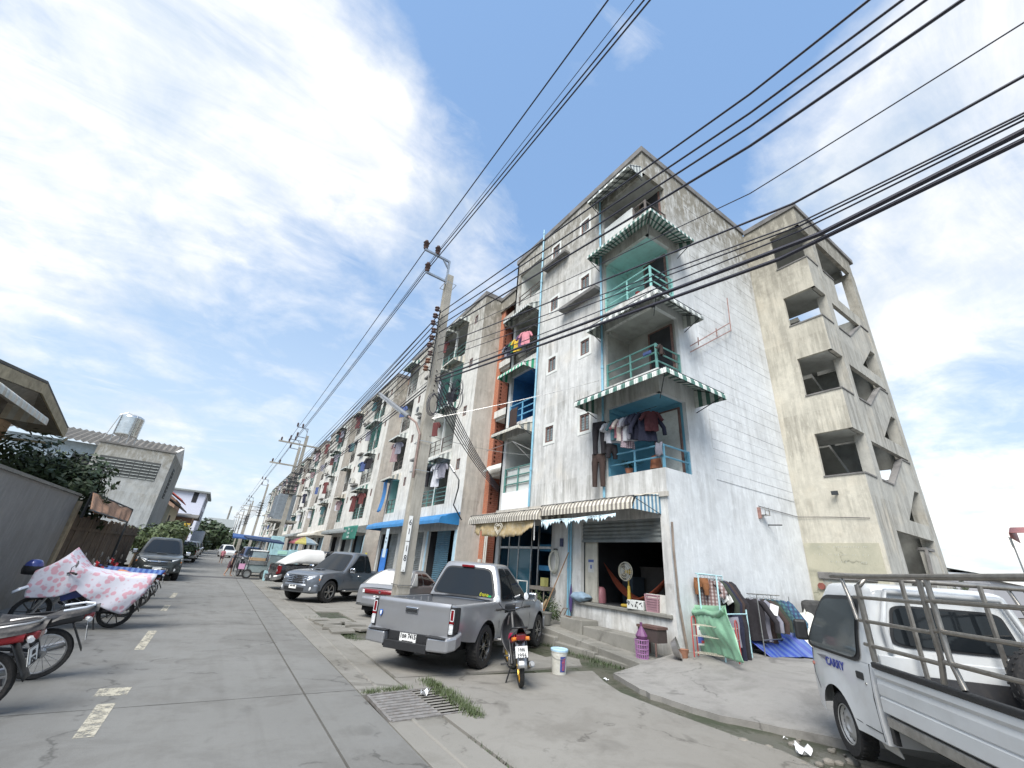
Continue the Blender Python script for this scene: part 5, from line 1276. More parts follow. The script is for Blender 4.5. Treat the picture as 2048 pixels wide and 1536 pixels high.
class Cab:
    """glass house: rounded box between belt and roof"""
    def __init__(s, belt, roof, zb, zr, wb, wr, cr=.14, bow=.05, rb=.0, crown=.04, bulge=.015):
        s.b, s.t, s.zb, s.zr, s.wb, s.wr, s.cr, s.bow, s.crown, s.bulge = belt, roof, zb, zr, wb, wr, cr, bow, crown, bulge
    def ext(s, t_):
        e = t_
        return (s.b[0]+(s.t[0]-s.b[0])*e, s.b[1]+(s.t[1]-s.b[1])*e, s.wb+(s.wr-s.wb)*e+s.bulge*4*t_*(1-t_), s.zb+(s.zr-s.zb)*t_)
    def side(s, u, t_, off=0, sg=1):
        xr, xf, w_, z = s.ext(t_); return (xr+(xf-xr)*u, sg*(w_+off), z)
    def front(s, v, t_, off=0):
        xr, xf, w_, z = s.ext(t_); c = 2*v-1; return (xf+off+s.bow*(1-c*c), c*(w_-.02), z)
    def rear(s, v, t_, off=0):
        xr, xf, w_, z = s.ext(t_); c = 2*v-1; return (xr-off-s.bow*.5*(1-c*c), c*(w_-.02), z)
    def shell(s, mb, m=0, nt=8, M=None):
        rings = []
        def ring(t_, ins, z=None):
            xr, xf, w_, zz = s.ext(t_); zz = z if z is not None else zz; xr += ins; xf -= ins; w_ -= ins; c = max(.01, s.cr-ins); pts = []
            for (cx, cy, a0) in ((xf-c, w_-c*.7, 0), (xr+c*.6, w_-c*.7, pi/2), (xr+c*.6, -w_+c*.7, pi), (xf-c, -w_+c*.7, 3*pi/2)):
                for i in range(5):
                    a = a0+(i/4)*pi/2; rx = c if cos(a) > 0 else c*.6
                    pts.append((cx+rx*cos(a), cy+c*.7*sin(a), zz))
            out = []
            for p in pts:
                x, y_, z_ = p; f = 1-(y_/w_)**2
                if x > xf-c-.001: x += s.bow*f
                out.append((x, y_, z_))
            # points across windshield and rear
            res = []
            n = len(out)
            for i in range(n):
                res.append(out[i]); j = (i+1) % n
                if i in (9, 19):
                    for k in range(1, 12):
                        yy = out[i][1]+(out[j][1]-out[i][1])*k/12; f = 1-(yy/w_)**2
                        res.append((out[i][0]-s.bow*.5*f if i == 9 else xf+s.bow*f, yy, zz))
            return res
        for i in range(nt+1): rings.append(ring(i/nt, 0))
        for (ins, dz) in ((.02, .018), (.06, .032), (.14, .042), (.3, .05)): rings.append(ring(1, ins, s.zr+dz*s.crown/.04))
        k = len(rings[0]); vs = [p for r_ in rings for p in r_]; fs = []
        for i in range(len(rings)-1):
            for j in range(k): fs.append((i*k+j, i*k+(j+1) % k, (i+1)*k+(j+1) % k, (i+1)*k+j))
        fs.append(tuple((len(rings)-1)*k+j for j in range(k)))
        return mb.add(vs, fs, m, M)
    def pane(s, mb, kind, c4, off=.006, m=0, n=10):
        off = off*2+.006
        """c4 = four (u,t) corners: lower rear, lower front, upper front, upper rear; rounded"""
        pts = []
        C = [Vector((a[0], a[1], 0)) for a in c4]; N = 4
        for i in range(N):
            p, a, b = C[i], C[i-1], C[(i+1) % N]
            for k in range(6):
                t_ = k/5; r_ = .16
                e0 = p.lerp(a, r_); e1 = p.lerp(b, r_); q = e0.lerp(p, t_).lerp(p.lerp(e1, t_), t_); pts.append(q)
            for k in range(1, 6): pts.append(p.lerp(b, r_).lerp(b.lerp(p, r_), k/6))
        cen = sum(pts, Vector((0, 0, 0)))/len(pts)
        fn = {'L': lambda u, t_: s.side(u, t_, off, 1), 'R': lambda u, t_: s.side(u, t_, off, -1), 'F': lambda u, t_: s.front(u, t_, off), 'B': lambda u, t_: s.rear(u, t_, off)}[kind]
        rings = []
        for f in (1, .8, .5, .2): rings.append([fn(*(cen.lerp(q, f))[:2]) for q in pts])
        k = len(pts); vs = [p for r_ in rings for p in r_]+[fn(cen.x, cen.y)]; fs = []
        for i in range(3):
            for j in range(k): fs.append((i*k+j, i*k+(j+1) % k, (i+1)*k+(j+1) % k, (i+1)*k+j))
        for j in range(k): fs.append((3*k+j, 3*k+(j+1) % k, 4*k))
        if kind in ('R', 'B'): fs = [f[::-1] for f in fs]
        return mb.add(vs, fs, m)

def wheel(par, x, y, r, w_, side, style='spoke', rim=None, rr_=.62, steer=0, name='wheel', tm=None):
    """wheel = tyre with a rim and hub as sub-parts; side +1 = outer face towards +y"""
    tb = MB(); R_ = r; ri = r*rr_
    prof = [(ri, -w_*.42), (ri+.01, -w_*.5), (R_*.93, -w_*.5), (R_*.985, -w_*.40), (R_, -w_*.2), (R_, w_*.2), (R_*.985, w_*.40), (R_*.93, w_*.5), (ri+.01, w_*.5), (ri, w_*.42)]
    Mx = Matrix.Rotation(pi/2, 4, 'X')
    tb.lathe(prof, 36, 0, Mx)
    for k in range(36):   # tread blocks
        a = 2*pi*k/36
        for dy in (-.3, .3): 
            tb.box(-.012*r/.36, -w_*.13, 0, .012*r/.36, w_*.13, .006, 0, Matrix.Translation((0, dy*w_, 0)) @ Matrix.Rotation(a, 4, 'Y') @ Matrix.Translation((0, 0, R_-.002)))
    o = tb.build(name, tm or RUBBER, par, smooth=45, loc=(x, y, r), rot=(0, 0, steer))
    rb = MB(); s = side; Ms = Mx if s < 0 else Matrix.Rotation(-pi/2, 4, 'X')
    # local z of the lathe is outward after rotation
    rb.lathe([(ri, w_*.42), (ri*.97, w_*.45), (ri*.93, w_*.40), (ri*.90, w_*.12), (ri*.5, w_*.05), (0, w_*.05)], 32, 1, Ms)
    rb.lathe([(ri+.004, w_*.43), (ri*.985, w_*.475), (ri*.94, w_*.44)], 32, 0, Ms)
    n = {'spoke': 6, 'five': 5, 'steel': 0, 'six': 6}[style]
    if style == 'steel':
        rb.lathe([(ri*.93, w_*.36), (ri*.80, w_*.22), (ri*.62, w_*.30), (ri*.40, w_*.33), (ri*.30, w_*.22), (0, w_*.22)], 28, 0, Ms)
        for k in range(12):
            a = 2*pi*k/12; rb.box(-.016, -.02, w_*.235, .016, .02, w_*.245, 1, Ms @ Matrix.Rotation(a, 4, 'Z') @ Matrix.Translation((0, ri*.78, 0)))
    else:
        for k in range(n):
            a = 2*pi*k/n
            for da in ((-.14, .14) if style == 'spoke' else (0,)):
                c_ = a+da; b = .045 if style == 'spoke' else .10; q = ri*.92; 
                rb.add([Ms @ Vector(v) for v in [(cos(c_-b*2.2)*ri*.22, sin(c_-b*2.2)*ri*.22, w_*.38), (cos(c_+b*2.2)*ri*.22, sin(c_+b*2.2)*ri*.22, w_*.38), (cos(c_+b)*q, sin(c_+b)*q, w_*.42), (cos(c_-b)*q, sin(c_-b)*q, w_*.42),
                        (cos(c_-b*2.2)*ri*.22, sin(c_-b*2.2)*ri*.22, w_*.22), (cos(c_+b*2.2)*ri*.22, sin(c_+b*2.2)*ri*.22, w_*.22), (cos(c_+b)*q, sin(c_+b)*q, w_*.25), (cos(c_-b)*q, sin(c_-b)*q, w_*.25)]],
                       [(0, 1, 2, 3), (1, 5, 6, 2), (4, 0, 3, 7)], 0)
        rb.lathe([(ri*.26, w_*.22), (ri*.26, w_*.38), (ri*.2, w_*.42), (0, w_*.43)], 16, 0, Ms)
    rb.build('rim', [rim or STEEL, BLACK], o, smooth=35)
    return o

def paint(name, col, metal=.55, rough=.32, dirt=.10):
    return mat(name, col, rough, metal, var=.05, scale=1.5, coat=.55, dirt=dirt, dirtcol=(.30, .27, .23))
SILV = paint('paint_silver_grey', (.33, .34, .36), .55, .32); SILV2 = paint('paint_grey_metallic', (.14, .15, .165), .6, .34); BLK = paint('paint_black', (.018, .019, .022), .2, .28, dirt=.25); DKG = paint('paint_dark_green_grey', (.055, .066, .070), .4, .34, dirt=.25)
WHT = paint('paint_white', (.58, .60, .61), 0, .35, dirt=.2); SILB = paint('paint_light_silver', (.30, .31, .33), .5, .35); TEALP = paint('paint_teal_silver', (.18, .22, .24), .5, .35)
UND = mat('underbody', (.012, .012, .013), .9, var=.2)
COVW = mat('white_cover_cloth', (.50, .50, .49), .8, var=.06, scale=4, bump=.006, bscale=6)

def plate_obj(par, M, txt1, txt2=None, w_=.34, h=.16, name='licence_plate', two=False):
    mb = MB(); mb.box(-w_/2, 0, -h/2, w_/2, .008, h/2); o = mb.build(name, PLATE, par, bevel=.003); o.matrix_local = M
    fr = MB()
    for q in ((-w_/2, -h/2, w_/2, -h/2+.006), (-w_/2, h/2-.006, w_/2, h/2), (-w_/2, -h/2, -w_/2+.006, h/2), (w_/2-.006, -h/2, w_/2, h/2)): fr.box(q[0], -.003, q[1], q[2], 0, q[3])
    fr.build('plate_border', INK, o)
    if txt1:
        a = Tm(0, -.004, h*.17, rx=pi/2); lettering(txt1, h*(.60 if not two else .42), INK, o, a, xs=.86, bold=.0025)
        if txt2: lettering(txt2, h*(.24 if not two else .5), INK, o, Tm(0, -.004, -h*.30, rx=pi/2), xs=.9, bold=.001)
    return o

def pickup(name, label, loc, rz, pnt, ext='double', rear='new', group=None, z=0, r=.36, cover=None, plate=None, detail=2, front='new', bed_cover=False, rim=None, wst='six', lift=0.):
    V = thing(name, label, 'pickup truck', (loc[0], loc[1], z), rz, group)
    WB = 3.09; X0, X1 = -1.16, WB+.86
    top = [(X0, 1.05), (-.9, 1.055), (.62, 1.06), (1.9, 1.06), (2.25, 1.07), (2.6, 1.065), (3.2, 1.02), (3.6, .955), (3.82, .86), (X1, .74)]
    sill = [(X0, .56 if rear == 'new' else .58), (-.5, .46), (.5, .42), (2.3, .42), (3.2, .42), (3.6, .40), (X1, .42)]
    hw = [(X0, .80), (X0+.08, .845), (-.7, .87), (.4, .885), (2.2, .885), (3.2, .87), (3.6, .82), (3.82, .70), (X1, .50)]
    bd = Body(X0, X1, sill, top, hw, (0, WB), r+.065, r+.01, rnd_=.07, tumble=.05, flare=.035)
    mb = MB(); bd.shell(mb, 0, topskip=(X0+.06, .60)); 
    # inner walls, floor and front wall of the load bed
    yi = .72
    for sg in (1, -1):
        pts = [(x, sg*yi, 1.05) for x in (X0+.06, .62)]
        mb.quad((X0+.06, sg*yi, .62), (.62, sg*yi, .62), (.62, sg*yi, 1.045), (X0+.06, sg*yi, 1.045), 0)
        mb.quad((X0+.06, sg*yi, 1.045), (.62, sg*yi, 1.045), (.62, sg*(bd.y(.6, 1.0)-.05), 1.052), (X0+.06, sg*(bd.y(X0+.06, 1.0)-.05), 1.052), 0)
        for k in range(6): mb.box(X0+.22+k*.27, sg*yi-(.03 if sg > 0 else 0), .62, X0+.26+k*.27, sg*yi+(0 if sg > 0 else .03), 1.02, 0)
    mb.quad((.60, -yi, .62), (.60, yi, .62), (.60, yi, 1.10), (.60, -yi, 1.10)); mb.box(X0+.05, -yi, .60, .62, yi, .62)
    for k in range(9): mb.box(X0+.1, -.62+k*.155-.02, .62, .58, -.62+k*.155+.02, .635)
    mb.build('body', pnt, V, smooth=38)
    tg = MB()        # tailgate
    def tf(u, v):
        y_ = -.735+1.47*u; zz = .565+.495*v; bul = .016*sin(pi*v)+(.022*max(0, 1-abs(v-.88)/.12))
        if abs(y_) > .55: bul -= .012*(abs(y_)-.55)/.18
        return (X0-.012-bul, y_, zz)
    tg.grid(tf, 16, 14); tg.box(X0+.0, -.735, .565, X0+.055, .735, 1.062)
    tgo = tg.build('tailgate', pnt, V, smooth=45)
    if rear == 'new':
        hb = MB(); hb.box(X0-.05, -.125, .865, X0-.032, .125, .955); hb.box(X0-.062, -.115, .925, X0-.05, .115, .950); hb.build('tailgate_handle', CHROME, tgo, bevel=.012)
        hb = MB(); hb.box(X0-.056, -.098, .885, X0-.048, .098, .918); hb.build('handle_recess', BLACK, tgo)
    else:
        hb = MB(); hb.box(X0-.045, -.10, .86, X0-.02, .10, .93); hb.build('tailgate_handle', BLACK, tgo, bevel=.01)
    # lamps
    for sg in (1, -1):
        z0, z1 = (.60, 1.02) if rear == 'new' else (.64, 1.0)
        lm = MB(); yo = .845 
        lm.slab([(X0-.024, sg*.738, z0), (X0-.006, sg*.838, z0+.02), (X0-.006, sg*.838, z1), (X0-.024, sg*.738, z1)], (.05, 0, 0))
        for i in range(4):
            a0, a1 = X0-.006+i*.035, X0-.006+(i+1)*.035
            f = lambda a: sg*(bd.y(max(X0, a), .8)+.006)
            lm.slab([(a0, f(a0) if i else sg*.838, z0+.02), (a1, f(a1), z0+.05+.02*i), (a1, f(a1), z1-.01), (a0, f(a0) if i else sg*.838, z1)], (0, -sg*.03, 0))
        lo = lm.build('tail_lamp', BLACK if rear == 'new' else REDL, V, smooth=30)
        if rear == 'new':
            a = MB(); 
            for (q0, q1) in ((z0+.215, z1-.03), (z0+.03, z0+.175)):
                for (ya, yb_, za, zb_) in ((.752, .825, q0, q0+.012), (.752, .825, q1-.012, q1), (.752, .762, q0, q1), (.815, .825, q0, q1)): a.box(X0-.030, min(sg*ya, sg*yb_), za, X0-.020, max(sg*ya, sg*yb_), zb_)
            a.build('lamp_outline', CLEARL, lo)
            a = MB(); a.box(X0-.027, min(sg*.764, sg*.813), z0+.045, X0-.02, max(sg*.764, sg*.813), z0+.16); a.build('reverse_lens', CLEARL, lo)
            a = MB(); a.box(X0-.027, min(sg*.764, sg*.813), z0+.23, X0-.02, max(sg*.764, sg*.813), z1-.045); a.box(X0-.027, min(sg*.745, sg*.83), z0+.178, X0-.021, max(sg*.745, sg*.83), z0+.212); a.build('brake_lens', REDL, lo)
        else:
            a = MB(); a.box(X0-.03, min(sg*.76, sg*.82), z0+.12, X0-.02, max(sg*.76, sg*.82), z0+.2); a.build('reverse_lens', CLEARL, lo)
    # rear bumper
    bm = MB()
    for sg in (1, -1):
        bm = MB(); bm.slab([(X0-.14, sg*.42, .36), (X0-.13, sg*.80, .37), (X0+.02, sg*.885, .40), (X0+.22, sg*.885, .46), (X0+.22, sg*.80, .46), (X0-.0, sg*.42, .36)], (0, 0, .20)); bo_ = bm.build('rear_bumper', pnt if rear == 'new' else STEEL, V, bevel=.03)
    bm = MB(); bm.box(X0-.12, -.42, .32, X0+.0, .42, .44); bm.box(X0-.03, -.42, .44, X0+.04, .42, .57)
    for sg in (1, -1): bm.box(X0-.155, min(sg*.40, sg*.76), .562, X0-.0, max(sg*.40, sg*.76), .578)
    bm.build('bumper_step', BLACK, bo_, bevel=.006)
    if plate: plate_obj(bo_, Tm(X0-.045, 0, .49, rz=-pi/2), plate[0], plate[1], .34, .155)
    # cab
    xr, rf = (.62, .80) if ext != 'single' else (1.0, 1.15)
    cab = Cab((xr, 2.42), (xr+.20, 1.62), 1.035, 1.70+lift, .845, .62, cr=.16, bow=.07, crown=.05, bulge=.03)
    cb = MB(); cab.shell(cb); cb.box(xr+.02, -.80, .62, xr+.1, .80, 1.06); cb.build('cab', pnt, V, smooth=42)
    gl = MB()
    cab.pane(gl, 'B', [(.07, .12), (.93, .12), (.90, .88), (.10, .88)]); cab.pane(gl, 'F', [(.06, .05), (.94, .05), (.90, .92), (.10, .92)])
    gl.build('windscreen_glass', GLASS, V, smooth=60)
    fr = MB(); cab.pane(fr, 'B', [(.04, .07), (.96, .07), (.93, .93), (.07, .93)], .002); cab.pane(fr, 'F', [(.03, .0), (.97, .0), (.94, .96), (.06, .96)], .002)
    if ext == 'double': spl = ((.06, .415), (.445, .93))
    elif ext == 'extended': spl = ((.04, .28), (.32, .93))
    else: spl = ((.1, .93),)
    for sd in 'LR':
        for i, (a, b) in enumerate(spl):
            gl = MB(); last = i == len(spl)-1
            c4 = [(a, .08), (b, .08), (b-(.20 if last else 0), .90), (a+.03, .90)]
            cab.pane(gl, sd, c4); g = gl.build('side_window', GLASS, V, smooth=60)
            c5 = [(a-.02, .03), (b+.02, .03), (b-(.20 if last else -.0)+.01, .95), (a+.01, .95)]; cab.pane(fr, sd, c5, .002)
    fr.build('window_seal', BLACK, V, smooth=60)
    # seams, handles, mirrors, steps
    sm_ = MB(); dx = (.66, 1.42, 2.42) if ext == 'double' else ((.70, 1.10, 2.42) if ext == 'extended' else (1.02, 2.42))
    zt = 1.02
    bd.seam(sm_, [(.60, .44), (.60, .7), (.60, 1.04)], .007)
    for xq in dx[1:]: bd.seam(sm_, [(xq, .50), (xq, .75), (xq-.0, zt)], .005)
    bd.seam(sm_, [(dx[0]+.12, .47), (dx[-1], .47)], .004)
    sm_.build('panel_gap', BLACK, V)
    for xq in (dx[1:] if ext == 'double' else dx[-1:]):
        for sg in (1, -1):
            hm = MB(); xx = xq-.20-(.0 if xq > 2 else .0)-(0.55 if xq > 2 and False else 0); xx = xq-.92 if xq > 2 else xq-.70
            yy = bd.y(xx, .9); hm.tube([(xx-.1, sg*(yy+.005), .905), (xx-.08, sg*(yy+.035), .91), (xx+.08, sg*(yy+.035), .91), (xx+.1, sg*(yy+.005), .905)], .014, 6); hm.build('door_handle', CHROME, V)
    for sg in (1, -1):
        mm = MB(); mm.box(2.14, min(sg*.86, sg*.93), 1.06, 2.24, max(sg*.86, sg*.93), 1.12); m0 = mm.build('mirror_arm', BLACK, V)
        mm = MB(); mm.box(2.10, min(sg*.93, sg*1.13), 1.03, 2.22, max(sg*.93, sg*1.13), 1.21); mm.build('mirror', CHROME, m0, bevel=.035)
        st = MB(); st.slab([(.62, sg*.78, .36), (2.35, sg*.78, .36), (2.30, sg*.97, .36), (.72, sg*.97, .36)], (0, 0, .05)); st.build('side_step', STEEL, V, bevel=.015)
    ub = MB(); ub.box(X0+.1, -.60, .30, X1-.2, .60, .60); ub.box(.55, -.78, .38, 2.5, .78, .60); ub.box(.48, -.80, .60, 2.6, .80, .63)
    for c in (0, WB): ub.add(*(lambda: ([(c+(r+.08)*cos(pi*k/8), s_*.6, r+(r+.08)*sin(pi*k/8)) for s_ in (1, -1) for k in range(9)], [(k, k+1, 10+k, 9+k) for k in range(8)]))())
    ub.build('underbody', UND, V)
    # front end
    fx = X1
    F = MB()
    bp = MB()
    def bf(u, v):
        a = (u-.5)*2; yy = a*.86; return (fx+.05-.36*abs(a)**2.6, yy, .34+.26*v)
    bp.grid(bf, 20, 4); bp.grid(lambda u, v: (bf(u, 1)[0]*(1-v)+(fx-.25)*v, bf(u, 1)[1], .60+.02*v), 20, 2); bp.grid(lambda u, v: (bf(u, 0)[0]*(1-v)+(fx-.25)*v, bf(u, 0)[1], .34), 20, 2)
    fb_ = bp.build('front_bumper', pnt, V, smooth=60, solid=.02)
    g = MB(); g.grid(lambda u, v: (fx+.066-.36*abs((u-.5)*1.0)**2.6, (u-.5)*.9, .37+.12*v), 10, 2); g.build('lower_grille', BLACK, fb_)
    for sg in (1, -1):
        fg = MB(); yy = sg*.62; xx = fx+.05-.36*abs(yy/.86)**2.6+.005; fg.lathe([(0, .02), (.05, .015), (.065, 0)], 14, 0, Matrix.Translation((xx, yy, .46)) @ Matrix.Rotation(pi/2, 4, 'Y')); fg.build('fog_lamp', CLEARL, fb_)
    gx = lambda y_, z_: fx+.035-.30*abs(y_/.86)**2.2-(z_-.62)*.25
    gr_ = MB(); gr_.grid(lambda u, v: (gx((u-.5)*.86, .64+.24*v)+.004, (u-.5)*(.86-.10*(1-v)), .64+.24*v), 10, 4); go = gr_.build('grille', BLACK if front == 'new' else DARKM, V)
    for k in range(4 if front == 'new' else 1):
        zz = .67+k*.06 if front == 'new' else .78
        bb = MB(); bb.tube([(gx((j/8-.5)*.84, zz)+.015, (j/8-.5)*.84, zz) for j in range(9)], .011 if front == 'new' else .022, 5); bb.build('grille_bar', CHROME, go)
    bb = MB()
    outl = [(-.43, .88), (-.38, .64), (.38, .64), (.43, .88)]
    bb.tube([(gx(a, b)+.012, a, b) for a, b in outl], .016, 5, closed=True); bb.build('grille_surround', CHROME if front == 'new' else pnt, go)
    em = MB(); em.tube([(gx(.0, .78)+.04, .055*cos(a*pi/6), .78+.038*sin(a*pi/6)) for a in range(12)], .008, 5, closed=True); em.tube([(gx(0, .78)+.04, .02*cos(a*pi/5), .782+.034*sin(a*pi/5)) for a in range(10)], .006, 5, closed=True); em.build('emblem', CHROME, go)
    for sg in (1, -1):
        hl = MB()
        def hf(u, v):
            y_ = .46+.36*u; lowz = .67+.02*u; upz = .87+.06*u-.02*(1-u); z_ = lowz+(upz-lowz)*v; x_ = gx(y_, z_)+.012 if u < .55 else gx(.658, z_)+.012-(u-.55)*.42
            return (x_, sg*min(y_, .845+.0*u), z_)
        hl.grid(hf, 8, 4); ho = hl.build('headlight', CLEARL, V, smooth=60, solid=.02)
        ol = MB(); a = hf(.93, .35); ol.lathe([(0, .014), (.03, .01), (.036, 0)], 10, 0, Matrix.Translation((a[0]+.01, a[1]+sg*.006, a[2])) @ Matrix.Rotation(pi/2, 4, 'Y')); ol.build('indicator', ORANGEL, ho)
        ol = MB(); a = hf(.45, .5); ol.lathe([(0, .01), (.055, .006), (.065, .018), (.072, 0)], 14, 0, Matrix.Translation((a[0]+.006, a[1], a[2])) @ Matrix.Rotation(pi/2, 4, 'Y')); ol.build('lamp_reflector', CHROME, ho)
    if plate and detail > 0: plate_obj(fb_, Tm(fx+.075, 0, .50, rz=pi/2), plate[0] if front == 'p' else plate[2] if len(plate) > 2 else '', None, .34, .13)
    sc_ = MB(); sc_.slab([(2.75, -.2, 1.085), (2.98, -.2, 1.075), (2.98, .2, 1.075), (2.75, .2, 1.085)], (0, 0, .035)); so_ = sc_.build('bonnet_scoop', pnt, V, bevel=.015)
    sc_ = MB(); sc_.box(2.975, -.16, 1.08, 2.985, .16, 1.105); sc_.build('scoop_opening', BLACK, so_)
    wp = MB(); wp.tube([(2.44, .55, 1.09), (2.40, .1, 1.12)], .01, 4); wp.tube([(2.44, -.1, 1.09), (2.40, -.55, 1.12)], .01, 4); wp.build('wiper', BLACK, V)
    st_ = -.16 if name == 'x' else 0
    for (xx, sg) in ((0, 1), (0, -1), (WB, 1), (WB, -1)): wheel(V, xx, sg*.775, r, .235, sg, wst, rim or STEEL, .64)
    return V, bd, cab

# silver pickup in the foreground, seen from behind
PD, bdD, cabD = pickup('pickup_truck', 'silver grey double cab pickup seen from behind, plate 1ขค 7415, parked beside the concrete pole', (4.13, 8.35), .60, SILV, plate=('1ขค 7415', 'กรุงเทพมหานคร', ''), r=.35, rim=mat('polished_rim', (.42, .43, .45), .2, 1.), wst='spoke')
mb = MB(); a = cabD.rear(.5, .955, .03); mb.box(a[0]-.035, -.15, a[2]-.025, a[0]+.01, .15, a[2]+.022); mb.build('high_brake_lamp', REDL, PD, bevel=.01)
a = cabD.rear(.19, .14, .012); lettering('อำเภอ', .085, mat('sticker_yellow', (.65, .62, .02), .5), PD, Tm(a[0]-.02, a[1]+.0, a[2]+.02, rz=-pi/2) @ Matrix.Rotation(pi/2, 4, 'X') @ Matrix.Identity(4), 'sticker')
mb = MB(); b = cabD.rear(.12, .16, .03); mb.box(b[0]-.004, b[1]-.05, b[2]-.028, b[0], b[1]+.05, b[2]+.004); mb.build('green_sticker', mat('sticker_green', (.02, .35, .12), .5), PD)
sh = MB(); sh.slab([(-1.205, .66, .86), (-1.205, .66, .80), (-1.205, .63, .755), (-1.205, .60, .80), (-1.205, .60, .86)], (-.004, 0, 0)); sh.build('shield_sticker', mat('sticker_blue', (.03, .12, .42), .5), PD)
sh = MB(); sh.slab([(-1.2095, .645, .845), (-1.2095, .645, .80), (-1.2095, .63, .775), (-1.2095, .615, .80), (-1.2095, .615, .845)], (-.002, 0, 0)); sh.build('shield_mark', PLATE, PD)

PH, _, _ = pickup('pickup_truck', 'silver extended cab pickup with raised bonnet scoop and chromed grille facing the street', (5.94, 20.7), 3.80, SILB if False else paint('paint_bluish_silver', (.17, .19, .22), .55, .33), ext='extended', rear='old', front='new', plate=('', None, '4กข 495'), r=.375, wst='six', lift=.03)
PDK, _, _ = pickup('pickup_truck', 'dark green grey pickup facing the camera on the left kerb with blueish windscreen', (-2.17, 29.4), 4.80, DKG, ext='double', rear='old', front='old', r=.37, plate=('', None, ''), wst='six', lift=.02)
_q = oy(553, 1130, 23.1)
PB_, bdB, cabB = pickup('pickup_truck', 'black pickup with a white sheet over its rear window, behind the silver pickup', (_q.x+1.16, 24), .12, BLK, ext='double', rear='old', r=.36, plate=('', None, ''))
# cloth draped over its canopy
cv = MB()
def cloth_f(u, v):
    x_ = -.95+1.75*u; a = (v-.5)*pi*.98; zr = 1.07+.70*sin(min(1, u*1.5)*pi/2)**.8
    return (x_-.0, .87*sin(a), 1.05+(zr-1.05)*max(0, cos(a))**.55+.005*sin(u*23+v*11)+.008*sin(v*40))
cv.grid(cloth_f, 36, 30); tag(cv.build('cover_sheet', COVW, None, smooth=80, solid=.006, loc=(_q.x+1.16, 24, 0), rot=(0, 0, .12)), 'shiny white sheet draped over the rear of the black pickup', 'sheet')
P4, _, _ = pickup('pickup_truck', 'light silver pickup seen from behind, second in the left row of parked cars', (-2.0, 49.6), RD(90), SILB, ext='double', rear='old', r=.36, plate=('', None, ''))
P5, _, _ = pickup('pickup_truck', 'grey green pickup seen from behind, third in the left row of parked cars', (-2.05, 59), RD(90), TEALP, ext='double', rear='old', r=.36, plate=('', None, ''))

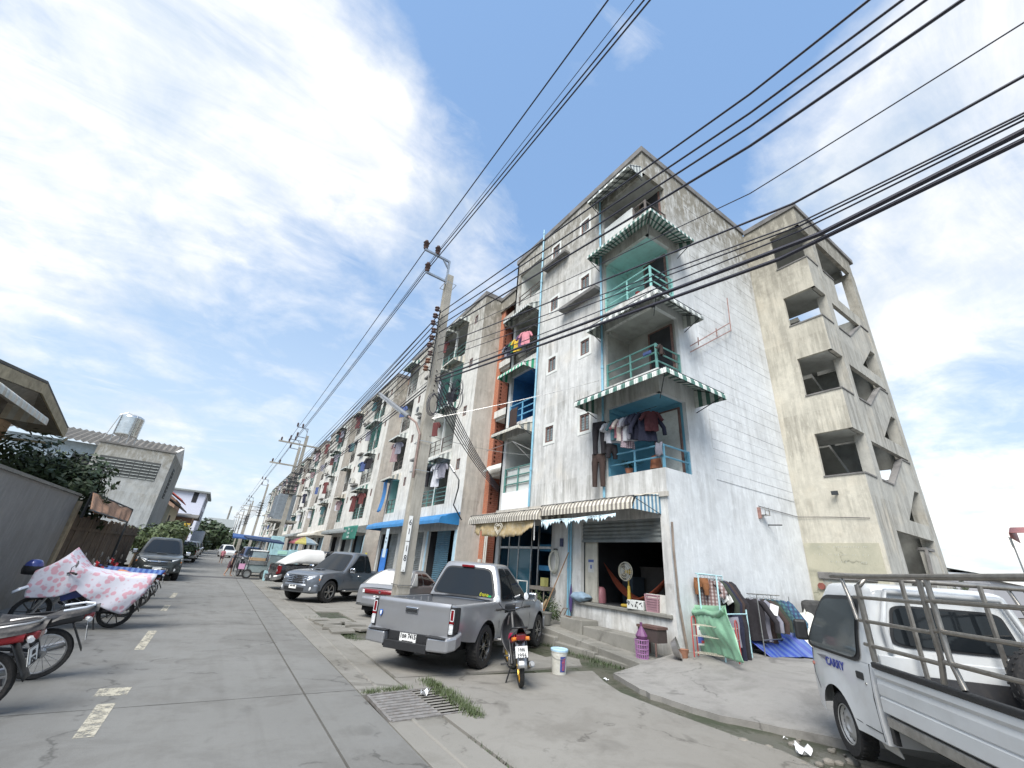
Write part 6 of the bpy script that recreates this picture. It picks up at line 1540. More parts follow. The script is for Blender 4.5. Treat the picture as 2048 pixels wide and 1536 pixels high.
def sedan(name, label, loc, rz, pnt, cover=False, plate=None, suv=False, group=None, lamps='bar'):
    V = thing(name, label, 'car', (loc[0], loc[1], 0), rz, group)
    WB = 2.58; X0, X1 = -.98, WB+.86; r = .30 if not suv else .34; hgt = 1.36 if not suv else 1.66
    if suv: top = [(X0, .98), (.3, 1.0), (1.6, 1.0), (2.0, 1.0), (2.9, .92), (3.3, .80), (X1, .66)]
    else: top = [(X0, .82), (X0+.12, .90), (-.5, .93), (.1, .94), (1.6, .92), (2.0, .90), (2.9, .78), (3.25, .68), (X1, .58)]
    sill = [(X0, .40), (-.6, .30), (.5, .24), (2.1, .24), (3.0, .28), (X1, .32)]
    hw = [(X0, .70), (X0+.1, .79), (-.4, .83), (1, .845), (2.4, .835), (3.0, .79), (3.3, .68), (X1, .48)]
    bd = Body(X0, X1, sill, top, hw, (0, WB), r+.045, r+.01, rnd_=.10, tumble=.06, flare=.015)
    mb = MB(); bd.shell(mb); mb.build('body', pnt, V, smooth=40)
    cab = Cab((-.62 if not suv else X0+.06, 2.08), (.18 if not suv else X0+.32, 1.28), .90 if not suv else .97, hgt-.04, .78, .56, cr=.18, bow=.08, crown=.045, bulge=.03)
    cb = MB(); cab.shell(cb); cb.build('cab', pnt, V, smooth=45)
    g = MB(); cab.pane(g, 'B', [(.07, .10), (.93, .10), (.88, .88), (.12, .88)], .008); cab.pane(g, 'F', [(.05, .05), (.95, .05), (.9, .92), (.1, .92)]); g.build('windscreen_glass', GLASS, V, smooth=60)
    for sd in 'LR':
        for c4 in ([(.13, .10), (.40, .10), (.40, .88), (.17, .88)], [(.43, .10), (.90, .10), (.72, .88), (.43, .88)]):
            g = MB(); cab.pane(g, sd, c4); g.build('side_window', GLASS, V, smooth=60)
    bp = MB(); bf = lambda u, v: (X0-.09+.25*abs((u-.5)*2)**2.5, (u-.5)*1.58, .34+.24*v)
    bp.grid(bf, 18, 3); bp.grid(lambda u, v: (bf(u, 1)[0]*(1-v)+(X0+.12)*v, bf(u, 1)[1], .58+.02*v), 18, 2); bp.grid(lambda u, v: (bf(u, 0)[0]*(1-v)+(X0+.12)*v, bf(u, 0)[1], .34), 18, 1); bo = bp.build('rear_bumper', pnt, V, smooth=60, solid=.02)
    lx = lambda y_: X0-.012+.10*abs(y_/.79)**4
    if lamps == 'bar':
        lb = MB(); lb.grid(lambda u, v: (lx((u-.5)*1.44)-.004, (u-.5)*1.44, .66+.13*v), 18, 2); lo = lb.build('lamp_bar', REDL, V, smooth=60, solid=.015)
        for sg in (1, -1):
            a = MB(); a.grid(lambda u, v: (lx(.60+.11*u)-.014, sg*(.60+.11*u), .67+.11*v), 3, 1); a.build('indicator', ORANGEL, lo, solid=.004); a = MB(); a.grid(lambda u, v: (lx(.50+.08*u)-.014, sg*(.50+.08*u), .68+.09*v), 3, 1); a.build('reverse_lens', CLEARL, lo, solid=.004)
        a = MB(); a.lathe([(0, .008), (.035, .006), (.04, 0)], 12, 0, Matrix.Translation((X0-.02, 0, .73)) @ Matrix.Rotation(-pi/2, 4, 'Y')); a.build('emblem', CHROME, lo)
    else:
        for sg in (1, -1):
            a = MB(); a.grid(lambda u, v: (lx(.52+.24*u)-.006, sg*(.52+.24*u), .70+.2*v), 4, 2); a.build('tail_lamp', REDL, V, solid=.015)
    if plate is not None: plate_obj(V, Tm(X0-.035, 0, .575, rz=-pi/2), plate, None, .36, .12)
    for sg in (1, -1):
        a = MB(); a.grid(lambda u, v: (X1-.03-.30*((.3+.40*u)/.8)**2+.02, sg*(.30+.40*u), .50+.13*v), 5, 2); a.build('headlight', CLEARL, V, smooth=60, solid=.02)
        m_ = MB(); m_.box(1.72, min(sg*.82, sg*.98), .93, 1.84, max(sg*.82, sg*.98), 1.05); m_.build('mirror', pnt, V, bevel=.03)
    a = MB(); a.grid(lambda u, v: (X1-.02-.2*abs(u-.5)**2, (u-.5)*.5, .42+.16*v), 6, 2); a.build('grille', BLACK, V, solid=.02)
    sm_ = MB()
    for xq in (.48, 1.15, 1.98): bd.seam(sm_, [(xq, .30), (xq, .6), (xq, .88)], .005)
    sm_.build('panel_gap', BLACK, V)
    ub = MB(); ub.box(X0+.1, -.55, .2, X1-.15, .55, .55); ub.build('underbody', UND, V)
    for (xx, sg) in ((0, 1), (0, -1), (WB, 1), (WB, -1)): wheel(V, xx, sg*.70, r, .19, sg, 'five', STEEL, .60)
    return V, cab
SD, cabS = sedan('sedan_car', 'light grey sedan with red lamp bar and a white sun sheet over its rear window', (5.25, 14.6), .80, SILB, plate='ชล 1388')
sh = MB()
sh.grid(lambda u, v: tuple(Vector(cabS.rear(.02+.96*u, -.04+1.02*v, .05))+Vector((.012*sin(u*19+v*7), 0, .010*sin(u*31+v*5)))), 24, 16)
for sd, sgn in (('L', 1), ('R', -1)): sh.grid(lambda u, v: tuple(Vector(cabS.side(.22*u*(1-.4*v), .02+.9*v, .028, sgn))), 6, 8)
tag(sh.build('sun_sheet', COVW, None, smooth=80, solid=.006, loc=(5.25, 14.6, 0), rot=(0, 0, .80)), 'white padded sheet covering the rear window of the light grey sedan', 'sheet')
sedan('small_van', 'grey van parked fourth in the left row', (-2.1, 69), RD(90), TEALP, suv=True, lamps='two'); sedan('dark_car', 'dark car at the far end of the left row', (-2.1, 80), RD(90), BLK, suv=True, lamps='two')
sedan('white_car', 'white car facing the camera, farthest of the parked cars on the right', (1.6, 78), RD(-80), WHT, suv=True, lamps='two'); sedan('blue_car', 'dark blue car parked behind the food carts on the right', (2.9, 47), RD(-85), paint('paint_navy', (.03, .05, .11), .3, .3), suv=True, lamps='two')
bt = thing('box_truck', 'grey box truck parked on the left near the end of the row', 'truck', (-3.0, 92, 0), RD(90)); mb = MB(); mb.box(-2, -1.1, .9, 3, 1.1, 3.4); mb.build('cargo_box', GALV, bt, bevel=.03); mb = MB(); mb.box(3.05, -1.0, .6, 4.6, 1.0, 2.6); mb.build('cab', DKG, bt, bevel=.15)
for (xx, sg) in ((0, 1), (0, -1), (3.6, 1), (3.6, -1)): wheel(bt, xx, sg*.9, .45, .25, sg, 'steel')

# ------------------------------------------------------------------ white light truck in the right foreground
def carry():
    V = thing('light_truck', 'white cab light truck with steel cage rails on its open bed, at the right edge', 'light truck', (7.06, 2.14, .07), .775)
    W = .80; XR = -.84; XF = .82
    # cab side: belt outline
    top = [(XR, 1.02), (-.2, 1.03), (.45, 1.02), (.64, .99), (.75, .88), (XF, .70)]
    sill = [(XR, .34), (-.3, .34), (.3, .34), (.6, .34), (XF, .36)]
    hw = [(XR, W), (.2, W), (.5, W-.01), (.68, W-.05), (.77, W-.12), (XF, W-.24)]
    bd = Body(XR, XF, sill, top, hw, (0,), .365, .30, rnd_=.05, tumble=.03, flare=.03, belly=.02)
    mb = MB(); bd.shell(mb); mb.build('cab_body', WHT, V, smooth=40)
    cab = Cab((XR, .70), (XR+.04, .22), 1.0, 1.72, W-.02, W-.17, cr=.14, bow=.07, crown=.05, bulge=.03)
    cb = MB(); cab.shell(cb); cb.build('cab_roof', WHT, V, smooth=45)
    fr = MB(); cab.pane(fr, 'F', [(.03, .02), (.97, .02), (.94, .95), (.06, .95)], .003)
    for sd in 'LR': cab.pane(fr, sd, [(.10, -.02), (.97, -.02), (.90, .86), (.10, .88)], .003)
    cab.pane(fr, 'B', [(.12, .26), (.88, .26), (.86, .80), (.14, .80)], .003); fr.build('window_seal', BLACK, V, smooth=60)
    g = MB(); cab.pane(g, 'F', [(.06, .06), (.94, .06), (.9, .9), (.1, .9)], .007); g.build('windscreen_glass', GLASS, V, smooth=60)
    g = MB(); cab.pane(g, 'B', [(.14, .29), (.86, .29), (.84, .77), (.16, .77)], .007); g.build('rear_glass', GLASS, V, smooth=60)
    GL2 = mat('side_glass_clear', (.10, .115, .12), .06, spec=.8, var=0)
    for sd in 'LR': g = MB(); cab.pane(g, sd, [(.14, .02), (.93, .02), (.86, .80), (.14, .82)], .007); g.build('side_window', GL2, V, smooth=60)
    # pressed panel ribs on cab back
    rb = MB(); rb.box(XR-.035, -.70, .62, XR-.0, .70, 1.10)
    rb.tube([(XR-.03, -.58, 1.13), (XR-.05, -.60, 1.4), (XR-.02, -.50, 1.70), (XR-.02, .50, 1.70), (XR-.05, .60, 1.4), (XR-.03, .58, 1.13)], .03, 6); rb.build('cab_back_panel', WHT, V, bevel=.012)
    sm_ = MB(); bd.seam(sm_, [(-.80, .36), (-.80, .7), (-.80, 1.0)], .006); bd.seam(sm_, [(-.80, .42), (-.5, .42), (-.30, .44)], .005)
    bd.seam(sm_, [(.44, .55), (.56, .7), (.60, .98)], .005)
    sm_.build('panel_gap', BLACK, V)
    for sg in (1, -1):
        hm = MB(); xx = -.60; yy = bd.y(xx, .86); hm.box(xx-.07, min(sg*(yy-.01), sg*(yy+.012)), .83, xx+.07, max(sg*(yy-.01), sg*(yy+.012)), .90); hm.build('door_handle', BLACK, V, bevel=.012)
        lk = MB(); lk.lathe([(0, .01), (.014, .008), (.016, 0)], 10, 0, Matrix.Translation((xx-.1, sg*(yy+.002), .81)) @ Matrix.Rotation(-sg*pi/2, 4, 'X')); lk.build('door_lock', STEEL, V)
        m_ = MB(); m_.tube([(.54, sg*.77, 1.04), (.55, sg*.83, 1.10), (.55, sg*.86, 1.16)], .014, 5); m0 = m_.build('mirror_arm', BLACK, V); m_ = MB(); m_.box(.50, min(sg*.80, sg*.95), 1.05, .58, max(sg*.80, sg*.95), 1.29); m_.build('mirror', BLACK, m0, bevel=.03)
        hl = MB(); hl.grid(lambda u, v: (XF-.03+.03-.16*u*u, sg*(.42+.22*u), .66+.16*v), 5, 3); hl.build('headlight', CLEARL, V, solid=.02)
        oi = MB(); yy = bd.y(.79, .83); oi.box(.74, min(sg*(yy-.0), sg*(yy+.01)), .74, .82, max(sg*(yy), sg*(yy+.01)), .92); oi.build('indicator', ORANGEL, V, bevel=.004)
        oi = MB(); yy = bd.y(.56, .78); oi.lathe([(0, .014), (.02, .01), (.024, 0)], 10, 0, Matrix.Translation((.56, sg*(yy+.002), .80)) @ Matrix.Rotation(-sg*pi/2, 4, 'X')); oi.build('side_repeater', mat('repeater_red', (.45, .16, .12), .4), V)
        ll = lettering('CARRY', .12, mat('decal_blue', (.03, .05, .30), .4), V, Tm(-.06, sg*(bd.y(-.06, .88)+.006), .885, rz=(pi if sg > 0 else 0)) @ Matrix.Rotation(pi/2, 4, 'X') @ Matrix.Rotation(0, 4, 'Z'), 'decal', xs=1.15, bold=.002)
        dd = MB(); yy = bd.y(.08, .90)+.004
        dd.slab([(-.40, sg*yy, .815), (.10, sg*yy, .825), (.06, sg*yy, .838)], (0, sg*.001, 0)); dd.build('decal_stripe', mat('decal_red', (.55, .04, .04), .4), V)
        dd = MB(); dd.slab([(.12, sg*yy, .88), (.40, sg*yy, .925), (.14, sg*yy, .94)], (0, sg*.001, 0)); dd.build('decal_dart', mat('decal_grey', (.2, .2, .22), .4), V)
    # bed
    B0, B1_ = -3.25, -.92; zf, zt = .66, .98
    for sg in (1, -1):
        sb = MB()
        prof = [(W, zt), (W+.005, zt-.05), (W-.012, zt-.08), (W+.0, zt-.12), (W, zt-.21), (W-.012, zt-.225), (W, zt-.24), (W, zf-.03), (W-.03, zf-.05), (W-.05, zf-.05), (W-.05, zt)]
        n = len(prof); vs = [(x_, sg*p[0], p[1]) for x_ in (B0, B1_) for p in prof]; sb.add(vs, [(i, (i+1) % n, n+(i+1) % n, n+i) for i in range(n)]+[tuple(range(n)), tuple(range(n, 2*n))])
        so = sb.build('bed_side', WHT, V)
        rl = MB(); rl.box(B0, min(sg*(W-.045), sg*(W+.012)), zt+.003, B1_+.02, max(sg*(W-.045), sg*(W+.012)), zt+.055); rl.build('bed_rail', BLACK, so, bevel=.012)
        ch_ = MB(); ch_.box(B0, min(sg*(W-.10), sg*(W-.01)), zf-.15, B1_-.0, max(sg*(W-.10), sg*(W-.01)), zf-.06); ch_.build('chassis_rail', STEEL, so, bevel=.01)
        bk = MB(); bk.box(B1_-.06, min(sg*(W-.06), sg*(W-.02)), .38, B1_+.0, max(sg*(W-.06), sg*(W-.02)), zf-.08); bk.build('bracket', BLACK, so)
        mf = MB(); mf.grid(lambda u, v: (-.42-.10*v*0+(-.45)*u*0-(.10+.30*u), sg*(W-.03-.10*v), .50-.24*u*0-.25*v), 4, 3); mf.build('mudguard', mat('dusty_white', (.5, .5, .48), .7), V, solid=.01)
    fl = MB(); fl.box(B0, -W+.05, zf-.06, B1_, W-.05, zf-.03); fl.box(B1_-.03, -W+.05, zf, B1_, W-.05, zt-.02)
    for k in range(10): fl.box(B0+.02, -.66+k*.146-.02, zf-.03, B1_-.03, -.66+k*.146+.02, zf-.018)
    fl.build('bed_floor', mat('dark_bed_floor', (.035, .036, .04), .6, var=.3, scale=3, dirt=.3), V)
    tgx = MB(); tgx.box(B0-.04, -W, zf-.05, B0-.005, W, zt); tgx.build('tailgate', WHT, V, bevel=.01)
    # steel cage
    TB = mat('cage_steel', (.33, .31, .28), .38, .85, var=.2, scale=10, dirt=.35, dirtcol=(.18, .15, .12)); r_ = .021; zr = 1.82
    for sg in (1, -1):
        y_ = sg*(W-.02)
        for pp, k_ in (([(B0+.02, y_, zt+.06), (B0+.02, y_, zr)], 1), ([(-2.12, y_, zt+.06), (-2.05, y_, zt+.25), (-2.05, y_, zr)], 1), ([(-1.90, y_, zt+.06), (-1.95, y_, zt+.25), (-1.95, y_, zr)], 1), ([(B1_-.02, y_, zt+.06), (B1_-.02, y_, zr-.08)], 1.3)): c = MB(); c.tube(pp, r_*k_, 8); c.build('cage_post', TB, V, smooth=50)
        c = MB(); c.tube([(B0+.0, y_, zr), (-1.0, y_, zr), (-.40, y_, zr+.01)], r_*1.25, 8); c.tube([(-.62, y_, zr), (-.72, y_, 1.60), (-.78, y_, 1.40)], r_*.9, 8) ; c.build('top_rail', TB, V, smooth=50)
        for zz in (1.20, 1.42, 1.64):
            for pp in ([(B0, y_, zz), (-1.98, y_, zz)], [(-1.93, y_, zz-.02), (B1_+.10, y_, zz-.02)]): c = MB(); c.tube(pp, r_*.85, 8); c.build('cage_bar', TB, V, smooth=50)
    c = MB(); y_ = W-.02; c.tube([(B1_-.02, -y_, zr-.10), (B1_-.02, -y_+.1, zr+.0), (B1_-.02, y_-.1, zr+.0), (B1_-.02, y_, zr-.10)], r_*1.3, 8); c.tube([(B1_-.05, -.30, zr), (B1_-.05, -.30, zt-.1)], r_*1.1, 6); c.tube([(B1_-.05, .38, zr), (B1_-.05, .38, zt-.1)], r_*1.1, 6); c.build('front_hoop', TB, V, smooth=50)
    for sg in (1, -1): wheel(V, 0, sg*(W-.11), .30, .17, sg, 'steel', mat('silver_wheel', (.50, .50, .49), .45, .5, dirt=.4), .62); wheel(V, -2.35, sg*(W-.11), .30, .17, sg, 'steel', mat('silver_wheel', None, 0), .62)
    ub = MB(); ub.box(-3.0, -.35, .32, .5, .35, .60); ub.box(-.8, -.66, .34, .45, .66, .6); ub.box(-.38, -.72, .36, -.34, .72, .6); ub.build('underbody', UND, V)
    for yy in (-.28, .10):
        tk = wheel(V, 0, 0, .33, .20, -1, 'steel', mat('rusty_wheel', (.10, .07, .05), .8, .2, dirt=.4), .58, name='spare_wheel') if yy < 0 else None
        if tk: tk.location = (-1.35, -.42, 1.02); tk.rotation_euler = (RD(4), RD(10), RD(72)); break
    return V
CR = carry()
# ------------------------------------------------------------------ motorcycles
REDP = paint('paint_red', (.42, .02, .03), .1, .3); PINKP = paint('paint_pink_red', (.62, .02, .10), .1, .28); BLUEP = paint('paint_blue', (.03, .05, .22), .2, .3); WHB = paint('paint_bike_white', (.66, .70, .76), 0, .3)
SEAT = mat('seat_vinyl', (.035, .034, .036), .62, var=.3, scale=6, dirt=.45, dirtcol=(.20, .19, .17)); ALU = mat('aluminium', (.40, .40, .40), .42, .85, var=.2)
def motorbike(name, label, loc, rz, pnt, pnt2=None, lean=RD(6), group='motorcycles parked against the left wall', steer=.35, gold=False, plate='', two='', z=0, seatc=None, kind='scooter', rearrim=None):
    """x forward from the rear axle"""
    V = thing(name, label, 'motorcycle', (loc[0], loc[1], z), rz, group); V.rotation_mode = 'XYZ'; V.rotation_euler = (lean, 0, rz)
    WBm = 1.22; r = .285; pnt2 = pnt2 or BLACK
    def wh(x, nm, st=0):
        tb = MB(); Mx = Matrix.Rotation(pi/2, 4, 'X'); w_ = .075
        tb.lathe([(r*.80, -w_*.4), (r*.93, -w_*.5), (r*.985, -w_*.25), (r, 0), (r*.985, w_*.25), (r*.93, w_*.5), (r*.80, w_*.4), (r*.80, -w_*.4)], 32, 0, Mx)
        o = tb.build(nm, RUBBER, V, smooth=50, loc=(x, 0, r), rot=(0, 0, st))
        rb = MB(); rb.lathe([(r*.81, -.02), (r*.76, -.025), (r*.74, 0), (r*.76, .025), (r*.81, .02)], 28, 0, Mx); rb.lathe([(0, -.05), (.045, -.05), (.05, 0), (.045, .05), (0, .05)], 12, 0, Mx)
        for k in range(9 if kind != 'spokes' else 18):
            a = 2*pi*k/(9 if kind != 'spokes' else 18); rb.tube([(.03*cos(a), 0, .03*sin(a)), (r*.76*cos(a+.12), (.012 if k % 2 else -.012), r*.76*sin(a+.12))], .012 if kind != 'spokes' else .004, 4)
        rb.build('rim', rearrim or (mat('gold_rim', (.55, .36, .08), .35, .8) if gold else ALU), o, smooth=50)
        return o
    wh(0, 'rear_wheel'); wh(WBm, 'front_wheel', steer)
    # frame, engine, swing arm
    mb = MB(); mb.tube([(0, .10, r), (.46, .09, .34)], .022, 6); mb.tube([(0, -.10, r), (.46, -.09, .34)], .022, 6); mb.tube([(.05, .12, r+.02), (.22, .13, .62)], .030, 8); mb.tube([(.05, -.12, r+.02), (.22, -.13, .62)], .030, 8)
    mb.tube([(-.18, 0, .66), (.30, 0, .60), (.55, 0, .42), (.80, 0, .55), (1.0, 0, .92)], .035, 7); mb.build('frame', BLACK, V, smooth=50)
    mb = MB(); mb.box(.42, -.11, .22, .70, .11, .42); mb.lathe([(0, -.14), (.10, -.14), (.11, -.1), (.11, .1), (.10, .14), (0, .14)], 14, 0, Matrix.Translation((.50, 0, .30)) @ Matrix.Rotation(pi/2, 4, 'X'))
    for k in range(6): mb.box(.70+k*.022, -.07, .26, .71+k*.022, .07, .40)
    mb.build('engine', ALU, V, bevel=.015)
    mb = MB(); mb.tube([(.72, -.10, .24), (.40, -.15, .20), (.15, -.16, .24)], .022, 7); mb.tube([(.15, -.16, .24), (-.18, -.17, .33)], .045, 10); mb.tube([(-.18, -.17, .33), (-.24, -.17, .345)], .030, 10); mb.build('exhaust', ALU if kind != 'dirt' else STEEL, V, smooth=50)
    mb = MB(); mb.tube([(.40, .15, .26), (.40, .28, .25)], .014, 5); mb.tube([(.40, -.15, .26), (.40, -.28, .25)], .014, 5); mb.tube([(.30, .12, .22), (.22, .22, .02)], .013, 5); mb.tube([(.1, .16, .42), (.1, .24, .42)], .012, 5); mb.build('footrest', BLACK, V)
    # front fork, fender, headlamp, bars
    F = bpy.data.objects.new('front_fork', None); COL.objects.link(F); bpy.data.objects.remove(F)
    st = Matrix.Translation((1.0, 0, 0)) @ Matrix.Rotation(steer, 4, 'Z') @ Matrix.Translation((-1.0, 0, 0))
    mb = MB()
    for sg in (1, -1): mb.tube([(WBm, sg*.075, r), (1.06, sg*.075, .70), (1.0, sg*.06, .90)], .022, 7, M=st)
    fk = mb.build('fork', ALU, V, smooth=50)
    mb = MB()
    a0, a1 = (-.55, 1.15) if kind != 'dirt' else (-.9, .55)
    def ff(u, v):
        a = pi/2+(-.75+1.6*u); rr_ = (r+.03+(.0 if kind != 'dirt' else .16+.06*(1-u))); return (st @ Vector((WBm+rr_*cos(a)+0, (v-.5)*.11*(1-.4*(1-u)), r+rr_*sin(a)-.02*abs(v-.5)*4)))
    mb.grid(ff, 10, 4); mb.build('front_fender', pnt2 if gold else pnt if kind != 'dirt' else WHB, V, smooth=60, solid=.006)
    mb = MB(); mb.tube([(.93, .34, 1.02), (.96, .22, 1.02), (1.0, .08, .98), (1.0, -.08, .98), (.96, -.22, 1.02), (.93, -.34, 1.02)], .013, 6, M=st); hb = mb.build('handlebar', BLACK, V, smooth=50)
    for sg in (1, -1):
        g = MB(); g.tube([(.95, sg*.25, 1.02), (.92, sg*.37, 1.02)], .019, 8, M=st); g.tube([(.98, sg*.16, 1.01), (1.03, sg*.28, .99), (1.01, sg*.36, 1.0)], .006, 4, M=st); g.build('grip', RUBBER, hb)
        g = MB(); g.tube([(.97, sg*.20, 1.02), (1.0, sg*.27, 1.12), (.97, sg*.30, 1.17)], .006, 5, M=st); mo = g.build('mirror_stalk', BLACK, hb)
        g = MB(); g.lathe([(0, .014), (.04, .012), (.052, 0), (.04, -.006), (0, -.006)], 14, 0, st @ Matrix.Translation((.96, sg*.32, 1.19)) @ Matrix.Rotation(-pi/2, 4, 'Y') @ Matrix.Diagonal((1.3, 1, 1, 1))); g.build('mirror', STEEL if not gold else CLEARL, V)
    # body shell
    if kind != 'dirt':
        mb = MB()
        def lg(u, v):    # leg shield / front cowl
            z_ = .30+.66*v; hw_ = (.07+.16*sin(pi*min(1, v*1.05))**.8)*(1 if v < .75 else 1.05); a = (u-.5)*2
            return (.80+.20*v+.10*sin(pi*v)-.13*a*a, a*hw_, z_)
        mb.grid(lg, 10, 10); mb.build('front_cowl', pnt2 if gold else pnt, V, smooth=60, solid=.012)
        mb = MB(); mb.grid(lambda u, v: (st @ Vector((1.04+.05*cos((u-.5)*2.6)-.02*v, .12*sin((u-.5)*2.6), .94+.14*v))), 8, 4); mb.build('headlamp_cowl', pnt2 if gold else pnt, V, smooth=60, solid=.01)
        mb = MB(); mb.grid(lambda u, v: (st @ Vector((1.085+.02*cos((u-.5)*3), .08*sin((u-.5)*2.2), .96+.08*v))), 6, 3); mb.build('headlamp', CLEARL, V, smooth=60, solid=.01)
        for sg in (1, -1):
            mb = MB()
            def sp(u, v):
                x_ = .78-1.02*u; zt = .60+.16*u+.03*sin(u*3); zb = .40+.22*u**.8+.05*u; b = .095+.045*sin(pi*min(1, u*1.1)); return (x_, sg*(b*(.8+.4*v*(1-v)*4*.5)+.0), zb+(zt-zb)*v)
            mb.grid(sp, 14, 5); mb.build('side_panel', pnt2 if sg > 5 else pnt, V, smooth=60, solid=.008)
    else:
        for sg in (1, -1):
            mb = MB(); mb.slab([(1.0, sg*.10, .86), (.62, sg*.12, .88), (.50, sg*.10, .62), (.86, sg*.13, .50), (.98, sg*.12, .70)], (0, sg*.02, 0)); mb.build('side_panel', BLUEP, V, bevel=.01)
            mb = MB(); mb.slab([(.45, sg*.10, .80), (-.25, sg*.08, .88), (-.30, sg*.08, .80), (.30, sg*.11, .60)], (0, sg*.02, 0)); mb.build('rear_panel', WHB, V, bevel=.01)
    # seat
    mb = MB()
    def se(u, v):
        x_ = .50-.86*u; a = (v-.5)*2; zc_ = .735+.075*u*u+(-.03*sin(u*pi))*1.2+(.05 if u > .45 else 0)*min(1, (u-.45)*6 if u > .45 else 0); w_ = .07+.075*sin(pi*min(.93, u*.8+.18)); e = (1-abs(a)**2.6)
        if u > .93: w_ *= .8
        return (x_, a*w_, zc_-.075*(1-e)-.0)
    mb.grid(se, 20, 8); mb.grid(lambda u, v: (se(u, v)[0], se(u, v)[1]*.95, se(u, 0)[2]-.005), 20, 1); mb.build('seat', seatc or SEAT, V, smooth=60)
    mb = MB(); mb.tube([(-.02, .13, .80), (-.22, .12, .84), (-.30, .05, .85), (-.30, -.05, .85), (-.22, -.12, .84), (-.02, -.13, .80)], .014, 7); mb.build('grab_rail', pnt2 if pnt2 != BLACK else (ALU if not gold else BLACK), V, smooth=50)
    # tail
    mb = MB(); mb.box(-.34, -.075, .68, -.20, .075, .775); tl = mb.build('tail_lamp', REDL, V, bevel=.022)
    for sg in (1, -1):
        mb = MB(); mb.tube([(-.28, sg*.07, .70), (-.31, sg*.135, .70)], .028, 8); mb.build('indicator', CLEARL if not gold else ORANGEL, tl)
    mb = MB(); mb.grid(lambda u, v: (-.16-.20*u, (v-.5)*.15, .66-.33*u-.04*abs(v-.5)), 6, 3); rf_ = mb.build('rear_fender', BLACK if not gold else ALU, V, smooth=60, solid=.008)
    if plate is not None:
        a = math.atan2(.42, .22)
        plate_obj(V, Tm(-.335, 0, .53, rz=-pi/2) @ Matrix.Rotation(RD(-14), 4, 'X'), plate, two, .20, .165, two=True)
    return V
motorbike('motorcycle', 'red and black motorcycle with worn seat, nearest of the row at the left edge', (-1.55, 6.95), RD(180-4), REDP, lean=RD(-8), plate='กธ', two='152')
motorbike('motorcycle', 'dark grey motorcycle with white grab rail and clear round tail lamp, second of the row', (-1.42, 8.35), RD(180+12), mat('dark_bike_plastic', (.03, .031, .035), .45, var=.2), WHB, lean=RD(-8), plate='ขต', two='863', kind='spokes')
motorbike('motorcycle', 'blue and white trail motorcycle half hidden under a patterned cloth', (-1.28, 12.4), RD(180+6), BLUEP, lean=RD(-8), kind='dirt', plate=None, rearrim=mat('dark_rim', (.06, .06, .06), .5))
motorbike('motorcycle', 'dark motorcycle with a brown seat between the cloth covered one and the blue tarpaulin', (-1.32, 14.0), RD(180+4), mat('dark_bike_plastic', None, 0), lean=RD(-8), plate='กก', two='25', seatc=mat('seat_brown', (.20, .09, .06), .6))
motorbike('motorcycle', 'black motorcycle under a folded blue tarpaulin', (-1.30, 15.6), RD(180+2), REDP, lean=RD(-8), plate='ฆฉ', two='714')
motorbike('motorcycle', 'red and black motorcycle farthest along the wall, next to the plank gate', (-1.36, 18.0), RD(180+3), REDP, lean=RD(-8), plate='งท', two='91')
motorbike('motorcycle', 'pink and black scooter with round white mirror and gold wheel beside the silver pickup', (4.62, 6.40), RD(62), PINKP, lean=RD(-7), gold=True, plate='1กฌ', two='3996', group='motorcycles beside the pickup', steer=.45)
def clothsheet(label, name, P, mt, nu=24, nv=18, fold=.03, cat='cloth', parent=None):
    """P: rows of points (grid of control points), bilinear"""
    R_, C_ = len(P), len(P[0]); mb = MB()
    def f(u, v):
        a = min(u*(C_-1), C_-1-1e-6); b = min(v*(R_-1), R_-1-1e-6); i, j = int(a), int(b); fu, fv = a-i, b-j; su, sv = sm(fu), sm(fv)
        p = (P[j][i].lerp(P[j][i+1], fu)).lerp(P[j+1][i].lerp(P[j+1][i+1], fu), fv)
        return tuple(p+Vector((0, fold*sin(u*23+v*4)*(.3+v), -fold*.5*abs(sin(u*pi*(C_-1))) )))
    mb.grid(f, nu, nv); return tag(mb.build(name, mt, parent, smooth=80, solid=.008), label, cat)
def floral():
    m = bpy.data.materials.new('patterned_cloth'); m.use_nodes = True; t = NT(m.node_tree); b = t.n['Principled BSDF']; p = t.obj()
    v = t.new('ShaderNodeTexVoronoi'); v.inputs['Scale'].default_value = 9.5; t.put(v.inputs['Vector'], t.vmath('ADD', p, t.vmath('MULTIPLY', t.noise(p, 9, 2, .5, col=True), (.06, .06, .06))))
    v2 = t.new('ShaderNodeTexVoronoi'); v2.inputs['Scale'].default_value = 14; t.put(v2.inputs['Vector'], p)
    f = t.ramp(v.outputs['Distance'], .44, .36); f2 = t.ramp(v2.outputs['Distance'], .30, .22)
    c = t.mix(t.math('MULTIPLY', f2, .45), (.50, .50, .56), (.42, .36, .42)); c = t.mix(t.math('MULTIPLY', f, .7), c, (.50, .20, .25))
    t.put(b.inputs['Base Color'], c); b.inputs['Roughness'].default_value = .85; return m
FLO = floral(); V3 = Vector
def g3(x, y, z): return Vector((x, y, z))
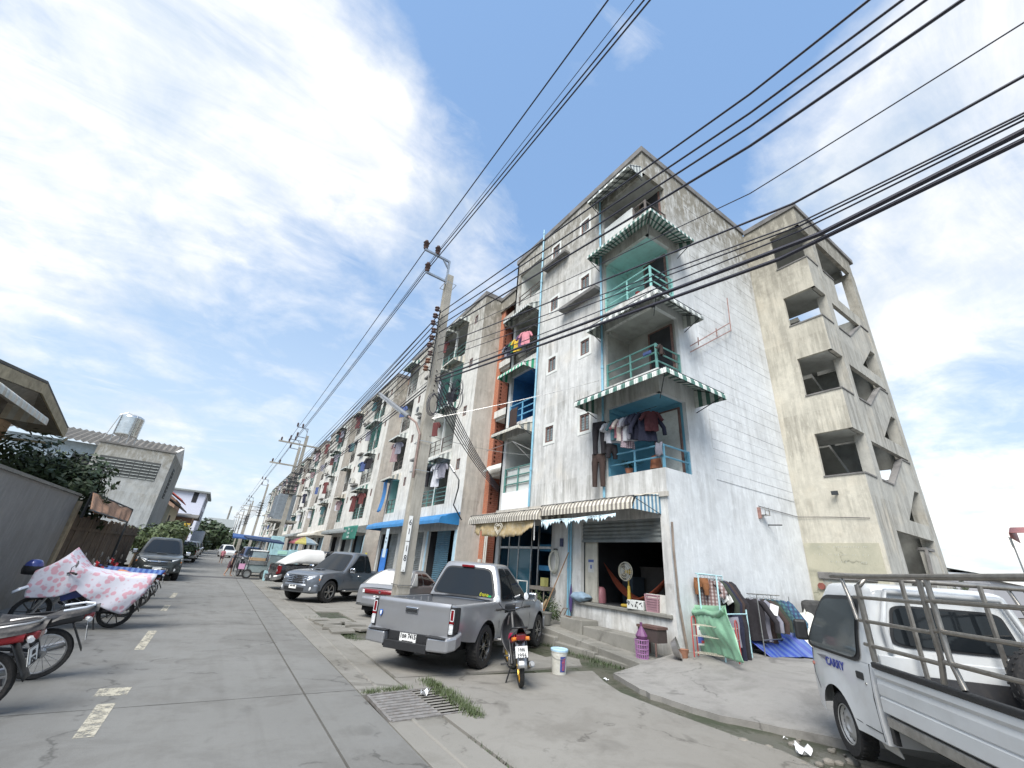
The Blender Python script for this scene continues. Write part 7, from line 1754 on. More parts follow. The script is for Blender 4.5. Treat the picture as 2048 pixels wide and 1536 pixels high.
clothsheet('white cloth with pink animal pattern draped over the blue and white motorcycle', 'patterned_cloth', [
    [g3(-2.55, 12.6, 1.05), g3(-2.30, 12.6, 1.42), g3(-1.95, 12.6, 1.08), g3(-1.5, 12.6, 1.02), g3(-.85, 12.6, 1.0)],
    [g3(-2.66, 12.12, .98), g3(-2.30, 12.1, 1.22), g3(-1.95, 12.08, 1.05), g3(-1.5, 12.1, .95), g3(-.82, 12.15, .98)],
    [g3(-2.66, 12.0, .72), g3(-2.25, 12.0, .76), g3(-1.95, 12.0, .78), g3(-1.5, 12.0, .64), g3(-.9, 12.05, .66)],
    [g3(-2.6, 11.97, .54), g3(-2.2, 11.98, .56), g3(-1.95, 11.98, .68), g3(-1.55, 11.97, .44), g3(-1.15, 12.0, .28)]], FLO, 40, 26, .018)
TARP = stripes('blue_tarpaulin', (.02, .06, .25), (.08, .16, .36), 0, .12, .5, .5, .1)
clothsheet('folded blue tarpaulin lying over the seat of the black motorcycle', 'tarpaulin', [[g3(-2.3, 15.9, .93), g3(-1.6, 15.9, .92), g3(-.95, 15.85, .90)], [g3(-2.3, 15.55, .98), g3(-1.6, 15.55, .95), g3(-.9, 15.5, .93)], [g3(-2.25, 15.35, .80), g3(-1.6, 15.35, .84), g3(-.95, 15.3, .83)]], TARP, 24, 8, .012)
hl = thing('helmet', 'blue and black helmet hanging on the bars of the covered motorcycle', 'helmet', (-2.75, 12.3, 1.02)); mb = MB(); mb.lathe([(0, .15), (.08, .135), (.125, .08), (.14, 0), (.13, -.06), (.10, -.10)], 16); mb.build('shell', BLUEP, hl, smooth=60); mb = MB(); mb.lathe([(.142, .03), (.146, -.04), (.13, -.11), (.10, -.12)], 16); mb.build('visor', BLACK, hl, smooth=60)
mb = MB(); mb.lathe([(0, .05), (.06, .045), (.09, 0), (.07, -.04), (0, -.05)], 14); tag(mb.build('round_mirror', mat('mirror_amber', (.25, .10, .07), .4), None, smooth=60, loc=(-2.95, 8.3, 1.18), rot=(0, 1.2, 0)), 'brownish round mirror sticking up at the left edge of the picture', 'mirror')
mb = MB(); mb.lathe([(0, .10), (.14, .085), (.19, 0), (.15, -.05)], 16); tag(mb.build('cap', mat('orange_cap', (.62, .22, .10), .6), None, smooth=60, loc=(-1.55, 13.6, .86), rot=(.3, .3, 0)), 'orange rounded cover on the seat behind the patterned cloth', 'cap')

# ------------------------------------------------------------------ clothing
def cmat(name, col=None, rough=.9): return mat(name, col, rough, var=.18, scale=7, bump=.004, bscale=16)
def checks(name, a, b_, c_, s=.05):
    if name in MATS: return MATS[name]
    m = bpy.data.materials.new(name); m.use_nodes = True; MATS[name] = m; t = NT(m.node_tree); b = t.n['Principled BSDF']; x, y, z = t.xyz(t.obj())
    fx = t.ramp(t.math('ABSOLUTE', t.math('SUBTRACT', t.math('FRACT', t.math('DIVIDE', t.math('ADD', x, 10), s)), .5)), .2, .26); fz = t.ramp(t.math('ABSOLUTE', t.math('SUBTRACT', t.math('FRACT', t.math('DIVIDE', t.math('ADD', z, 10), s)), .5)), .2, .26)
    c = t.mix(fx, a, b_); c = t.mix(t.math('MULTIPLY', fz, .6), c, c_); t.put(b.inputs['Base Color'], c); b.inputs['Roughness'].default_value = .9; return m
def garment(kind, label, loc, rz, mt, s=1., name=None, group=None, seed=0, cat=None, hanger=True):
    """hangs in its own xz plane, top at the hanger hook"""
    rr = random.Random(seed+int(loc[1]*100)); name = name or kind
    V = thing(name, label, cat or kind.replace('_', ' '), loc, rz, group)
    L = {'shirt': .68, 'long_sleeve_shirt': .72, 'jacket': .80, 'dress': 1.05, 'trousers': .95, 'shorts': .5, 'towel': .7}[kind]*s
    mb = MB()
    ph = rr.uniform(0, 6)
    def thick(u, v, sgn): return sgn*(.012+.020*sin(pi*u)*(1-.3*v))+.018*sin(u*15+ph)*v+.012*sin(u*7+v*5+ph)
    if kind in ('shirt', 'long_sleeve_shirt', 'jacket', 'dress', 'towel'):
        def out(v):
            if kind == 'towel': return .22*s
            if v < .07: return (.07+.15*(v/.07)**.7)*s
            if kind == 'dress': return (.20+.10*max(0, v-.4))*s
            return (.22+(.02 if kind == 'jacket' else 0)-.015*sin(pi*v))*s
        for sg in (1, -1):
            mb.grid(lambda u, v: ((u*2-1)*out(v)*(1+.03*sin(v*9+ph)), thick(u, v, sg), -.05-L*v-(.03*(1-abs(u*2-1))*(v < .04))+.010*sin(u*11+ph)*(v > .95)), 14, 18)
        if kind != 'towel':
            sl = (.20 if kind in ('shirt', 'dress') else .52)*s
            for sx in (1, -1):
                mb.tube([(sx*.17*s, 0, -.10), (sx*.235*s, .01, -.16), (sx*(.235+sl*.34)*s, .015, -.16-sl*.62), (sx*(.235+sl*.40), .02, -.16-sl*.98)], [.055*s, .062*s, .056*s, .055*s], 8)
    else:
        w0 = .19*s
        mb.grid(lambda u, v: ((u*2-1)*w0*(1+.12*v), thick(u, v, 1)+.015, -.03-.24*s*v), 10, 6); mb.grid(lambda u, v: ((u*2-1)*w0*(1+.12*v), thick(u, v, -1)-.015, -.03-.24*s*v), 10, 6)
        for sx in (1, -1): mb.tube([(sx*.10*s, 0, -.16*s), (sx*.115*s, .0, -.30*s), (sx*.12*s, .012, -.60*s if kind == 'trousers' else -.36*s), (sx*.125*s, .0, -L if kind == 'trousers' else -.48*s)], [.095*s, .10*s, .075*s, .07*s], 9)
    mb.build('fabric', mt, V, smooth=70)
    if hanger:
        h = MB(); h.tube([(0, 0, -.02), (0, 0, .02), (.02, 0, .04), (.035, 0, .02)], .003, 4); h.tube([(0, 0, -.02), (.19*s, 0, -.085), (-.19*s, 0, -.085)], .004, 4, closed=True); h.build('hanger', BLACK, V)
    return V
navy, wht, grey, pink, blk, brn, olv, red_, tealc = cmat('cloth_navy', (.011, .013, .032)), cmat('cloth_white', (.50, .51, .55)), cmat('cloth_grey', (.20, .20, .24)), cmat('cloth_pink', (.52, .21, .25)), cmat('cloth_black', (.018, .016, .020)), cmat('cloth_brown', (.042, .026, .022)), cmat('cloth_olive', (.030, .038, .026)), cmat('cloth_red', (.16, .02, .02)), cmat('cloth_teal', (.10, .20, .23))
# line along the second storey corner balcony
LN = thing('clothes_line', 'clothes line strung under the blue second floor balcony ceiling', 'clothes line'); mb = MB(); mb.tube([(8.93, 6.78, 6.02), (8.93, 8.95, 6.0)], .008, 5); mb.build('line', DARKM, LN)
G1 = 'washing on the second floor corner balcony'
items = [('shirt', wht, 'pale grey shirt at the left end of the corner balcony line', 8.52, .9), ('shirt', wht, 'white shirt next to the pale grey one on the balcony line', 8.38, 1.), ('shorts', blk, 'black shorts low among the white shirts on the balcony line', 8.46, 1.), ('shirt', tealc, 'faded teal shirt third on the balcony line', 8.24, .9), ('shirt', pink, 'pink shirt on the balcony line', 8.10, .85), ('shirt', cmat('cloth_cream', (.62, .55, .50)), 'cream shirt beside the pink one on the balcony line', 7.97, 1.05),
         ('dress', checks('cloth_pattern', (.25, .16, .20), (.6, .52, .55), (.1, .08, .12), .05), 'patterned dress in the middle of the balcony line', 7.84, .9), ('shirt', wht, 'white shirt right of the patterned dress', 7.70, 1.1), ('shirt', grey, 'grey shirt with sleeves in the middle of the balcony line', 7.58, 1.05), ('shirt', navy, 'first navy shirt on the balcony line', 7.42, 1.15), ('shirt', navy, 'second navy shirt, right of the first', 7.28, 1.2), ('jacket', navy, 'navy jacket near the right end of the balcony line', 7.13, 1.1), ('shirt', cmat('cloth_dark_red', (.05, .010, .014)), 'dark red shirt at the right end of the balcony line', 6.98, .9)]
for i, (k, m_, lab, y_, s_) in enumerate(items): garment(k, lab, (8.93, y_, 5.99 if k != 'shorts' else 5.3), pi/2+random.Random(i).uniform(-.9, .9)*.5+.9, m_, s_*.95, group=G1, seed=i)
garment('trousers', 'black trousers hung on the blue pipe, upper pair', (8.80, 8.82, 6.05), 1.9, blk, 1.1, group='trousers on the blue pipe', hanger=False); garment('trousers', 'dark brown trousers hanging lower on the blue pipe', (8.80, 8.86, 5.05), 1.9, brn, 1.05, group='trousers on the blue pipe')
mb = MB(); mb.grid(lambda u, v: (9.0-.04*sin(pi*v*.9), 6.72+.22*u, 5.02-.36*v+.02*sin(u*9)), 8, 6); tag(mb.build('cloth', grey, None, smooth=70, solid=.012), 'grey cloth thrown over the corner of the blue railing', 'cloth')
pl = thing('potted_fern', 'bright green fern behind the blue balcony railing', 'plant', (9.25, 8.1, 4.45)); rrp = random.Random(3); mb = MB()
for _ in range(240):
    a = rrp.uniform(0, 6.28); l = rrp.uniform(.15, .42); u_ = rrp.uniform(.1, 1); p = V3((cos(a)*l*u_, sin(a)*l*u_, .05+.32*sin(u_*2.2)*rrp.uniform(.6, 1))); q = V3((cos(a+1.5), sin(a+1.5), 0))*.02
    mb.add([p-q, p+q, p+V3((cos(a)*.09, sin(a)*.09, -.02))], [(0, 1, 2)])
mb.build('fronds', LF3, pl); mb = MB(); mb.lathe([(0, -.04), (.09, -.04), (.12, .1), (.10, .1)], 12); mb.build('pot', mat('clay_pot', (.30, .12, .07), .8), pl)
mb = MB(); mb.lathe([(0, 0), (.17, .02), (.13, .35), (.02, .42), (0, .42)], 10); tag(mb.build('orange_bag', mat('orange_brown_bag', (.20, .07, .03), .7), None, loc=(9.3, 7.2, 4.4)), 'orange brown bag standing on the second floor balcony', 'bag')
mb = MB(); mb.box(0, -.15, 0, .06, .15, .12); tag(mb.build('blue_cloth', cmat('cloth_blue', (.05, .08, .20)), None, bevel=.03, loc=(9.0, 7.05, 7.75)), 'small blue cloth on the third floor railing', 'cloth')
garment('shirt', 'dark shirt hung at the corner of the third floor railing', (9.1, 6.62, 8.0), .2, brn, .5, hanger=False)
mb = MB(); mb.lathe([(0, 0), (.07, 0), (.09, .13), (.07, .13)], 10); tag(mb.build('flower_pot', red_, None, loc=(9.15, 7.35, 10.1)), 'small red pot behind the teal fourth floor railing', 'pot')
# stairwell-side bay, fourth floor
G2 = 'washing on the fourth floor bay beside the brick stairwell'
for i, (m_, y_, lab, s_, k, zz) in enumerate(((pink, 13.15, 'pink shirt on the fourth floor bay, brightest of its line', 1.0, 'shirt', 11.3), (cmat('cloth_purple', (.10, .05, .14)), 13.4, 'dark purple shirt left of the pink one', .95, 'shirt', 11.28), (cmat('cloth_yellow', (.60, .40, .04)), 13.75, 'yellow shirt in the middle of the fourth floor line', 1.0, 'shirt', 11.2), (cmat('cloth_green', (.03, .18, .09)), 14.0, 'green shirt left of the yellow one', .9, 'shirt', 11.2), (navy, 14.3, 'dark blue shirt at the left end of the fourth floor line', 1., 'shirt', 11.2), (grey, 14.5, 'dark grey shirt farthest left by the brick wall', 1., 'shirt', 11.15))):
    garment(k, lab, (8.72, y_, zz), pi/2+.5, m_, s_*.95, group=G2, seed=30+i)
mb = MB(); mb.tube([(8.72, 12.6, 11.34), (8.72, 14.75, 11.2)], .01, 5); mb.tube([(8.72, 12.6, 11.34), (9, 12.6, 11.34)], .01, 5); tag(mb.build('drying_rod', STEEL, None), 'drying rod carrying the pink and yellow shirts', 'rod')
mb = MB(); mb.grid(lambda u, v: (9.0-.05*(v > .02)-.01*sin(u*20), 13.75+.55*u, 7.95-.85*v), 10, 10); tag(mb.build('towel', brn, None, smooth=70, solid=.012), 'brown towel over the bright blue railing', 'towel')
for y_, lab in ((12.9, 'right one'), ): mb = MB(); mb.lathe([(0, 0), (.2, 0), (.23, .5), (.2, .52), (0, .52)], 14); tag(mb.build('plastic_drum', mat('bright_blue_plastic', (.02, .16, .55), .4), None, loc=(9.5, 13.0, 7.25)), 'bright blue plastic drum on the third floor bay', 'drum')
mb = MB(); mb.tube([(8.95, 12.6, 5.85), (8.3, 12.9, 6.1), (8.35, 15.0, 6.1)], .012, 5); mb.tube([(8.95, 12.6, 5.5), (8.3, 12.9, 6.1)], .01, 5); tag(mb.build('drying_rod', STEEL, None), 'bent metal drying rod sticking out of the second floor bay', 'rod')
mb = MB(); mb.slab([(9.9, 15.0, 6.05), (9.9, 17.4, 6.05), (9.6, 17.4, 5.75), (9.6, 15.0, 5.75)], (0, 0, .03)); 
tag(mb.build('roof_sheet', AWH, None), 'white corrugated sheet over the stairwell entrance landing', 'roof sheet')

# washing and clutter along the far blocks
r6 = random.Random(55); far = [(wht, 'white'), (grey, 'grey'), (navy, 'navy'), (cmat('cloth_dull_red', (.11, .03, .03)), 'dull red'), (cmat('cloth_dull_teal', (.04, .10, .11)), 'teal'), (cmat('cloth_faded_pink', (.26, .18, .19)), 'pink'), (wht, 'pale'), (grey, 'greyish'), (cmat('cloth_blue', None) if 'cloth_blue' in MATS else navy, 'blue'), (blk, 'black')]
k_ = 0
known = [(20.5, 6.55, wht, 'shirt', 'cream blouse on the second floor of the block behind the pole', 1.2), (20.9, 6.5, wht, 'dress', 'long white dress on the second floor of the block behind the pole', 1.1), (20.2, 6.5, grey, 'shirt', 'pale blue shirt right of the white dress behind the pole', 1.1), (22.3, 6.5, blk, 'trousers', 'dark trousers left of the washing behind the pole', 1.1)]
for y_, z_, m_, kd, lab, s_ in known: garment(kd, lab, (8.75, y_, z_), pi/2+.5, m_, s_, group='washing on the second block', seed=k_); k_ += 1
for b in range(7):
    y0 = 18+15*b
    for fl in range(4):
        for off in (2.3, 2.8, 4.1, 4.7, 10.2, 10.8):
            if b == 0 and (fl == 0 or off < 3.5): continue
            if r6.random() < .45:
                m_, cn = far[r6.randrange(len(far))]; kd = r6.choice(['shirt', 'shirt', 'towel', 'dress']); fn = ('second', 'third', 'fourth', 'top')[fl]; bn = ('second', 'third', 'fourth', 'fifth', 'sixth', 'seventh', 'eighth')[b]
                pos = {2.3: 'wide bay right side', 2.8: 'wide bay middle right', 4.1: 'wide bay middle left', 4.7: 'wide bay left side', 10.2: 'narrow bay right side', 10.8: 'narrow bay left side'}[off]
                garment(kd, '%s %s, %s floor of the %s block, %s' % (cn, kd, fn, bn, pos), (8.72, y0+off, 6.35+FL*fl), pi/2+.5, m_, 1.25, group='washing on the far blocks', seed=k_, hanger=b < 2); k_ += 1
mb = MB(); mb.grid(lambda u, v: (8.62+.12*sin(pi*v), 29.0+.8*u+.25*v, 6.7-2.2*v+.03*sin(u*9)), 10, 12); tag(mb.build('blue_banner', mat('banner_blue', (.03, .18, .46), .5), None, smooth=70, solid=.01), 'bright blue sheet hanging down the front of the second block', 'sheet')
ACM = mat('ac_white', (.50, .50, .47), .6, var=.1, dirt=.3)
for b in range(6):
    for (off, zz) in ((7.3, 7.6), (7.3, 10.5), (7.2, 13.3)):
        if r6.random() < .6:
            ac = thing('air_conditioner', 'outdoor air conditioner unit on the %s block, %s storey' % (('second', 'third', 'fourth', 'fifth', 'sixth', 'seventh')[b], {7.6: 'third', 10.5: 'fourth', 13.3: 'top'}[zz]), 'air conditioner', (8.72, 18+15*b+off, zz), 0, 'air conditioner units along the street')
            mb = MB(); mb.box(-.14, -.38, 0, .14, .38, .52); mb.build('casing', ACM, ac, bevel=.01); mb = MB(); mb.lathe([(0, .01), (.2, .01), (.21, 0)], 16, 0, Matrix.Translation((-.145, -.1, .26)) @ Matrix.Rotation(-pi/2, 4, 'Y')); mb.build('fan_grille', DARKM, ac)
# hanging pots on the white pillar, green shop banner
gb = thing('shop_banner', 'green banner with white lettering hanging from the shop awning', 'banner'); a, b = ox(688, 1054, 8.0), ox(716, 1050, 8.0)
mb = MB(); mb.grid(lambda u, v: (8.0+.03*sin(u*8+v*3), a.y+(b.y-a.y)*u, a.z+(b.z-a.z)*u-.95*v), 8, 8); mb.build('sheet', mat('banner_green', (.03, .17, .13), .6), gb, smooth=70, solid=.006)
for i, tx in enumerate(('ร้าน', 'อาหาร', 'ตามสั่ง')): lettering(tx, .26, PLATE, gb, Matrix.Translation((7.93, (a.y+b.y)/2, a.z-.22-.27*i)) @ Matrix.Rotation(-pi/2, 4, 'Z') @ Matrix.Rotation(pi/2, 4, 'X'))
# shopfront of the second block
mb = MB(); mb.box(8.9, 27.2, .3, 8.96, 28.2, 2.2); tag(mb.build('blue_board', mat('board_blue', (.04, .20, .62), .5), None, bevel=.02), 'rounded bright blue board leaning at the second block shopfront', 'board')
mb = MB(); mb.box(8.55, 30.2, .3, 8.6, 30.5, 1.9); tag(mb.build('yellow_sign', mat('sign_yellow2', (.55, .48, .10), .6), None), 'tall narrow pale yellow sign by the shop door', 'sign')
sg_ = thing('paper_sign', 'pale blue vertical sign board with small text beside the pole', 'sign', (7.9, 24.6, 1.7)); mb = MB(); mb.box(0, -.22, 0, .03, .22, 1.5); mb.build('board', mat('pale_sign', (.55, .66, .74), .6), sg_); 
for i in range(2): lettering('ขาย', .14, INK, sg_, Matrix.Translation((-.005, 0, 1.0-.2*i)) @ Matrix.Rotation(-pi/2, 4, 'Z') @ Matrix.Rotation(pi/2, 4, 'X'))
lettering('21.90', .34, mat('shutter_number', (.42, .44, .42), .7), None, Matrix.Translation((8.96, 22.9, 1.75)) @ Matrix.Rotation(-pi/2, 4, 'Z') @ Matrix.Rotation(pi/2, 4, 'X'), 'shutter_lettering').parent = B2
bpy.data.objects['shutter_lettering'].location.y -= 18

# ------------------------------------------------------------------ torn canopy cloths of the shops
YC = mat('torn_yellow_cloth', (.42, .32, .17), .85, var=.25, scale=3, dirt=.5, dirtcol=(.62, .60, .52), bump=.006, bscale=10)
tc = thing('torn_awning_cloth', 'torn yellowish cloth with heart logo hanging under the left shop awning', 'cloth')
def strip(parent, name, pts_top, depthf, mt, x0, n=60, nv=6):
    mb = MB()
    (ya, za), (yb_, zb_) = pts_top
    mb.grid(lambda u, v: (x0+.03*sin(u*16+v*2)+.02*sin(v*5), ya+(yb_-ya)*u+.015*sin(v*6), za+(zb_-za)*u-.02*sin(pi*u)-depthf(u)*v), n, nv); return mb.build(name, mt, parent, smooth=80, solid=.005)
rj = random.Random(6); jag = [rj.uniform(-.05, .05) for _ in range(70)]
a, b = ox(951, 1042, 7.95), ox(1068, 1038, 7.95)
def dy_(u):
    i = int(u*60); base = .50+.02*sin(u*5); 
    if .13 < u < .17: base = .34
    if u > .80: base = .50-(u-.80)*1.3
    if u < .04: base = .42
    return base+jag[i]*.6+(.07 if .56 < u < .60 else 0)
strip(tc, 'cloth', ((a.y, a.z), (b.y, b.z)), dy_, YC, 7.95)
hm = MB(); yc, zc = a.y+(b.y-a.y)*.47, a.z-.34
for s_ in (1., .62):
    pts = []
    for i in range(25):
        tt = 2*pi*i/24; hx = 16*sin(tt)**3/17; hz = (13*cos(tt)-5*cos(2*tt)-2*cos(3*tt)-cos(4*tt))/17
        pts.append((7.905, yc-hx*.26*s_, zc+hz*.22*s_+.03))
    hm.tube(pts, .016, 4, closed=True)
hm.build('heart_logo', mat('faded_logo', (.68, .64, .54), .8), tc)
mb = MB(); mb.tube([(7.95, a.y+.1, a.z), (7.93, a.y+.13, a.z-.35), (7.95, a.y+.18, a.z-.55)], .012, 4); mb.tube([(7.95, b.y-.03, b.z), (7.95, b.y-.05, b.z-.5), (7.9, b.y-.12, b.z-.62)], .016, 4); mb.build('torn_strip', COVW, tc)
tb_ = thing('torn_awning_cloth', 'ragged pale blue cloth strip under the right shop awning', 'cloth'); a, b = ox(1082, 1040, 7.9), ox(1232, 1026, 7.9)
rg = [rj.random() for _ in range(90)]
def dr(u): i = int(u*80); return .05+.17*rg[i]**1.5*(1-.35*u)+.10*(abs(u-.38) < .03)+.08*(abs(u-.1) < .03)
strip(tb_, 'cloth', ((a.y, a.z), (b.y, b.z)), dr, mat('pale_blue_cloth', (.58, .72, .78), .8, var=.1), 7.9, 80, 3)

# ------------------------------------------------------------------ shop contents
FZ = 1.0
fan = thing('standing_fan', 'yellow standing fan in the shop opening', 'fan', (9.25, 8.27, FZ)); YE = mat('fan_yellow', (.50, .35, .05), .4, var=.1)
mb = MB(); mb.box(-.15, -.17, 0, .15, .17, .07); mb.build('base', YE, fan, bevel=.03); mb = MB(); mb.tube([(0, 0, .06), (0, 0, .50)], .055, 8, r2=.035); mb.tube([(0, 0, .5), (0, 0, .72)], .018, 8); mb.build('stand', YE, fan)
mb = MB(); mb.lathe([(0, -.10), (.06, -.10), (.075, -.02), (.05, .04), (0, .05)], 14, 0, Matrix.Translation((-.04, .0, .84)) @ Matrix.Rotation(-pi/2, 4, 'Y')); mb.build('motor', YE, fan, smooth=50)
mb = MB()
for rr__, xx in ((.225, -.10), (.215, -.14), (.15, -.155), (.08, -.16)): mb.tube([(xx, rr__*cos(a*pi/14), .84+rr__*sin(a*pi/14)) for a in range(28)], .005 if rr__ < .22 else .009, 4, closed=True)
for k in range(26): a = 2*pi*k/26; mb.tube([(-.165, .03*cos(a), .84+.03*sin(a)), (-.155, .15*cos(a), .84+.15*sin(a)), (-.10, .225*cos(a), .84+.225*sin(a)), (-.04, .15*cos(a), .84+.15*sin(a))], .0025, 3)
mb.build('guard', mat('fan_guard', (.55, .52, .42), .4), fan)
for k in range(3):
    mb = MB(); a = 2*pi*k/3; mb.grid(lambda u, v: (-.10+.04*(v-.5), (.04+.15*u)*cos(a+(v-.5)*(.9+.2*u)), .84+(.04+.15*u)*sin(a+(v-.5)*(.9+.2*u))), 4, 4); mb.build('blade', mat('fan_blade', (.30, .32, .32), .3), fan, solid=.004)
cr_ = thing('folding_box', 'box with black and white leaf pattern at the foot of the fan', 'box', (9.02, 7.80, FZ), RD(8)); mb = MB(); mb.box(-.12, -.23, 0, .12, .23, .20); mb.build('box', mat('leaf_pattern_white', (.60, .62, .60), .6), cr_, bevel=.01)
mb = MB(); rb_ = random.Random(2)
for _ in range(22):
    y_, z_, a = rb_.uniform(-.2, .2), rb_.uniform(.03, .17), rb_.uniform(0, 3.1)
    if abs(y_) < .09 and _ % 2: continue
    d = .035; mb.add([(-.1235, y_-d*cos(a), z_-d*sin(a)), (-.1235, y_+.012*sin(a), z_-.012*cos(a)), (-.1235, y_+d*cos(a), z_+d*sin(a)), (-.1235, y_-.012*sin(a), z_+.012*cos(a))], [(0, 1, 2, 3)])
mb.build('leaf_print', INK, cr_)
def basket(name, label, loc, rz, mt, w0=.30, w1=.38, d=.26, h=.30, slots=4, rnd_=False, cat='basket'):
    V = thing(name, label, cat, loc, rz)
    mb = MB()
    if not rnd_:
        n = slots
        for k in range(n+1):
            z0 = h*k/(n+.0)*.9; z1 = z0+h*.09; f0, f1 = z0/h, z1/h; a0, a1 = (w0+(w1-w0)*f0)/2, (w0+(w1-w0)*f1)/2; b0, b1 = a0*d/w0, a1*d/w0
            for (p, q, r_, s_) in (((-b0, -a0, z0), (-b0, a0, z0), (-b1, a1, z1), (-b1, -a1, z1)), ((b0, -a0, z0), (b0, a0, z0), (b1, a1, z1), (b1, -a1, z1)), ((-b0, -a0, z0), (b0, -a0, z0), (b1, -a1, z1), (-b1, -a1, z1)), ((-b0, a0, z0), (b0, a0, z0), (b1, a1, z1), (-b1, a1, z1))): mb.quad(p, q, r_, s_)
        for sx in (-1, 1):
            for sy in (-1, 1): mb.tube([(sx*d/2*.98, sy*w0/2*.98, 0), (sx*d/2*w1/w0*.98, sy*w1/2*.98, h)], .014, 5)
        mb.tube([(-d/2*w1/w0, -w1/2, h), (-d/2*w1/w0, w1/2, h), (d/2*w1/w0, w1/2, h), (d/2*w1/w0, -w1/2, h)], .013, 5, closed=True); mb.quad((-d/2, -w0/2, .005), (d/2, -w0/2, .005), (d/2, w0/2, .005), (-d/2, w0/2, .005))
        mb.box(-d/2*.97, -w0/2*.97, .01, d/2*.97, w0/2*.97, h*.75)
    else:
        for k in range(5): rr__ = (w0+(w1-w0)*k/4)/2; mb.tube([(rr__*cos(a*pi/10), rr__*sin(a*pi/10), h*k/4) for a in range(20)], .011, 4, closed=True)
        for a in range(18): mb.tube([(w0/2*cos(a*pi/9), w0/2*sin(a*pi/9), 0), (w1/2*cos(a*pi/9), w1/2*sin(a*pi/9), h)], .010, 4)
        mb.disc(w0/2, .01, 20)
    mb.build('basket', mt, V); return V
basket('plastic_basket', 'pale pink slatted plastic basket on the shop sill', (9.06, 7.32, FZ), .05, mat('plastic_dusty_pink', (.34, .20, .23), .5), .30, .36, .22, .36, 6)
basket('plastic_basket', 'round lilac openwork basket standing on the walkway end', (8.15, 6.98, .17), 0, mat('plastic_lilac', (.34, .17, .34), .5), .24, .28, .26, .34, 4, True)
mb = MB(); mb.lathe([(0, 0), (.1, .02), (.13, .08), (.08, .17), (.02, .26), (.03, .33)], 10); tag(mb.build('plastic_bag', mat('bag_purple', (.16, .06, .15), .4), None, loc=(8.15, 6.98, .50)), 'purple plastic bag stuffed in the lilac basket', 'bag')
pi_ = thing('pillow', 'folded pale blue pillow on the shop sill', 'pillow', (8.98, 9.80, 1.10)); mb = MB(); mb.grid(lambda u, v: (.17*cos(v*2*pi)*(1-.1*cos(u*6)), (u-.5)*.62, .13*sin(v*2*pi)*(sin(pi*u)**.35)+.01*sin(u*14+v*7)), 16, 16); mb.build('pillow_cover', cmat('cloth_light_blue', (.26, .36, .46)), pi_, smooth=70)
ch = thing('plastic_chair', 'cream plastic chair inside the dim shop', 'chair', (10.1, 7.35, FZ), RD(200)); CRM = mat('plastic_cream', (.62, .58, .42), .5)
mb = MB(); mb.box(-.22, -.22, .42, .22, .22, .45); mb.build('seat', CRM, ch, bevel=.02); mb = MB(); mb.grid(lambda u, v: (-.22-.10*v-.03*sin(pi*u), (u-.5)*.42, .45+.42*v), 8, 6); mb.build('backrest', CRM, ch, solid=.015)
for sx in (-1, 1):
    for sy in (-1, 1): mb = MB(); mb.tube([(sx*.19, sy*.19, .43), (sx*.23, sy*.23, 0)], .022, 5); mb.build('leg', CRM, ch)
    mb = MB(); mb.tube([(-.22, sx*.21, .66), (.12, sx*.24, .64), (.2, sx*.22, .45)], .018, 5); mb.build('armrest', CRM, ch)
hk = thing('hammock', 'dark red hammock slung across the dim shop', 'hammock'); mb = MB(); mb.grid(lambda u, v: (9.75+.25*u+.45*(v-.5)*sin(pi*u), 9.65-2.3*u, 2.05-.85*sin(pi*u)-.10*sin(pi*v)*sin(pi*u)), 20, 8); mb.build('net', mat('hammock_red', (.30, .07, .035), .8), hk, smooth=60, solid=.01)
mb = MB(); mb.lathe([(0, 0), (.14, 0), (.15, .1), (.13, .34), (.08, .40), (0, .40)], 14); tag(mb.build('gas_bottle', mat('dusty_pink_metal', (.34, .14, .16), .5), None, smooth=40, loc=(9.35, 9.38, FZ)), 'dusty pink metal can beside the blue pillow', 'can')
for i, (x_, y_, w_, h_, c_, lab) in enumerate(((11.2, 8.9, .8, 1.0, (.10, .09, .08), 'dark cabinet at the back of the shop'), (11.5, 7.6, .9, .8, (.06, .07, .08), 'low dark table deep in the shop'), (10.6, 9.3, .4, .7, (.08, .10, .12), 'dark fan and boxes left in the shop'), (12.2, 8.2, .7, 1.5, (.12, .12, .13), 'tall shelf at the rear wall of the shop'))):
    mb = MB(); mb.box(-.25, -w_/2, 0, .25, w_/2, h_); mb.box(-.27, -w_/2-.02, h_, .27, w_/2+.02, h_+.03); mb.box(-.255, -w_/2+.04, h_*.5, -.25, w_/2-.04, h_*.52); tag(mb.build('cabinet', mat('cab%d' % i, c_, .6), None, loc=(x_, y_, FZ)), lab, 'cabinet')
wp_ = thing('notice', 'small blue and white paper notice on the shop door jamb', 'notice', (9.145, 9.55, 2.05)); mb = MB(); mb.box(-.006, -.12, -.30, 0, .12, .05); mb.build('paper', mat('paper_grey', (.5, .5, .48), .8), wp_); mb = MB(); mb.box(-.009, -.11, -.03, -.006, .11, .04); mb.box(-.009, -.03, -.2, -.006, .03, -.1); mb.build('print', mat('notice_blue', (.08, .12, .30), .6), wp_)

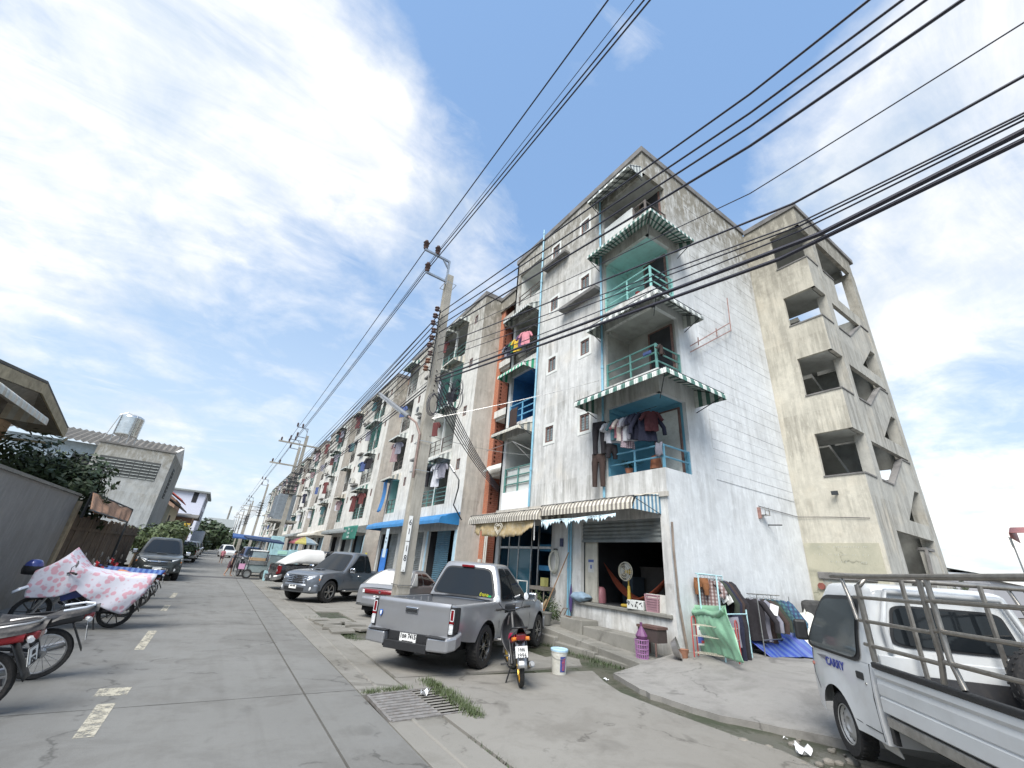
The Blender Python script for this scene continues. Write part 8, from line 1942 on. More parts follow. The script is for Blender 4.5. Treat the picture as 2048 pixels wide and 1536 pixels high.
# hose, broom, pots, rack by shop 2
hs = thing('garden_hose', 'coiled pale grey hose hanging on the white pillar', 'hose'); mb = MB()
for k in range(7): mb.tube([(8.93-.01*k, 10.95+(.20+.008*k)*cos(a*pi/9)*(1 if k < 5 else .7)+.02*(k % 3), 1.98+(.36-.012*k)*sin(a*pi/9)) for a in range(18)], .012, 5, closed=True)
mb.build('coil', mat('hose_grey', (.46, .46, .40), .5), hs); mb = MB(); mb.box(8.9, 10.9, 2.30, 9.0, 10.98, 2.36); mb.build('hook', DARKM, hs)
mb = MB(); mb.box(8.94, 10.62, 2.42, 8.998, 10.74, 2.66); tag(mb.build('switch_box', mat('box_dark_blue', (.06, .07, .14), .5), None), 'small dark blue box on the white pillar above the hose', 'box')
bm_ = thing('broom', 'long wooden handled broom leaning on the white pillar', 'broom'); mb = MB(); mb.tube([(8.15, 10.55, .42), (8.85, 10.2, 2.25)], .016, 6); mb.build('handle', mat('broom_wood', (.22, .13, .07), .7), bm_); mb = MB(); mb.tube([(8.02, 10.62, .38), (8.3, 10.47, .95)], .09, 9, r2=.03); mb.build('bristles', mat('broom_bristle', (.22, .16, .09), .9), bm_)
um = thing('umbrella', 'folded dark purple umbrella hanging by the sill', 'umbrella', (8.86, 10.08, 1.0)); mb = MB(); mb.lathe([(0, -.35), (.04, -.25), (.055, 0), (.03, .25), (.01, .4)], 8); mb.build('canopy', mat('umbrella_purple', (.06, .04, .14), .7), um)
def pot(label, loc, r_, h_, mt, plant=0):
    V = thing('plant_pot', label, 'plant pot', loc); mb = MB(); mb.lathe([(0, 0), (r_*.75, 0), (r_, h_), (r_*1.06, h_), (r_*1.06, h_-.03), (r_*.93, h_-.03), (r_*.9, h_*.9), (0, h_*.88)], 16); mb.build('pot', mt, V, smooth=40)
    if plant:
        rr = random.Random(plant); mb = MB(); leaves(mb, [(0, 0, h_+.18, .20, 1.2), (.08, .05, h_+.3, .15, 1.3), (-.05, -.1, h_+.12, .17, 1.)], 420, .028, rr); mb.build('foliage', LF3 if plant % 2 else LF2, V)
    return V
pot('black plastic pot with a thin bush, left of the steps', (8.12, 10.75, .38), .19, .34, BLACK, 5); pot('grey plastic pot right of the black one by the steps', (8.10, 10.22, .36), .16, .30, mat('pot_grey', (.14, .14, .13), .7), 0)
pt = thing('plant', 'leafy green weed plant growing against the shop sill', 'plant', (8.6, 10.55, .38)); mb = MB(); leaves(mb, [(0, 0, .3, .25, 1.2), (.05, .3, .45, .22, 1.2), (-.1, -.2, .25, .2, 1)], 700, .03, random.Random(8)); mb.build('foliage', LF2, pt)
ur = thing('dish_rack', 'white metal stand with blue basin and steel pots beside the pickup', 'rack', (8.15, 11.75, .39)); mb = MB()
for sy in (-1, 1):
    for sx in (-1, 1): mb.tube([(sx*.18, sy*.24, 0), (sx*.18, sy*.24, .98)], .016, 5)
for zz in (.15, .5, .97): mb.tube([(-.18, -.24, zz), (-.18, .24, zz), (.18, .24, zz), (.18, -.24, zz)], .013, 5, closed=True)
mb.build('frame', mat('rack_white', (.55, .56, .55), .5), ur)
def bowl(label, loc, r_, h_, mt, rot=(0, 0, 0), name='basin', cat='basin'):
    mb = MB(); mb.lathe([(0, 0), (r_*.65, .005), (r_*.92, h_*.8), (r_, h_), (r_*1.04, h_), (r_*.96, h_*.97), (r_*.85, h_*.7), (0, .02)], 20); return tag(mb.build(name, mt, None, smooth=50, loc=loc, rot=rot), label, cat)
bowl('blue basin on the middle shelf of the white stand', (8.15, 11.8, .93), .20, .16, mat('basin_blue', (.03, .26, .42), .4), (.5, .3, 0)); bowl('steel pot on the lower shelf of the white stand, left one', (8.12, 11.88, .56), .15, .14, CHROME, (0, 0, 0), 'cooking_pot', 'pot'); bowl('steel pot on the lower shelf of the white stand, right one', (8.12, 11.58, .56), .14, .12, CHROME, (0, 0, 0), 'cooking_pot', 'pot')
mb = MB(); mb.box(8.5, 10.9, 1.15, 8.95, 11.6, 1.25); mb.tube([(8.55, 10.95, .4), (8.55, 10.95, 1.15)], .02, 5); mb.tube([(8.55, 11.55, .4), (8.55, 11.55, 1.15)], .02, 5); tag(mb.build('side_table', mat('grey_wood', (.16, .14, .12), .8), None), 'small grey wooden table beside the white pillar', 'table')
mb = MB(); mb.box(8.6, 11.0, 1.26, 8.75, 11.2, 1.5); tag(mb.build('paper_box', mat('box_yellow_blue', (.25, .24, .08), .6), None), 'yellow and blue packet on the small grey table', 'box')
mb = MB(); mb.tube([(8.5, 9.85, .62), (8.45, 9.6, .62)], .02, 4); mb.tube([(8.4, 10.0, .62), (8.4, 9.86, .80), (8.55, 9.86, .80), (8.55, 10.0, .62)], .012, 4); tag(mb.build('bent_wire', mat('wire_brown', (.18, .12, .09), .8), None), 'small bent wire frame lying on the step', 'frame')
# corner clutter
mb = MB(); mb.box(-.18, -.28, 0, .18, .28, .05); mb.box(-.16, -.26, -.25, .16, .26, 0, 1); mb.tube([(-.15, -.2, -.25), (-.15, -.2, -.5)], .02, 5); mb.tube([(.15, .2, -.25), (.15, .2, -.5)], .02, 5)
tag(mb.build('old_stove', [mat('stove_brown', (.12, .07, .06), .6), mat('stove_dark', (.06, .045, .042), .7)], None, loc=(8.5, 6.98, .72)), 'rusty brown stove stand at the corner of the block', 'stove')
bowl('dented grey aluminium basin leaning on the corner', (8.42, 6.42, .42), .20, .13, mat('alu_dented', (.32, .31, .30), .45, .6), (1.2, .7, .3)); bowl('small terracotta pot beside the corner of the block', (8.72, 6.38, .26), .11, .16, mat('terracotta', (.28, .14, .09), .85), (0, 0, 0), 'clay_pot', 'pot')

# red frame rack on castors
RF = mat('red_tube', (.34, .05, .045), .55, var=.2); rk = thing('wire_display_rack', 'low wire display rack with red tube ends beside the clothes rail', 'rack')
def zgr(p): return yz(p[0], p[1])
A_, B_ = (8.75, 6.15), (9.05, 5.38)
for (p, q) in ((A_, (A_[0]+.28, A_[1]+.10)), (B_, (B_[0]+.28, B_[1]+.12))):
    mb = MB(); z0 = zgr(p); mb.tube([(p[0], p[1], z0+.04), (p[0], p[1], z0+.70), (p[0]+.03, p[1]+.01, z0+.76), (q[0]-.03, q[1], z0+.76), (q[0], q[1], z0+.70), (q[0], q[1], z0+.04)], .014, 6); mb.build('end_frame', RF, rk, smooth=50)
for zz in (.12, .42, .62):
    mb = MB()
    for f in (0, .5, 1): mb.tube([(A_[0]+.28*f, A_[1]+.1*f, zgr(A_)+zz), (B_[0]+.28*f, B_[1]+.12*f, zgr(B_)+zz)], .006, 4)
    for k in range(12): f = k/11; p = (A_[0]+(B_[0]-A_[0])*f, A_[1]+(B_[1]-A_[1])*f); mb.tube([(p[0], p[1], zgr(p)+zz), (p[0]+.28, p[1]+.11, zgr(p)+zz)], .004, 3)
    mb.build('shelf', mat('wire_cream', (.50, .47, .38), .5), rk)
cal = thing('calendar', 'paper calendar with a red and blue picture behind the red rack', 'calendar', (9.35, 6.35, .68), RD(-12)); mb = MB(); mb.box(-.13, 0, -.2, .13, .008, .2); mb.build('paper', PLATE, cal); mb = MB(); mb.box(-.11, -.004, -.16, .11, 0, -.02); mb.build('picture', mat('print_blue', (.08, .12, .40), .6), cal); mb = MB(); mb.box(-.02, -.007, -.16, .11, -.004, -.11); mb.build('red_band', mat('print_red', (.50, .08, .08), .6), cal); lettering('2023', .07, mat('notice_blue', None, 0), cal, Tm(0, -.006, .12, rx=pi/2))

# ------------------------------------------------------------------ clothes rails in the yard
TL = mat('rail_pale_teal', (.42, .64, .68), .5, var=.15, dirt=.2)
z0 = .28
def P_(px, py, z): return oz(px, py, z)
f1, f2, f3, f4 = P_(1452, 1326, z0), P_(1390, 1304, z0), P_(1505, 1317, z0), P_(1446, 1290, z0)
f2 = Vector((f2.x, min(f2.y, 6.5), z0)); f4 = Vector((f3.x+(f2.x-f1.x), min(6.55, f3.y+(f2.y-f1.y)), z0))
Ht = 1.62
cr1 = thing('clothes_rail', 'pale blue tube clothes rail loaded with shirts beside the end wall', 'clothes rail')
for a, h in ((f1, Ht-.02), (f2, Ht), (f3, .95), (f4, 1.3)):
    mb = MB(); mb.tube([a, a+Vector((0, 0, h))], .017, 6); mb.build('post', TL, cr1)
for (a, b, z_) in ((f1, f2, .10), (f3, f4, .10), (f1, f3, .10), (f2, f4, .10), (f1, f3, .86)):
    mb = MB(); mb.tube([a+Vector((0, 0, z_)), b+Vector((0, 0, z_))], .015, 6); mb.build('tie_bar', TL, cr1)
T0, T1 = f2+Vector((0, 0, Ht)), (f2+f4)*.5+Vector((0, 0, 0))
ta, tb2 = P_(1384, 1124, z0+Ht), P_(1489, 1135, z0+Ht)
ta = f2+Vector((0, 0, Ht)); db = (Vector((f3.x+.1, f3.y+.55, z0+Ht))-ta); tb2 = ta+db
mb = MB(); mb.tube([ta, tb2], .016, 6); mb.tube([tb2, (tb2.x, tb2.y, z0+.02)], .014, 6); mb.tube([f1+Vector((0, 0, Ht-.02)), f1+Vector((0, .5, Ht-.0))], .014, 6); mb.build('hanging_rail', TL, cr1)
dirn = db.normalized(); ang = math.atan2(dirn.y, dirn.x)+pi/2
G4 = 'clothes on the pale blue rail'
R1i = [('shorts', cmat('cloth_rust', (.20, .085, .035)), 'rust brown trousers folded at the left end of the rail', .10, .8), ('shirt', checks('check_brown', (.42, .38, .38), (.20, .13, .12), (.12, .07, .07), .075), 'brown and white checked shirt on the rail', .27, 1.25), ('shirt', wht, 'white undershirt behind the checked shirt', .38, 1.1), ('jacket', olv, 'olive green jacket in the middle of the rail', .52, 1.15), ('jacket', navy, 'dark navy jacket behind the olive one', .62, 1.15), ('jacket', brn, 'brown jacket toward the right of the rail', .73, 1.15), ('jacket', blk, 'black jacket near the right end of the rail', .84, 1.2), ('dress', blk, 'long black coat at the right end of the rail', .95, 1.1)]
for i, (k, m_, lab, f, s_) in enumerate(R1i):
    p = ta.lerp(tb2, f); garment(k, lab, (p.x, p.y, p.z-.05), 2.05+random.Random(i).uniform(-.2, .2), m_, s_, group=G4, seed=60+i)
for i, (dx, m_, k, lab, s_, dz) in enumerate(((.45, navy, 'trousers', 'dark jeans on the lower bar of the rail', .9, .88), (.62, blk, 'trousers', 'black trousers on the lower bar of the rail', .9, .88), (.30, grey, 'towel', 'pale grey towel behind the green bag', .8, .88))):
    p = f1.lerp(f3, dx); garment(k, lab, (p.x, p.y, z0+dz), 2.1, m_, s_, group='clothes on the lower bar of the rail', seed=80+i, hanger=False)
for i, (f, zz) in enumerate(((.56, 1.18), (.74, 1.15), )):
    p = ta.lerp(tb2, f); mb = MB(); mb.box(-.09, -.01, -.12, .09, .01, .12); tag(mb.build('price_card', PLATE, None, loc=(p.x-.12, p.y-.32, z0+zz), rot=(0, .5, ang-.2)), ('white card pinned to the olive jacket', 'white card pinned to the brown jacket')[i], 'card')
# green bag hung between the front posts
GB = mat('green_bag', (.22, .42, .28), .35, var=.12, scale=3, bump=.008, bscale=7)
gbag = thing('green_bag', 'big pale green plastic bag hanging open on the blue rail', 'bag')
nb = (f2-f1).cross(Vector((0, 0, 1))); nb = nb if nb.dot(f1) < 0 else -nb; nb.normalize(); pb = f1+nb*.10
def onp(px, py, o=0): d = sight(px, py); q = pb+nb*o; return Vector((0, 0, H))+d*((q-Vector((0, 0, H))).dot(nb)/d.dot(nb))
TLb, TRb, BRb, BLb, mid_ = onp(1383, 1212), onp(1451, 1214), onp(1487, 1325), onp(1402, 1303), None
def gbf(u, v):
    p = (TLb.lerp(TRb, u)).lerp(BLb.lerp(BRb, u), v); bl = sin(pi*min(1, v*1.25))*sin(pi*u)
    p = p+nb*(.12*bl+.012*sin(u*15-v*7)*sin(pi*v)+.014*sin(u*26+v*4)*v+.008*sin(u*47-v*9))+Vector((0, 0, -.10*sin(pi*u)*(1-v)**2-.015*sin(u*9)))
    return tuple(p)
mb = MB(); mb.grid(gbf, 30, 26); mb.grid(lambda u, v: tuple(Vector(gbf(u, .02))+nb*(.03+.05*sin(pi*v))+Vector((0, 0, .02-.12*v-.03*sin(u*9+1)))), 26, 5); mb.grid(lambda u, v: tuple(TLb.lerp(TRb, u)-nb*(.22*sin(pi*u)*(1-v*.5))+Vector((0, 0, .03-.4*v))), 18, 6)
mb.build('sheet', GB, gbag, smooth=80, solid=.004)
# second rail
g1_, g2_ = P_(1522, 1318, .30), P_(1578, 1310, .30); g1_ = f3+Vector((.45, -.05, 0)); g2_ = g1_+Vector((1.75, .12, 0))
cr2 = thing('clothes_rail', 'lower clothes rail with plaid shirts farther along the end wall', 'clothes rail'); Hb = 1.28
for a in (g1_, g2_, g1_+Vector((.1, .5, 0)), g2_+Vector((.1, .5, 0))):
    mb = MB(); mb.tube([a, a+Vector((0, .0, Hb))], .014, 6); mb.build('post', STEEL, cr2)
mb = MB(); mb.tube([g1_+Vector((.05, .25, Hb)), g2_+Vector((.05, .25, Hb))], .014, 6); mb.tube([g1_+Vector((0, 0, .35)), g2_+Vector((0, 0, .35))], .012, 6); mb.build('hanging_rail', STEEL, cr2)
PLB = checks('check_blue', (.035, .06, .13), (.05, .14, .20), (.02, .03, .07), .09); PLG = checks('check_green', (.03, .07, .09), (.05, .13, .13), (.02, .04, .06), .08)
for i, (k, m_, lab, f, s_) in enumerate((('jacket', blk, 'black jacket first on the lower rail', .08, 1.1), ('jacket', grey, 'dark grey jacket second on the lower rail', .2, 1.1), ('jacket', brn, 'brown coat third on the lower rail', .34, 1.15), ('jacket', olv, 'dark olive shirt on the lower rail', .48, 1.1), ('jacket', PLG, 'green plaid shirt on the lower rail', .62, 1.15), ('jacket', PLB, 'blue plaid shirt near the end of the lower rail', .76, 1.2), ('jacket', PLB, 'blue and teal plaid shirt at the right end of the lower rail', .9, 1.2))):
    p = (g1_+Vector((.05, .25, Hb))).lerp(g2_+Vector((.05, .25, Hb)), f); garment(k, lab, (p.x, p.y, p.z-.05), 2.0, m_, s_, group='clothes on the lower rail', seed=90+i)
    if i in (1, 2, 4): garment('trousers', ('trousers under the grey jacket', 'trousers under the brown coat', '', 'plaid trousers under the green shirt')[i-1], (p.x+.05, p.y+.05, z0+.86), 2.0, (blk, navy, 0, PLG)[i-1], .8, group='trousers under the lower rail', seed=95+i, hanger=False)
mb = MB(); mb.box(-.09, -.01, -.11, .09, .01, .11); tag(mb.build('price_card', PLATE, None, loc=(g1_.x+.45, g1_.y-.12, z0+.98), rot=(0, .3, -.7)), 'white card pinned to the dark jacket on the lower rail', 'card')
# blue striped tarpaulin and rubbish bags
TB2 = stripes('striped_tarp', (.02, .05, .28), (.06, .11, .30), 0, .16, .45, .5, .1)
q0 = g1_+Vector((.15, .0, .02)); q1 = Vector((12.9, 5.55, .32))
clothsheet('blue striped tarpaulin spread on the ground under the lower rail', 'tarpaulin', [[q0+Vector((0, .8, .35)), q0.lerp(q1, .45)+Vector((0, .7, .40)), q0.lerp(q1, .72)+Vector((0, .55, .85)), q1+Vector((0, .6, .10))], [q0+Vector((0, .3, .22)), q0.lerp(q1, .45)+Vector((0, .2, .25)), q0.lerp(q1, .72)+Vector((0, .15, .42)), q1+Vector((0, .2, .06))], [q0, q0.lerp(q1, .45)+Vector((0, -.15, .03)), q0.lerp(q1, .72)+Vector((0, -.3, .03)), q1+Vector((.1, -.25, .02))]], TB2, 44, 20, .035)
BAGW = mat('bag_white', (.60, .60, .55), .4, var=.1, bump=.012, bscale=9); BAGB = mat('bag_bluish', (.45, .52, .60), .35, var=.2, bump=.012, bscale=9)
def sack(label, loc, s_, mt, seed):
    rr = random.Random(seed); ph = [rr.uniform(0, 6) for _ in range(4)]; mb = MB()
    def f(u, v):
        a = u*2*pi; b = (v-.5)*pi; r_ = s_*(1+.12*sin(3*a+ph[0])+.10*sin(5*a+2*b+ph[1])+.06*sin(9*b+a*2+ph[2])); zz = sin(b)*r_*.9
        if v > .86: r_ *= .55
        return (cos(a)*cos(b)*r_, sin(a)*cos(b)*r_, max(-s_*.6, zz)+s_*.6+(s_*.25 if v > .95 else 0))
    mb.grid(f, 22, 16, closeu=True); return tag(mb.build('rubbish_bag', mt, None, smooth=60, loc=loc), label, 'bag', 'rubbish bags heaped by the tower')
for i, (x_, y_, z_, s_, m_, lab) in enumerate(((12.75, 5.75, .3, .36, BAGW, 'white rubbish bag at the left of the heap'), (13.0, 5.35, .3, .30, BAGB, 'bluish rubbish bag in front of the heap'), (13.4, 5.75, .3, .42, BAGW, 'largest cream rubbish bag in the heap'), (13.1, 5.85, .75, .30, BAGW, 'white rubbish bag on top of the heap'), (13.8, 5.4, .3, .36, BAGB, 'pale blue rubbish bag right of the heap'))): sack(lab, (x_, y_, z_), s_, m_, i)
mt_ = thing('old_armchair', 'dark old cushion propped against the wall corner above the bags', 'cushion', (14.7, 6.3, .95)); mb = MB(); mb.box(-.55, -.14, -.1, .55, .14, .55); mb.build('cushion', mat('dark_foam', (.045, .045, .045), .95, var=.3), mt_, bevel=.12)
mb = MB(); mb.slab([(14.1, 5.9, .3), (15.1, 5.9, .3), (15.1, 6.25, 1.0), (14.1, 6.25, 1.0)], (0, .02, 0)); tag(mb.build('glass_sheet', mat('old_glass_sheet', (.25, .30, .28), .2, var=.3), None), 'leaning old glass sheet behind the rubbish bags', 'glass sheet')

# ------------------------------------------------------------------ paint bucket and litter
bk = thing('paint_bucket', 'white paint bucket with pale blue lid and dark blue printed label beside the scooter', 'bucket', (5.89, 7.0, 0)); BW = mat('bucket_white', (.50, .50, .46), .55, var=.15, dirt=.45, dirtcol=(.26, .24, .20))
mb = MB(); mb.lathe([(0, 0), (.128, 0), (.152, .34), (.158, .34), (.158, .37), (.15, .37)], 28); mb.build('body', BW, bk, smooth=40)
mb = MB(); mb.lathe([(.162, .355), (.165, .385), (.155, .395), (.14, .388), (0, .388)], 28); mb.build('lid', mat('lid_pale_blue', (.40, .58, .72), .4, var=.2), bk, smooth=40)
toC = math.atan2(-7.0, -5.89)
mb = MB(); mb.grid(lambda u, v: ((.1315+.024*(.15+.7*v)*.98)*cos(toC+.15+.75*u), (.1315+.024*(.15+.7*v)*.98)*sin(toC+.15+.75*u), .045+.24*v), 8, 4); mb.build('label', mat('label_blue', (.05, .06, .22), .5, var=.4, scale=30), bk)
mb = MB()
for (u0, v0, u1, v1) in ((.45, .1, .45, .85), (.25, .6, .7, .66), (.68, .1, .74, .9)): mb.tube([((.1335+.024*(.15+.7*(v0+(v1-v0)*k/4)))*cos(toC+.15+.75*(u0+(u1-u0)*k/4)), (.1335+.024*(.15+.7*(v0+(v1-v0)*k/4)))*sin(toC+.15+.75*(u0+(u1-u0)*k/4)), .045+.24*(v0+(v1-v0)*k/4)) for k in range(5)], .006, 4)
mb.build('label_print', mat('label_red', (.45, .10, .12), .5), bk)
mb = MB(); mb.tube([(.155*cos(toC+a), .155*sin(toC+a), .33-.09*sin((a+1.57)/3.14*pi)) for a in [(-1.57+3.14*k/12) for k in range(13)]], .003, 4); mb.build('handle', STEEL, bk)
def litter(label, p, s_, mt, rot=0, h=.03, name='paper_scrap'):
    rr = random.Random(int(p[0]*97+p[1]*31)); mb = MB(); mb.grid(lambda u, v: ((u-.5)*s_*(1+.3*sin(v*5)), (v-.5)*s_*.6+.2*s_*sin(u*4)*(v-.3), .006+h*abs(sin(u*3+p[0]*9)*cos(v*4))), 4, 4); return tag(mb.build(name, mt, None, solid=.002, loc=(p[0], p[1], p[2] if len(p) > 2 else -.03), rot=(0, 0, rot)), label, 'litter')
SCR = mat('scrap_white', (.72, .73, .74), .7, var=.05)
q = oz(848, 1392); litter('crumpled white paper lying on the drain grate', (q.x, q.y, .0), .13, SCR, .4, .08)
for i, (px, py, s_, lab) in enumerate(((1243, 1322, .13, 'white scrap of paper on the mossy ground, largest one'), (1213, 1318, .10, 'flat white scrap on the mossy ground, middle one'), (1183, 1316, .07, 'small white scrap on the mossy ground, left one'), (1212, 1361, .08, 'small scrap below the others by the yard edge'), (1258, 1327, .05, 'tiny scrap right of the largest one'), (1608, 1510, .22, 'white folded paper on the wet ground near the white truck'), (1588, 1494, .04, 'tiny white scrap left of the folded paper'), (1672, 1483, .10, 'pale green wrapper near the front wheel of the white truck'), (1571, 1480, .05, 'small pale blue scrap at the broken concrete edge'))):
    q = oz(px, py, -.03); litter(lab, (q.x, q.y, -.028), s_, SCR if i != 7 else mat('wrapper_green', (.35, .62, .42), .5), i*.7, .03 if i != 5 else .10)
rk_ = random.Random(12); ST = mat('stone', (.20, .185, .16), .9, var=.3)
mb = MB()
for i in range(26):
    s_ = rk_.uniform(.02, .09); cx, cy = 6.35+rk_.uniform(-.4, .7), 3.3+rk_.uniform(-1.2, .7); mb.grid(lambda u, v: (cx+s_*cos(u*6.28)*cos((v-.5)*3.1)*(1+.2*sin(u*9)), cy+s_*.8*sin(u*6.28)*cos((v-.5)*3.1), -.02+s_*.45*sin((v-.5)*3.1)), 7, 5, closeu=True)
tag(mb.build('gravel', ST), 'loose stones and gravel along the broken yard edge', 'gravel', kind='stuff')

# ------------------------------------------------------------------ red awning at the far right edge
ra = thing('red_canopy', 'faded red curved canopy on thin posts at the right edge', 'canopy'); a = oy(2014, 1058, 3.9); RC = mat('faded_red', (.26, .11, .105), .6, var=.15)
mb = MB(); mb.grid(lambda u, v: (a.x+.02+.95*sin(u*pi/2)**1.0*.9+.9*max(0, u-.5), 3.9-1.6*v, a.z-.16+.34*sin(min(1, u*1.2)*pi/2)), 14, 4); mb.quad((a.x+.02, 3.9, a.z-.36), (a.x+1.8, 3.9, a.z-.42), (a.x+1.8, 3.9, a.z+.17), (a.x+.02, 3.9, a.z-.16)); mb.build('sheet', RC, ra, smooth=60, solid=.012)
mb = MB(); mb.tube([(a.x+.38, 3.95, a.z-.30), (a.x+.62, 3.95, yz(12, 3.9))], .028, 6); mb.tube([(a.x+.05, 3.95, a.z-.32), (a.x+.10, 3.95, a.z-.62), (a.x+.16, 3.95, a.z-.72), (a.x+.46, 3.95, a.z-.80)], .016, 6); mb.build('post', PINKP if False else STEEL, ra)
a2 = a

# ------------------------------------------------------------------ stalls and carts down the street
def parasol(label, loc, r_, h_, cols, name='parasol'):
    V = thing(name, label, 'parasol', loc); mb = MB(); n = 8
    for k in range(n):
        a0, a1 = 2*pi*k/n, 2*pi*(k+1)/n; mb.add([(0, 0, h_), (r_*.6*cos(a0), r_*.6*sin(a0), h_-.22), (r_*.6*cos(a1), r_*.6*sin(a1), h_-.22), (r_*cos(a0), r_*sin(a0), h_-.50), (r_*cos(a1), r_*sin(a1), h_-.50), (r_*cos(a0), r_*sin(a0), h_-.62), (r_*cos(a1), r_*sin(a1), h_-.62)], [(0, 1, 2), (1, 3, 4, 2), (3, 5, 6, 4)], k % len(cols))
    mb.build('canopy', cols, V, solid=.008); mb = MB(); mb.tube([(0, 0, 0), (0, 0, h_)], .025, 6); mb.build('pole', STEEL, V); return V
q = ox(609, 1082, 6.2); parasol('red yellow and pale blue parasol beside the black pickup', (q.x, q.y, 0), 1.15, q.z+.35, [mat('para_red', (.42, .14, .16), .6), mat('para_yellow', (.38, .34, .10), .6), mat('para_blue', (.26, .34, .40), .6), mat('para_pale', (.58, .60, .58), .6)])
cart = thing('food_cart', 'vendor food cart with blue canopy and a tray on a wheeled stand in the street', 'food cart', (2.4, 30.6, 0), RD(5)); TBL = mat('tent_blue', (.012, .03, .08), .6, var=.15)
mb = MB(); mb.box(-.55, -.4, .75, .55, .4, .95); mb.box(-.5, -.35, .35, .5, .35, .75, 1); mb.build('counter', [STEEL, mat('cart_grey', (.25, .30, .30), .6)], cart, bevel=.01)
mb = MB(); mb.box(-.45, -.3, .96, .35, .3, 1.12); mb.build('tray', mat('tray_wood', (.50, .34, .20), .7), cart, bevel=.02)
for sx in (-.45, .45): wheel(cart, sx, -.45, .25, .05, -1, 'steel')
mb = MB(); mb.slab([(-1.0, -.8, 2.05), (1.0, -.8, 1.95), (1.0, .8, 2.1), (-1.0, .8, 2.2)], (0, 0, .09)); mb.build('canopy', TBL, cart)
for (xx, yy) in ((-.5, .4), (.5, .4), (-.5, -.4), (.5, -.4)): mb = MB(); mb.tube([(xx, yy, .3), (xx, yy, 2.05)], .02, 5); mb.build('post', DARKM, cart)
cart2 = thing('food_cart', 'second food cart farther back under a bright blue canopy', 'food cart', (2.2, 37.5, 0), 0)
mb = MB(); mb.box(-.7, -.4, .5, .6, .4, 1.0); mb.build('counter', STEEL, cart2); mb = MB(); mb.slab([(-1.3, -1, 2.15), (1.2, -1, 2.1), (1.2, 1, 2.3), (-1.3, 1, 2.4)], (0, 0, .1)); mb.build('canopy', mat('tent_bright_blue', (.02, .07, .22), .6), cart2)
for (xx, yy) in ((-.6, .4), (.6, .4), (-.6, -.4), (.6, -.4)): mb = MB(); mb.tube([(xx, yy, .0), (xx, yy, 2.2)], .025, 5); mb.build('post', DARKM, cart2)
booth = thing('drinks_booth', 'pale blue drinks booth with dark glass front beside the food cart', 'booth', (3.75, 29.4, 0), RD(0)); FSB = MATS['faded_sky_blue']
mb = MB(); mb.box(-.95, -.35, .25, .55, .35, .5); mb.box(-.95, -.35, 1.35, .55, .35, 1.65); mb.box(.05, -.36, .2, .6, .36, 1.7); mb.build('frame', FSB, booth); mb = MB(); mb.box(-.90, -.32, .5, .04, .32, 1.35); mb.build('glass_front', PANE, booth)
mb = MB(); mb.box(-.6, -.37, 1.42, -.1, -.352, 1.6); mb.build('sign', mat('sign_teal_yellow', (.35, .60, .50), .5), booth)
for sx in (-.9, .5): mb = MB(); mb.box(sx-.04, -.3, 0, sx+.04, .3, .26); mb.build('leg', FSB, booth)
tk_ = motorbike('motorcycle', 'motorcycle with pink front plate coupled to the dark vendor sidecar', (1.75, 33.2), RD(-95), mat('dark_bike_plastic', None, 0), lean=0, group='vendor vehicles', plate=None)
mb = MB(); mb.box(-.16, 0, 0, .16, .01, .30); tag(mb.build('pink_sheet', mat('pink_sheet', (.62, .34, .52), .6), None, loc=(1.72, 31.65, .42)), 'pink sheet tied on the front of the vendor motorcycle', 'sheet')
sdc = thing('vendor_sidecar', 'dark blue vendor sidecar with windscreen and white roof rim', 'sidecar', (2.7, 33.6, 0)); mb = MB(); mb.box(-.6, -.9, .35, .7, .9, .9); mb.build('box', DARKM, sdc, bevel=.05); mb = MB(); mb.slab([(-.55, -.85, .9), (.65, -.85, .9), (.6, -.6, 1.45), (-.5, -.6, 1.45)], (0, .02, 0)); mb.build('windscreen', PANE, sdc); mb = MB(); mb.box(-.6, -.65, 1.45, .7, .9, 1.52); mb.build('roof', PLATE, sdc, bevel=.02)
for sx in (-.7, .8): wheel(sdc, sx, 0, .28, .1, 1 if sx > 0 else -1, 'steel', name='wheel').rotation_euler = (0, 0, pi/2)

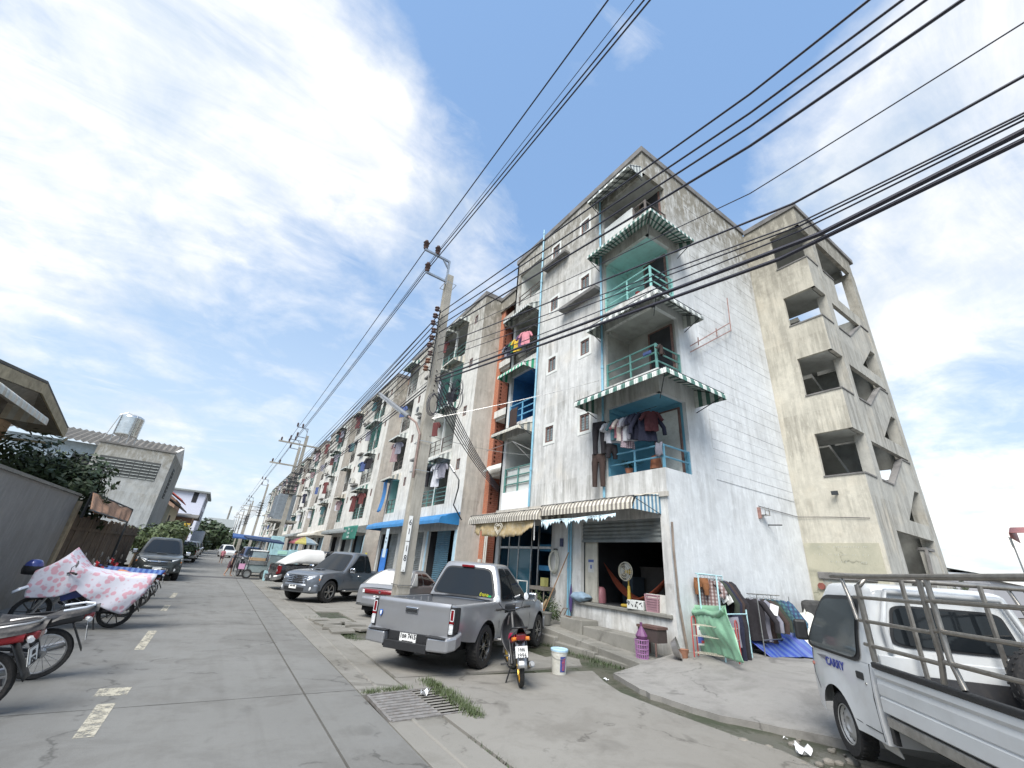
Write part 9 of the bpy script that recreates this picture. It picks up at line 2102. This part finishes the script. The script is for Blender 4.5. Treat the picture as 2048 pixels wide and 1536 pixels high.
# ------------------------------------------------------------------ people
SKIN = mat('skin', (.34, .20, .14), .6, var=.1, scale=20); HAIR = mat('hair_black', (.018, .015, .014), .7, var=.2)
def person(label, loc, rz, pose, top, bottom, hgt=1.6, skirt=False):
    V = thing('person', label, 'person', loc, rz); s = hgt/1.7
    J = dict(pel=(0, 0, .92), sp=(.0+pose.get('lean', 0)*.3, 0, 1.12), ch=(pose.get('lean', 0)*.8, 0, 1.34), nk=(pose.get('lean', 0), 0, 1.47), hd=(pose.get('lean', 0)+.02, 0, 1.56), ht=(pose.get('lean', 0)+.02, 0, 1.67))
    for sd, sg in (('l', 1), ('r', -1)):
        st = pose.get('step', 0)*sg
        J['sh'+sd] = (J['ch'][0], sg*.17, 1.38); e = pose.get('arm'+sd, (.05, .24, 1.10)); h = pose.get('hand'+sd, (.12, .24, .86)); J['el'+sd] = (e[0]+J['ch'][0]*.8, sg*e[1], e[2]); J['hn'+sd] = (h[0]+J['ch'][0]*.8, sg*h[1], h[2])
        J['hp'+sd] = (0, sg*.09, .88); J['kn'+sd] = (.04+st*.5, sg*.11, .48); J['an'+sd] = (-.02+st, sg*.12, .08); J['to'+sd] = (.13+st, sg*.14, .03)
    E_ = [('pel', 'sp'), ('sp', 'ch'), ('ch', 'nk'), ('nk', 'hd'), ('hd', 'ht')]
    for sd in 'lr': E_ += [('ch', 'sh'+sd), ('sh'+sd, 'el'+sd), ('el'+sd, 'hn'+sd), ('pel', 'hp'+sd), ('hp'+sd, 'kn'+sd), ('kn'+sd, 'an'+sd), ('an'+sd, 'to'+sd)]
    rad = dict(pel=.13, sp=.115, ch=.125, nk=.05, hd=.088, ht=.075); rad.update({k+sd: v for sd in 'lr' for k, v in dict(sh=.062, el=.040, hn=.030, hp=.088, kn=.056, an=.038, to=.032).items()})
    ks = list(J); me = bpy.data.meshes.new('body'); me.from_pydata([tuple(c*s for c in J[k]) for k in ks], [(ks.index(a), ks.index(b)) for a, b in E_], []); me.materials.append(SKIN)
    o = bpy.data.objects.new('body', me); COL.objects.link(o); o.parent = V
    bpy.context.view_layer.objects.active = o
    md = o.modifiers.new('skin', 'SKIN'); 
    if not me.skin_vertices:
        bm = bmesh.new(); bm.from_mesh(me); lay = bm.verts.layers.skin.verify()
        for i, v in enumerate(bm.verts): v[lay].radius = (rad[ks[i]]*s,)*2; v[lay].use_root = (i == 0)
        bm.to_mesh(me); bm.free()
    else:
        for i, sv in enumerate(me.skin_vertices[0].data): sv.radius = (rad[ks[i]]*s,)*2; sv.use_root = i == 0
    o.modifiers.new('sub', 'SUBSURF').render_levels = 2
    # clothes that follow the body
    mb = MB(); p = [Vector(J[k])*s for k in ('pel', 'sp', 'ch', 'nk')]
    mb.grid(lambda u, v: (lambda q, rr: (q.x+rr[0]*cos(u*2*pi), rr[1]*sin(u*2*pi), q.z))((p[0]+Vector((0, 0, -.06))).lerp(p[3]-Vector((0, 0, .02)), v), ((.135-.02*v-.06*max(0, v-.85)/.15)*s, (.165+.035*sin(v*2.6)-.13*max(0, v-.85)/.15)*s)), 16, 10, closeu=True)
    for sd in 'lr': mb.tube([Vector(J['ch'])*s*.3+Vector(J['sh'+sd])*s*.7, Vector(J['sh'+sd])*s, (Vector(J['sh'+sd])*.35+Vector(J['el'+sd])*.65)*s], [.07*s, .078*s, .065*s], 8)
    mb.build('shirt', top, V, smooth=60)
    mb = MB()
    for sd in 'lr': mb.tube([Vector(J['hp'+sd])*s+Vector((0, 0, .06)), (Vector(J['hp'+sd])*.5+Vector(J['kn'+sd])*.5)*s, (Vector(J['hp'+sd])*.12+Vector(J['kn'+sd])*.88)*s], [.115*s, .10*s, .088*s], 9)
    mb.build('shorts', bottom, V, smooth=60)
    mb = MB(); hd = Vector(J['hd'])*s; mb.grid(lambda u, v: (hd.x-.015*s+.098*s*cos(u*2*pi)*cos((v-.12)*1.75), .092*s*sin(u*2*pi)*cos((v-.12)*1.75), hd.z+.01*s+.125*s*sin((v-.12)*1.75)-(.04*s if cos(u*2*pi) < .2 else 0)*(1-v)), 14, 8, closeu=True); mb.build('hair', HAIR, V, smooth=60)
    mb = MB(); mb.box(hd.x+.082*s, -.012*s, hd.z-.02*s, hd.x+.105*s, .012*s, hd.z+.02*s)
    for sy in (-1, 1): mb.box(hd.x+.078*s, sy*.032*s-.01*s, hd.z+.018*s, hd.x+.088*s, sy*.032*s+.01*s, hd.z+.028*s, 1)
    mb.build('face', [SKIN, INK], V, bevel=.004)
    for sd, sg in (('l', 1), ('r', -1)):
        h = Vector(J['hn'+sd])*s; d = (h-Vector(J['el'+sd])*s).normalized(); mb = MB()
        for k in range(4): mb.tube([h+Vector((0, (k-1.5)*.016*s, 0)), h+d*.06*s+Vector((.004*k, (k-1.5)*.018*s, 0)), h+d*(.10-.01*abs(k-1.5))*s+Vector((.012, (k-1.5)*.018*s, -.004))], .008*s, 5)
        mb.tube([h, h+d*.035*s+Vector((.04*s, 0, 0))], .009*s, 5); mb.build('fingers', SKIN, V, smooth=60)
    return V
person('child in dark grey shirt and shorts standing in the street looking toward the stalls', (1.12, 31.75, 0), RD(-20), dict(step=.16, lean=.12, handl=(.02, .22, .82), handr=(.05, .26, .84)), cmat('cloth_dark_grey', (.09, .09, .11)), cmat('cloth_maroon', (.10, .05, .06)), 1.42)
person('vendor in patterned white top standing between the cart and the drinks booth', (3.05, 30.9, 0), RD(170), dict(step=.05, lean=.08, arml=(.2, .2, 1.12), handl=(.42, .12, 1.05), handr=(.4, .10, 1.02)), cmat('cloth_speckled', (.48, .48, .52)), cmat('cloth_maroon', None), 1.6)
person('person in dark clothes standing under the striped parasol', (ox(609, 1100, 6.3).x, ox(609, 1100, 6.3).y, 0), RD(200), dict(step=.05, lean=.03), cmat('cloth_dark_grey', None), blk, 1.6)
person('small distant person walking in the middle of the street', (0.95, 52, 0), RD(-90), dict(step=.2), pink, cmat('cloth_maroon', None), 1.3)
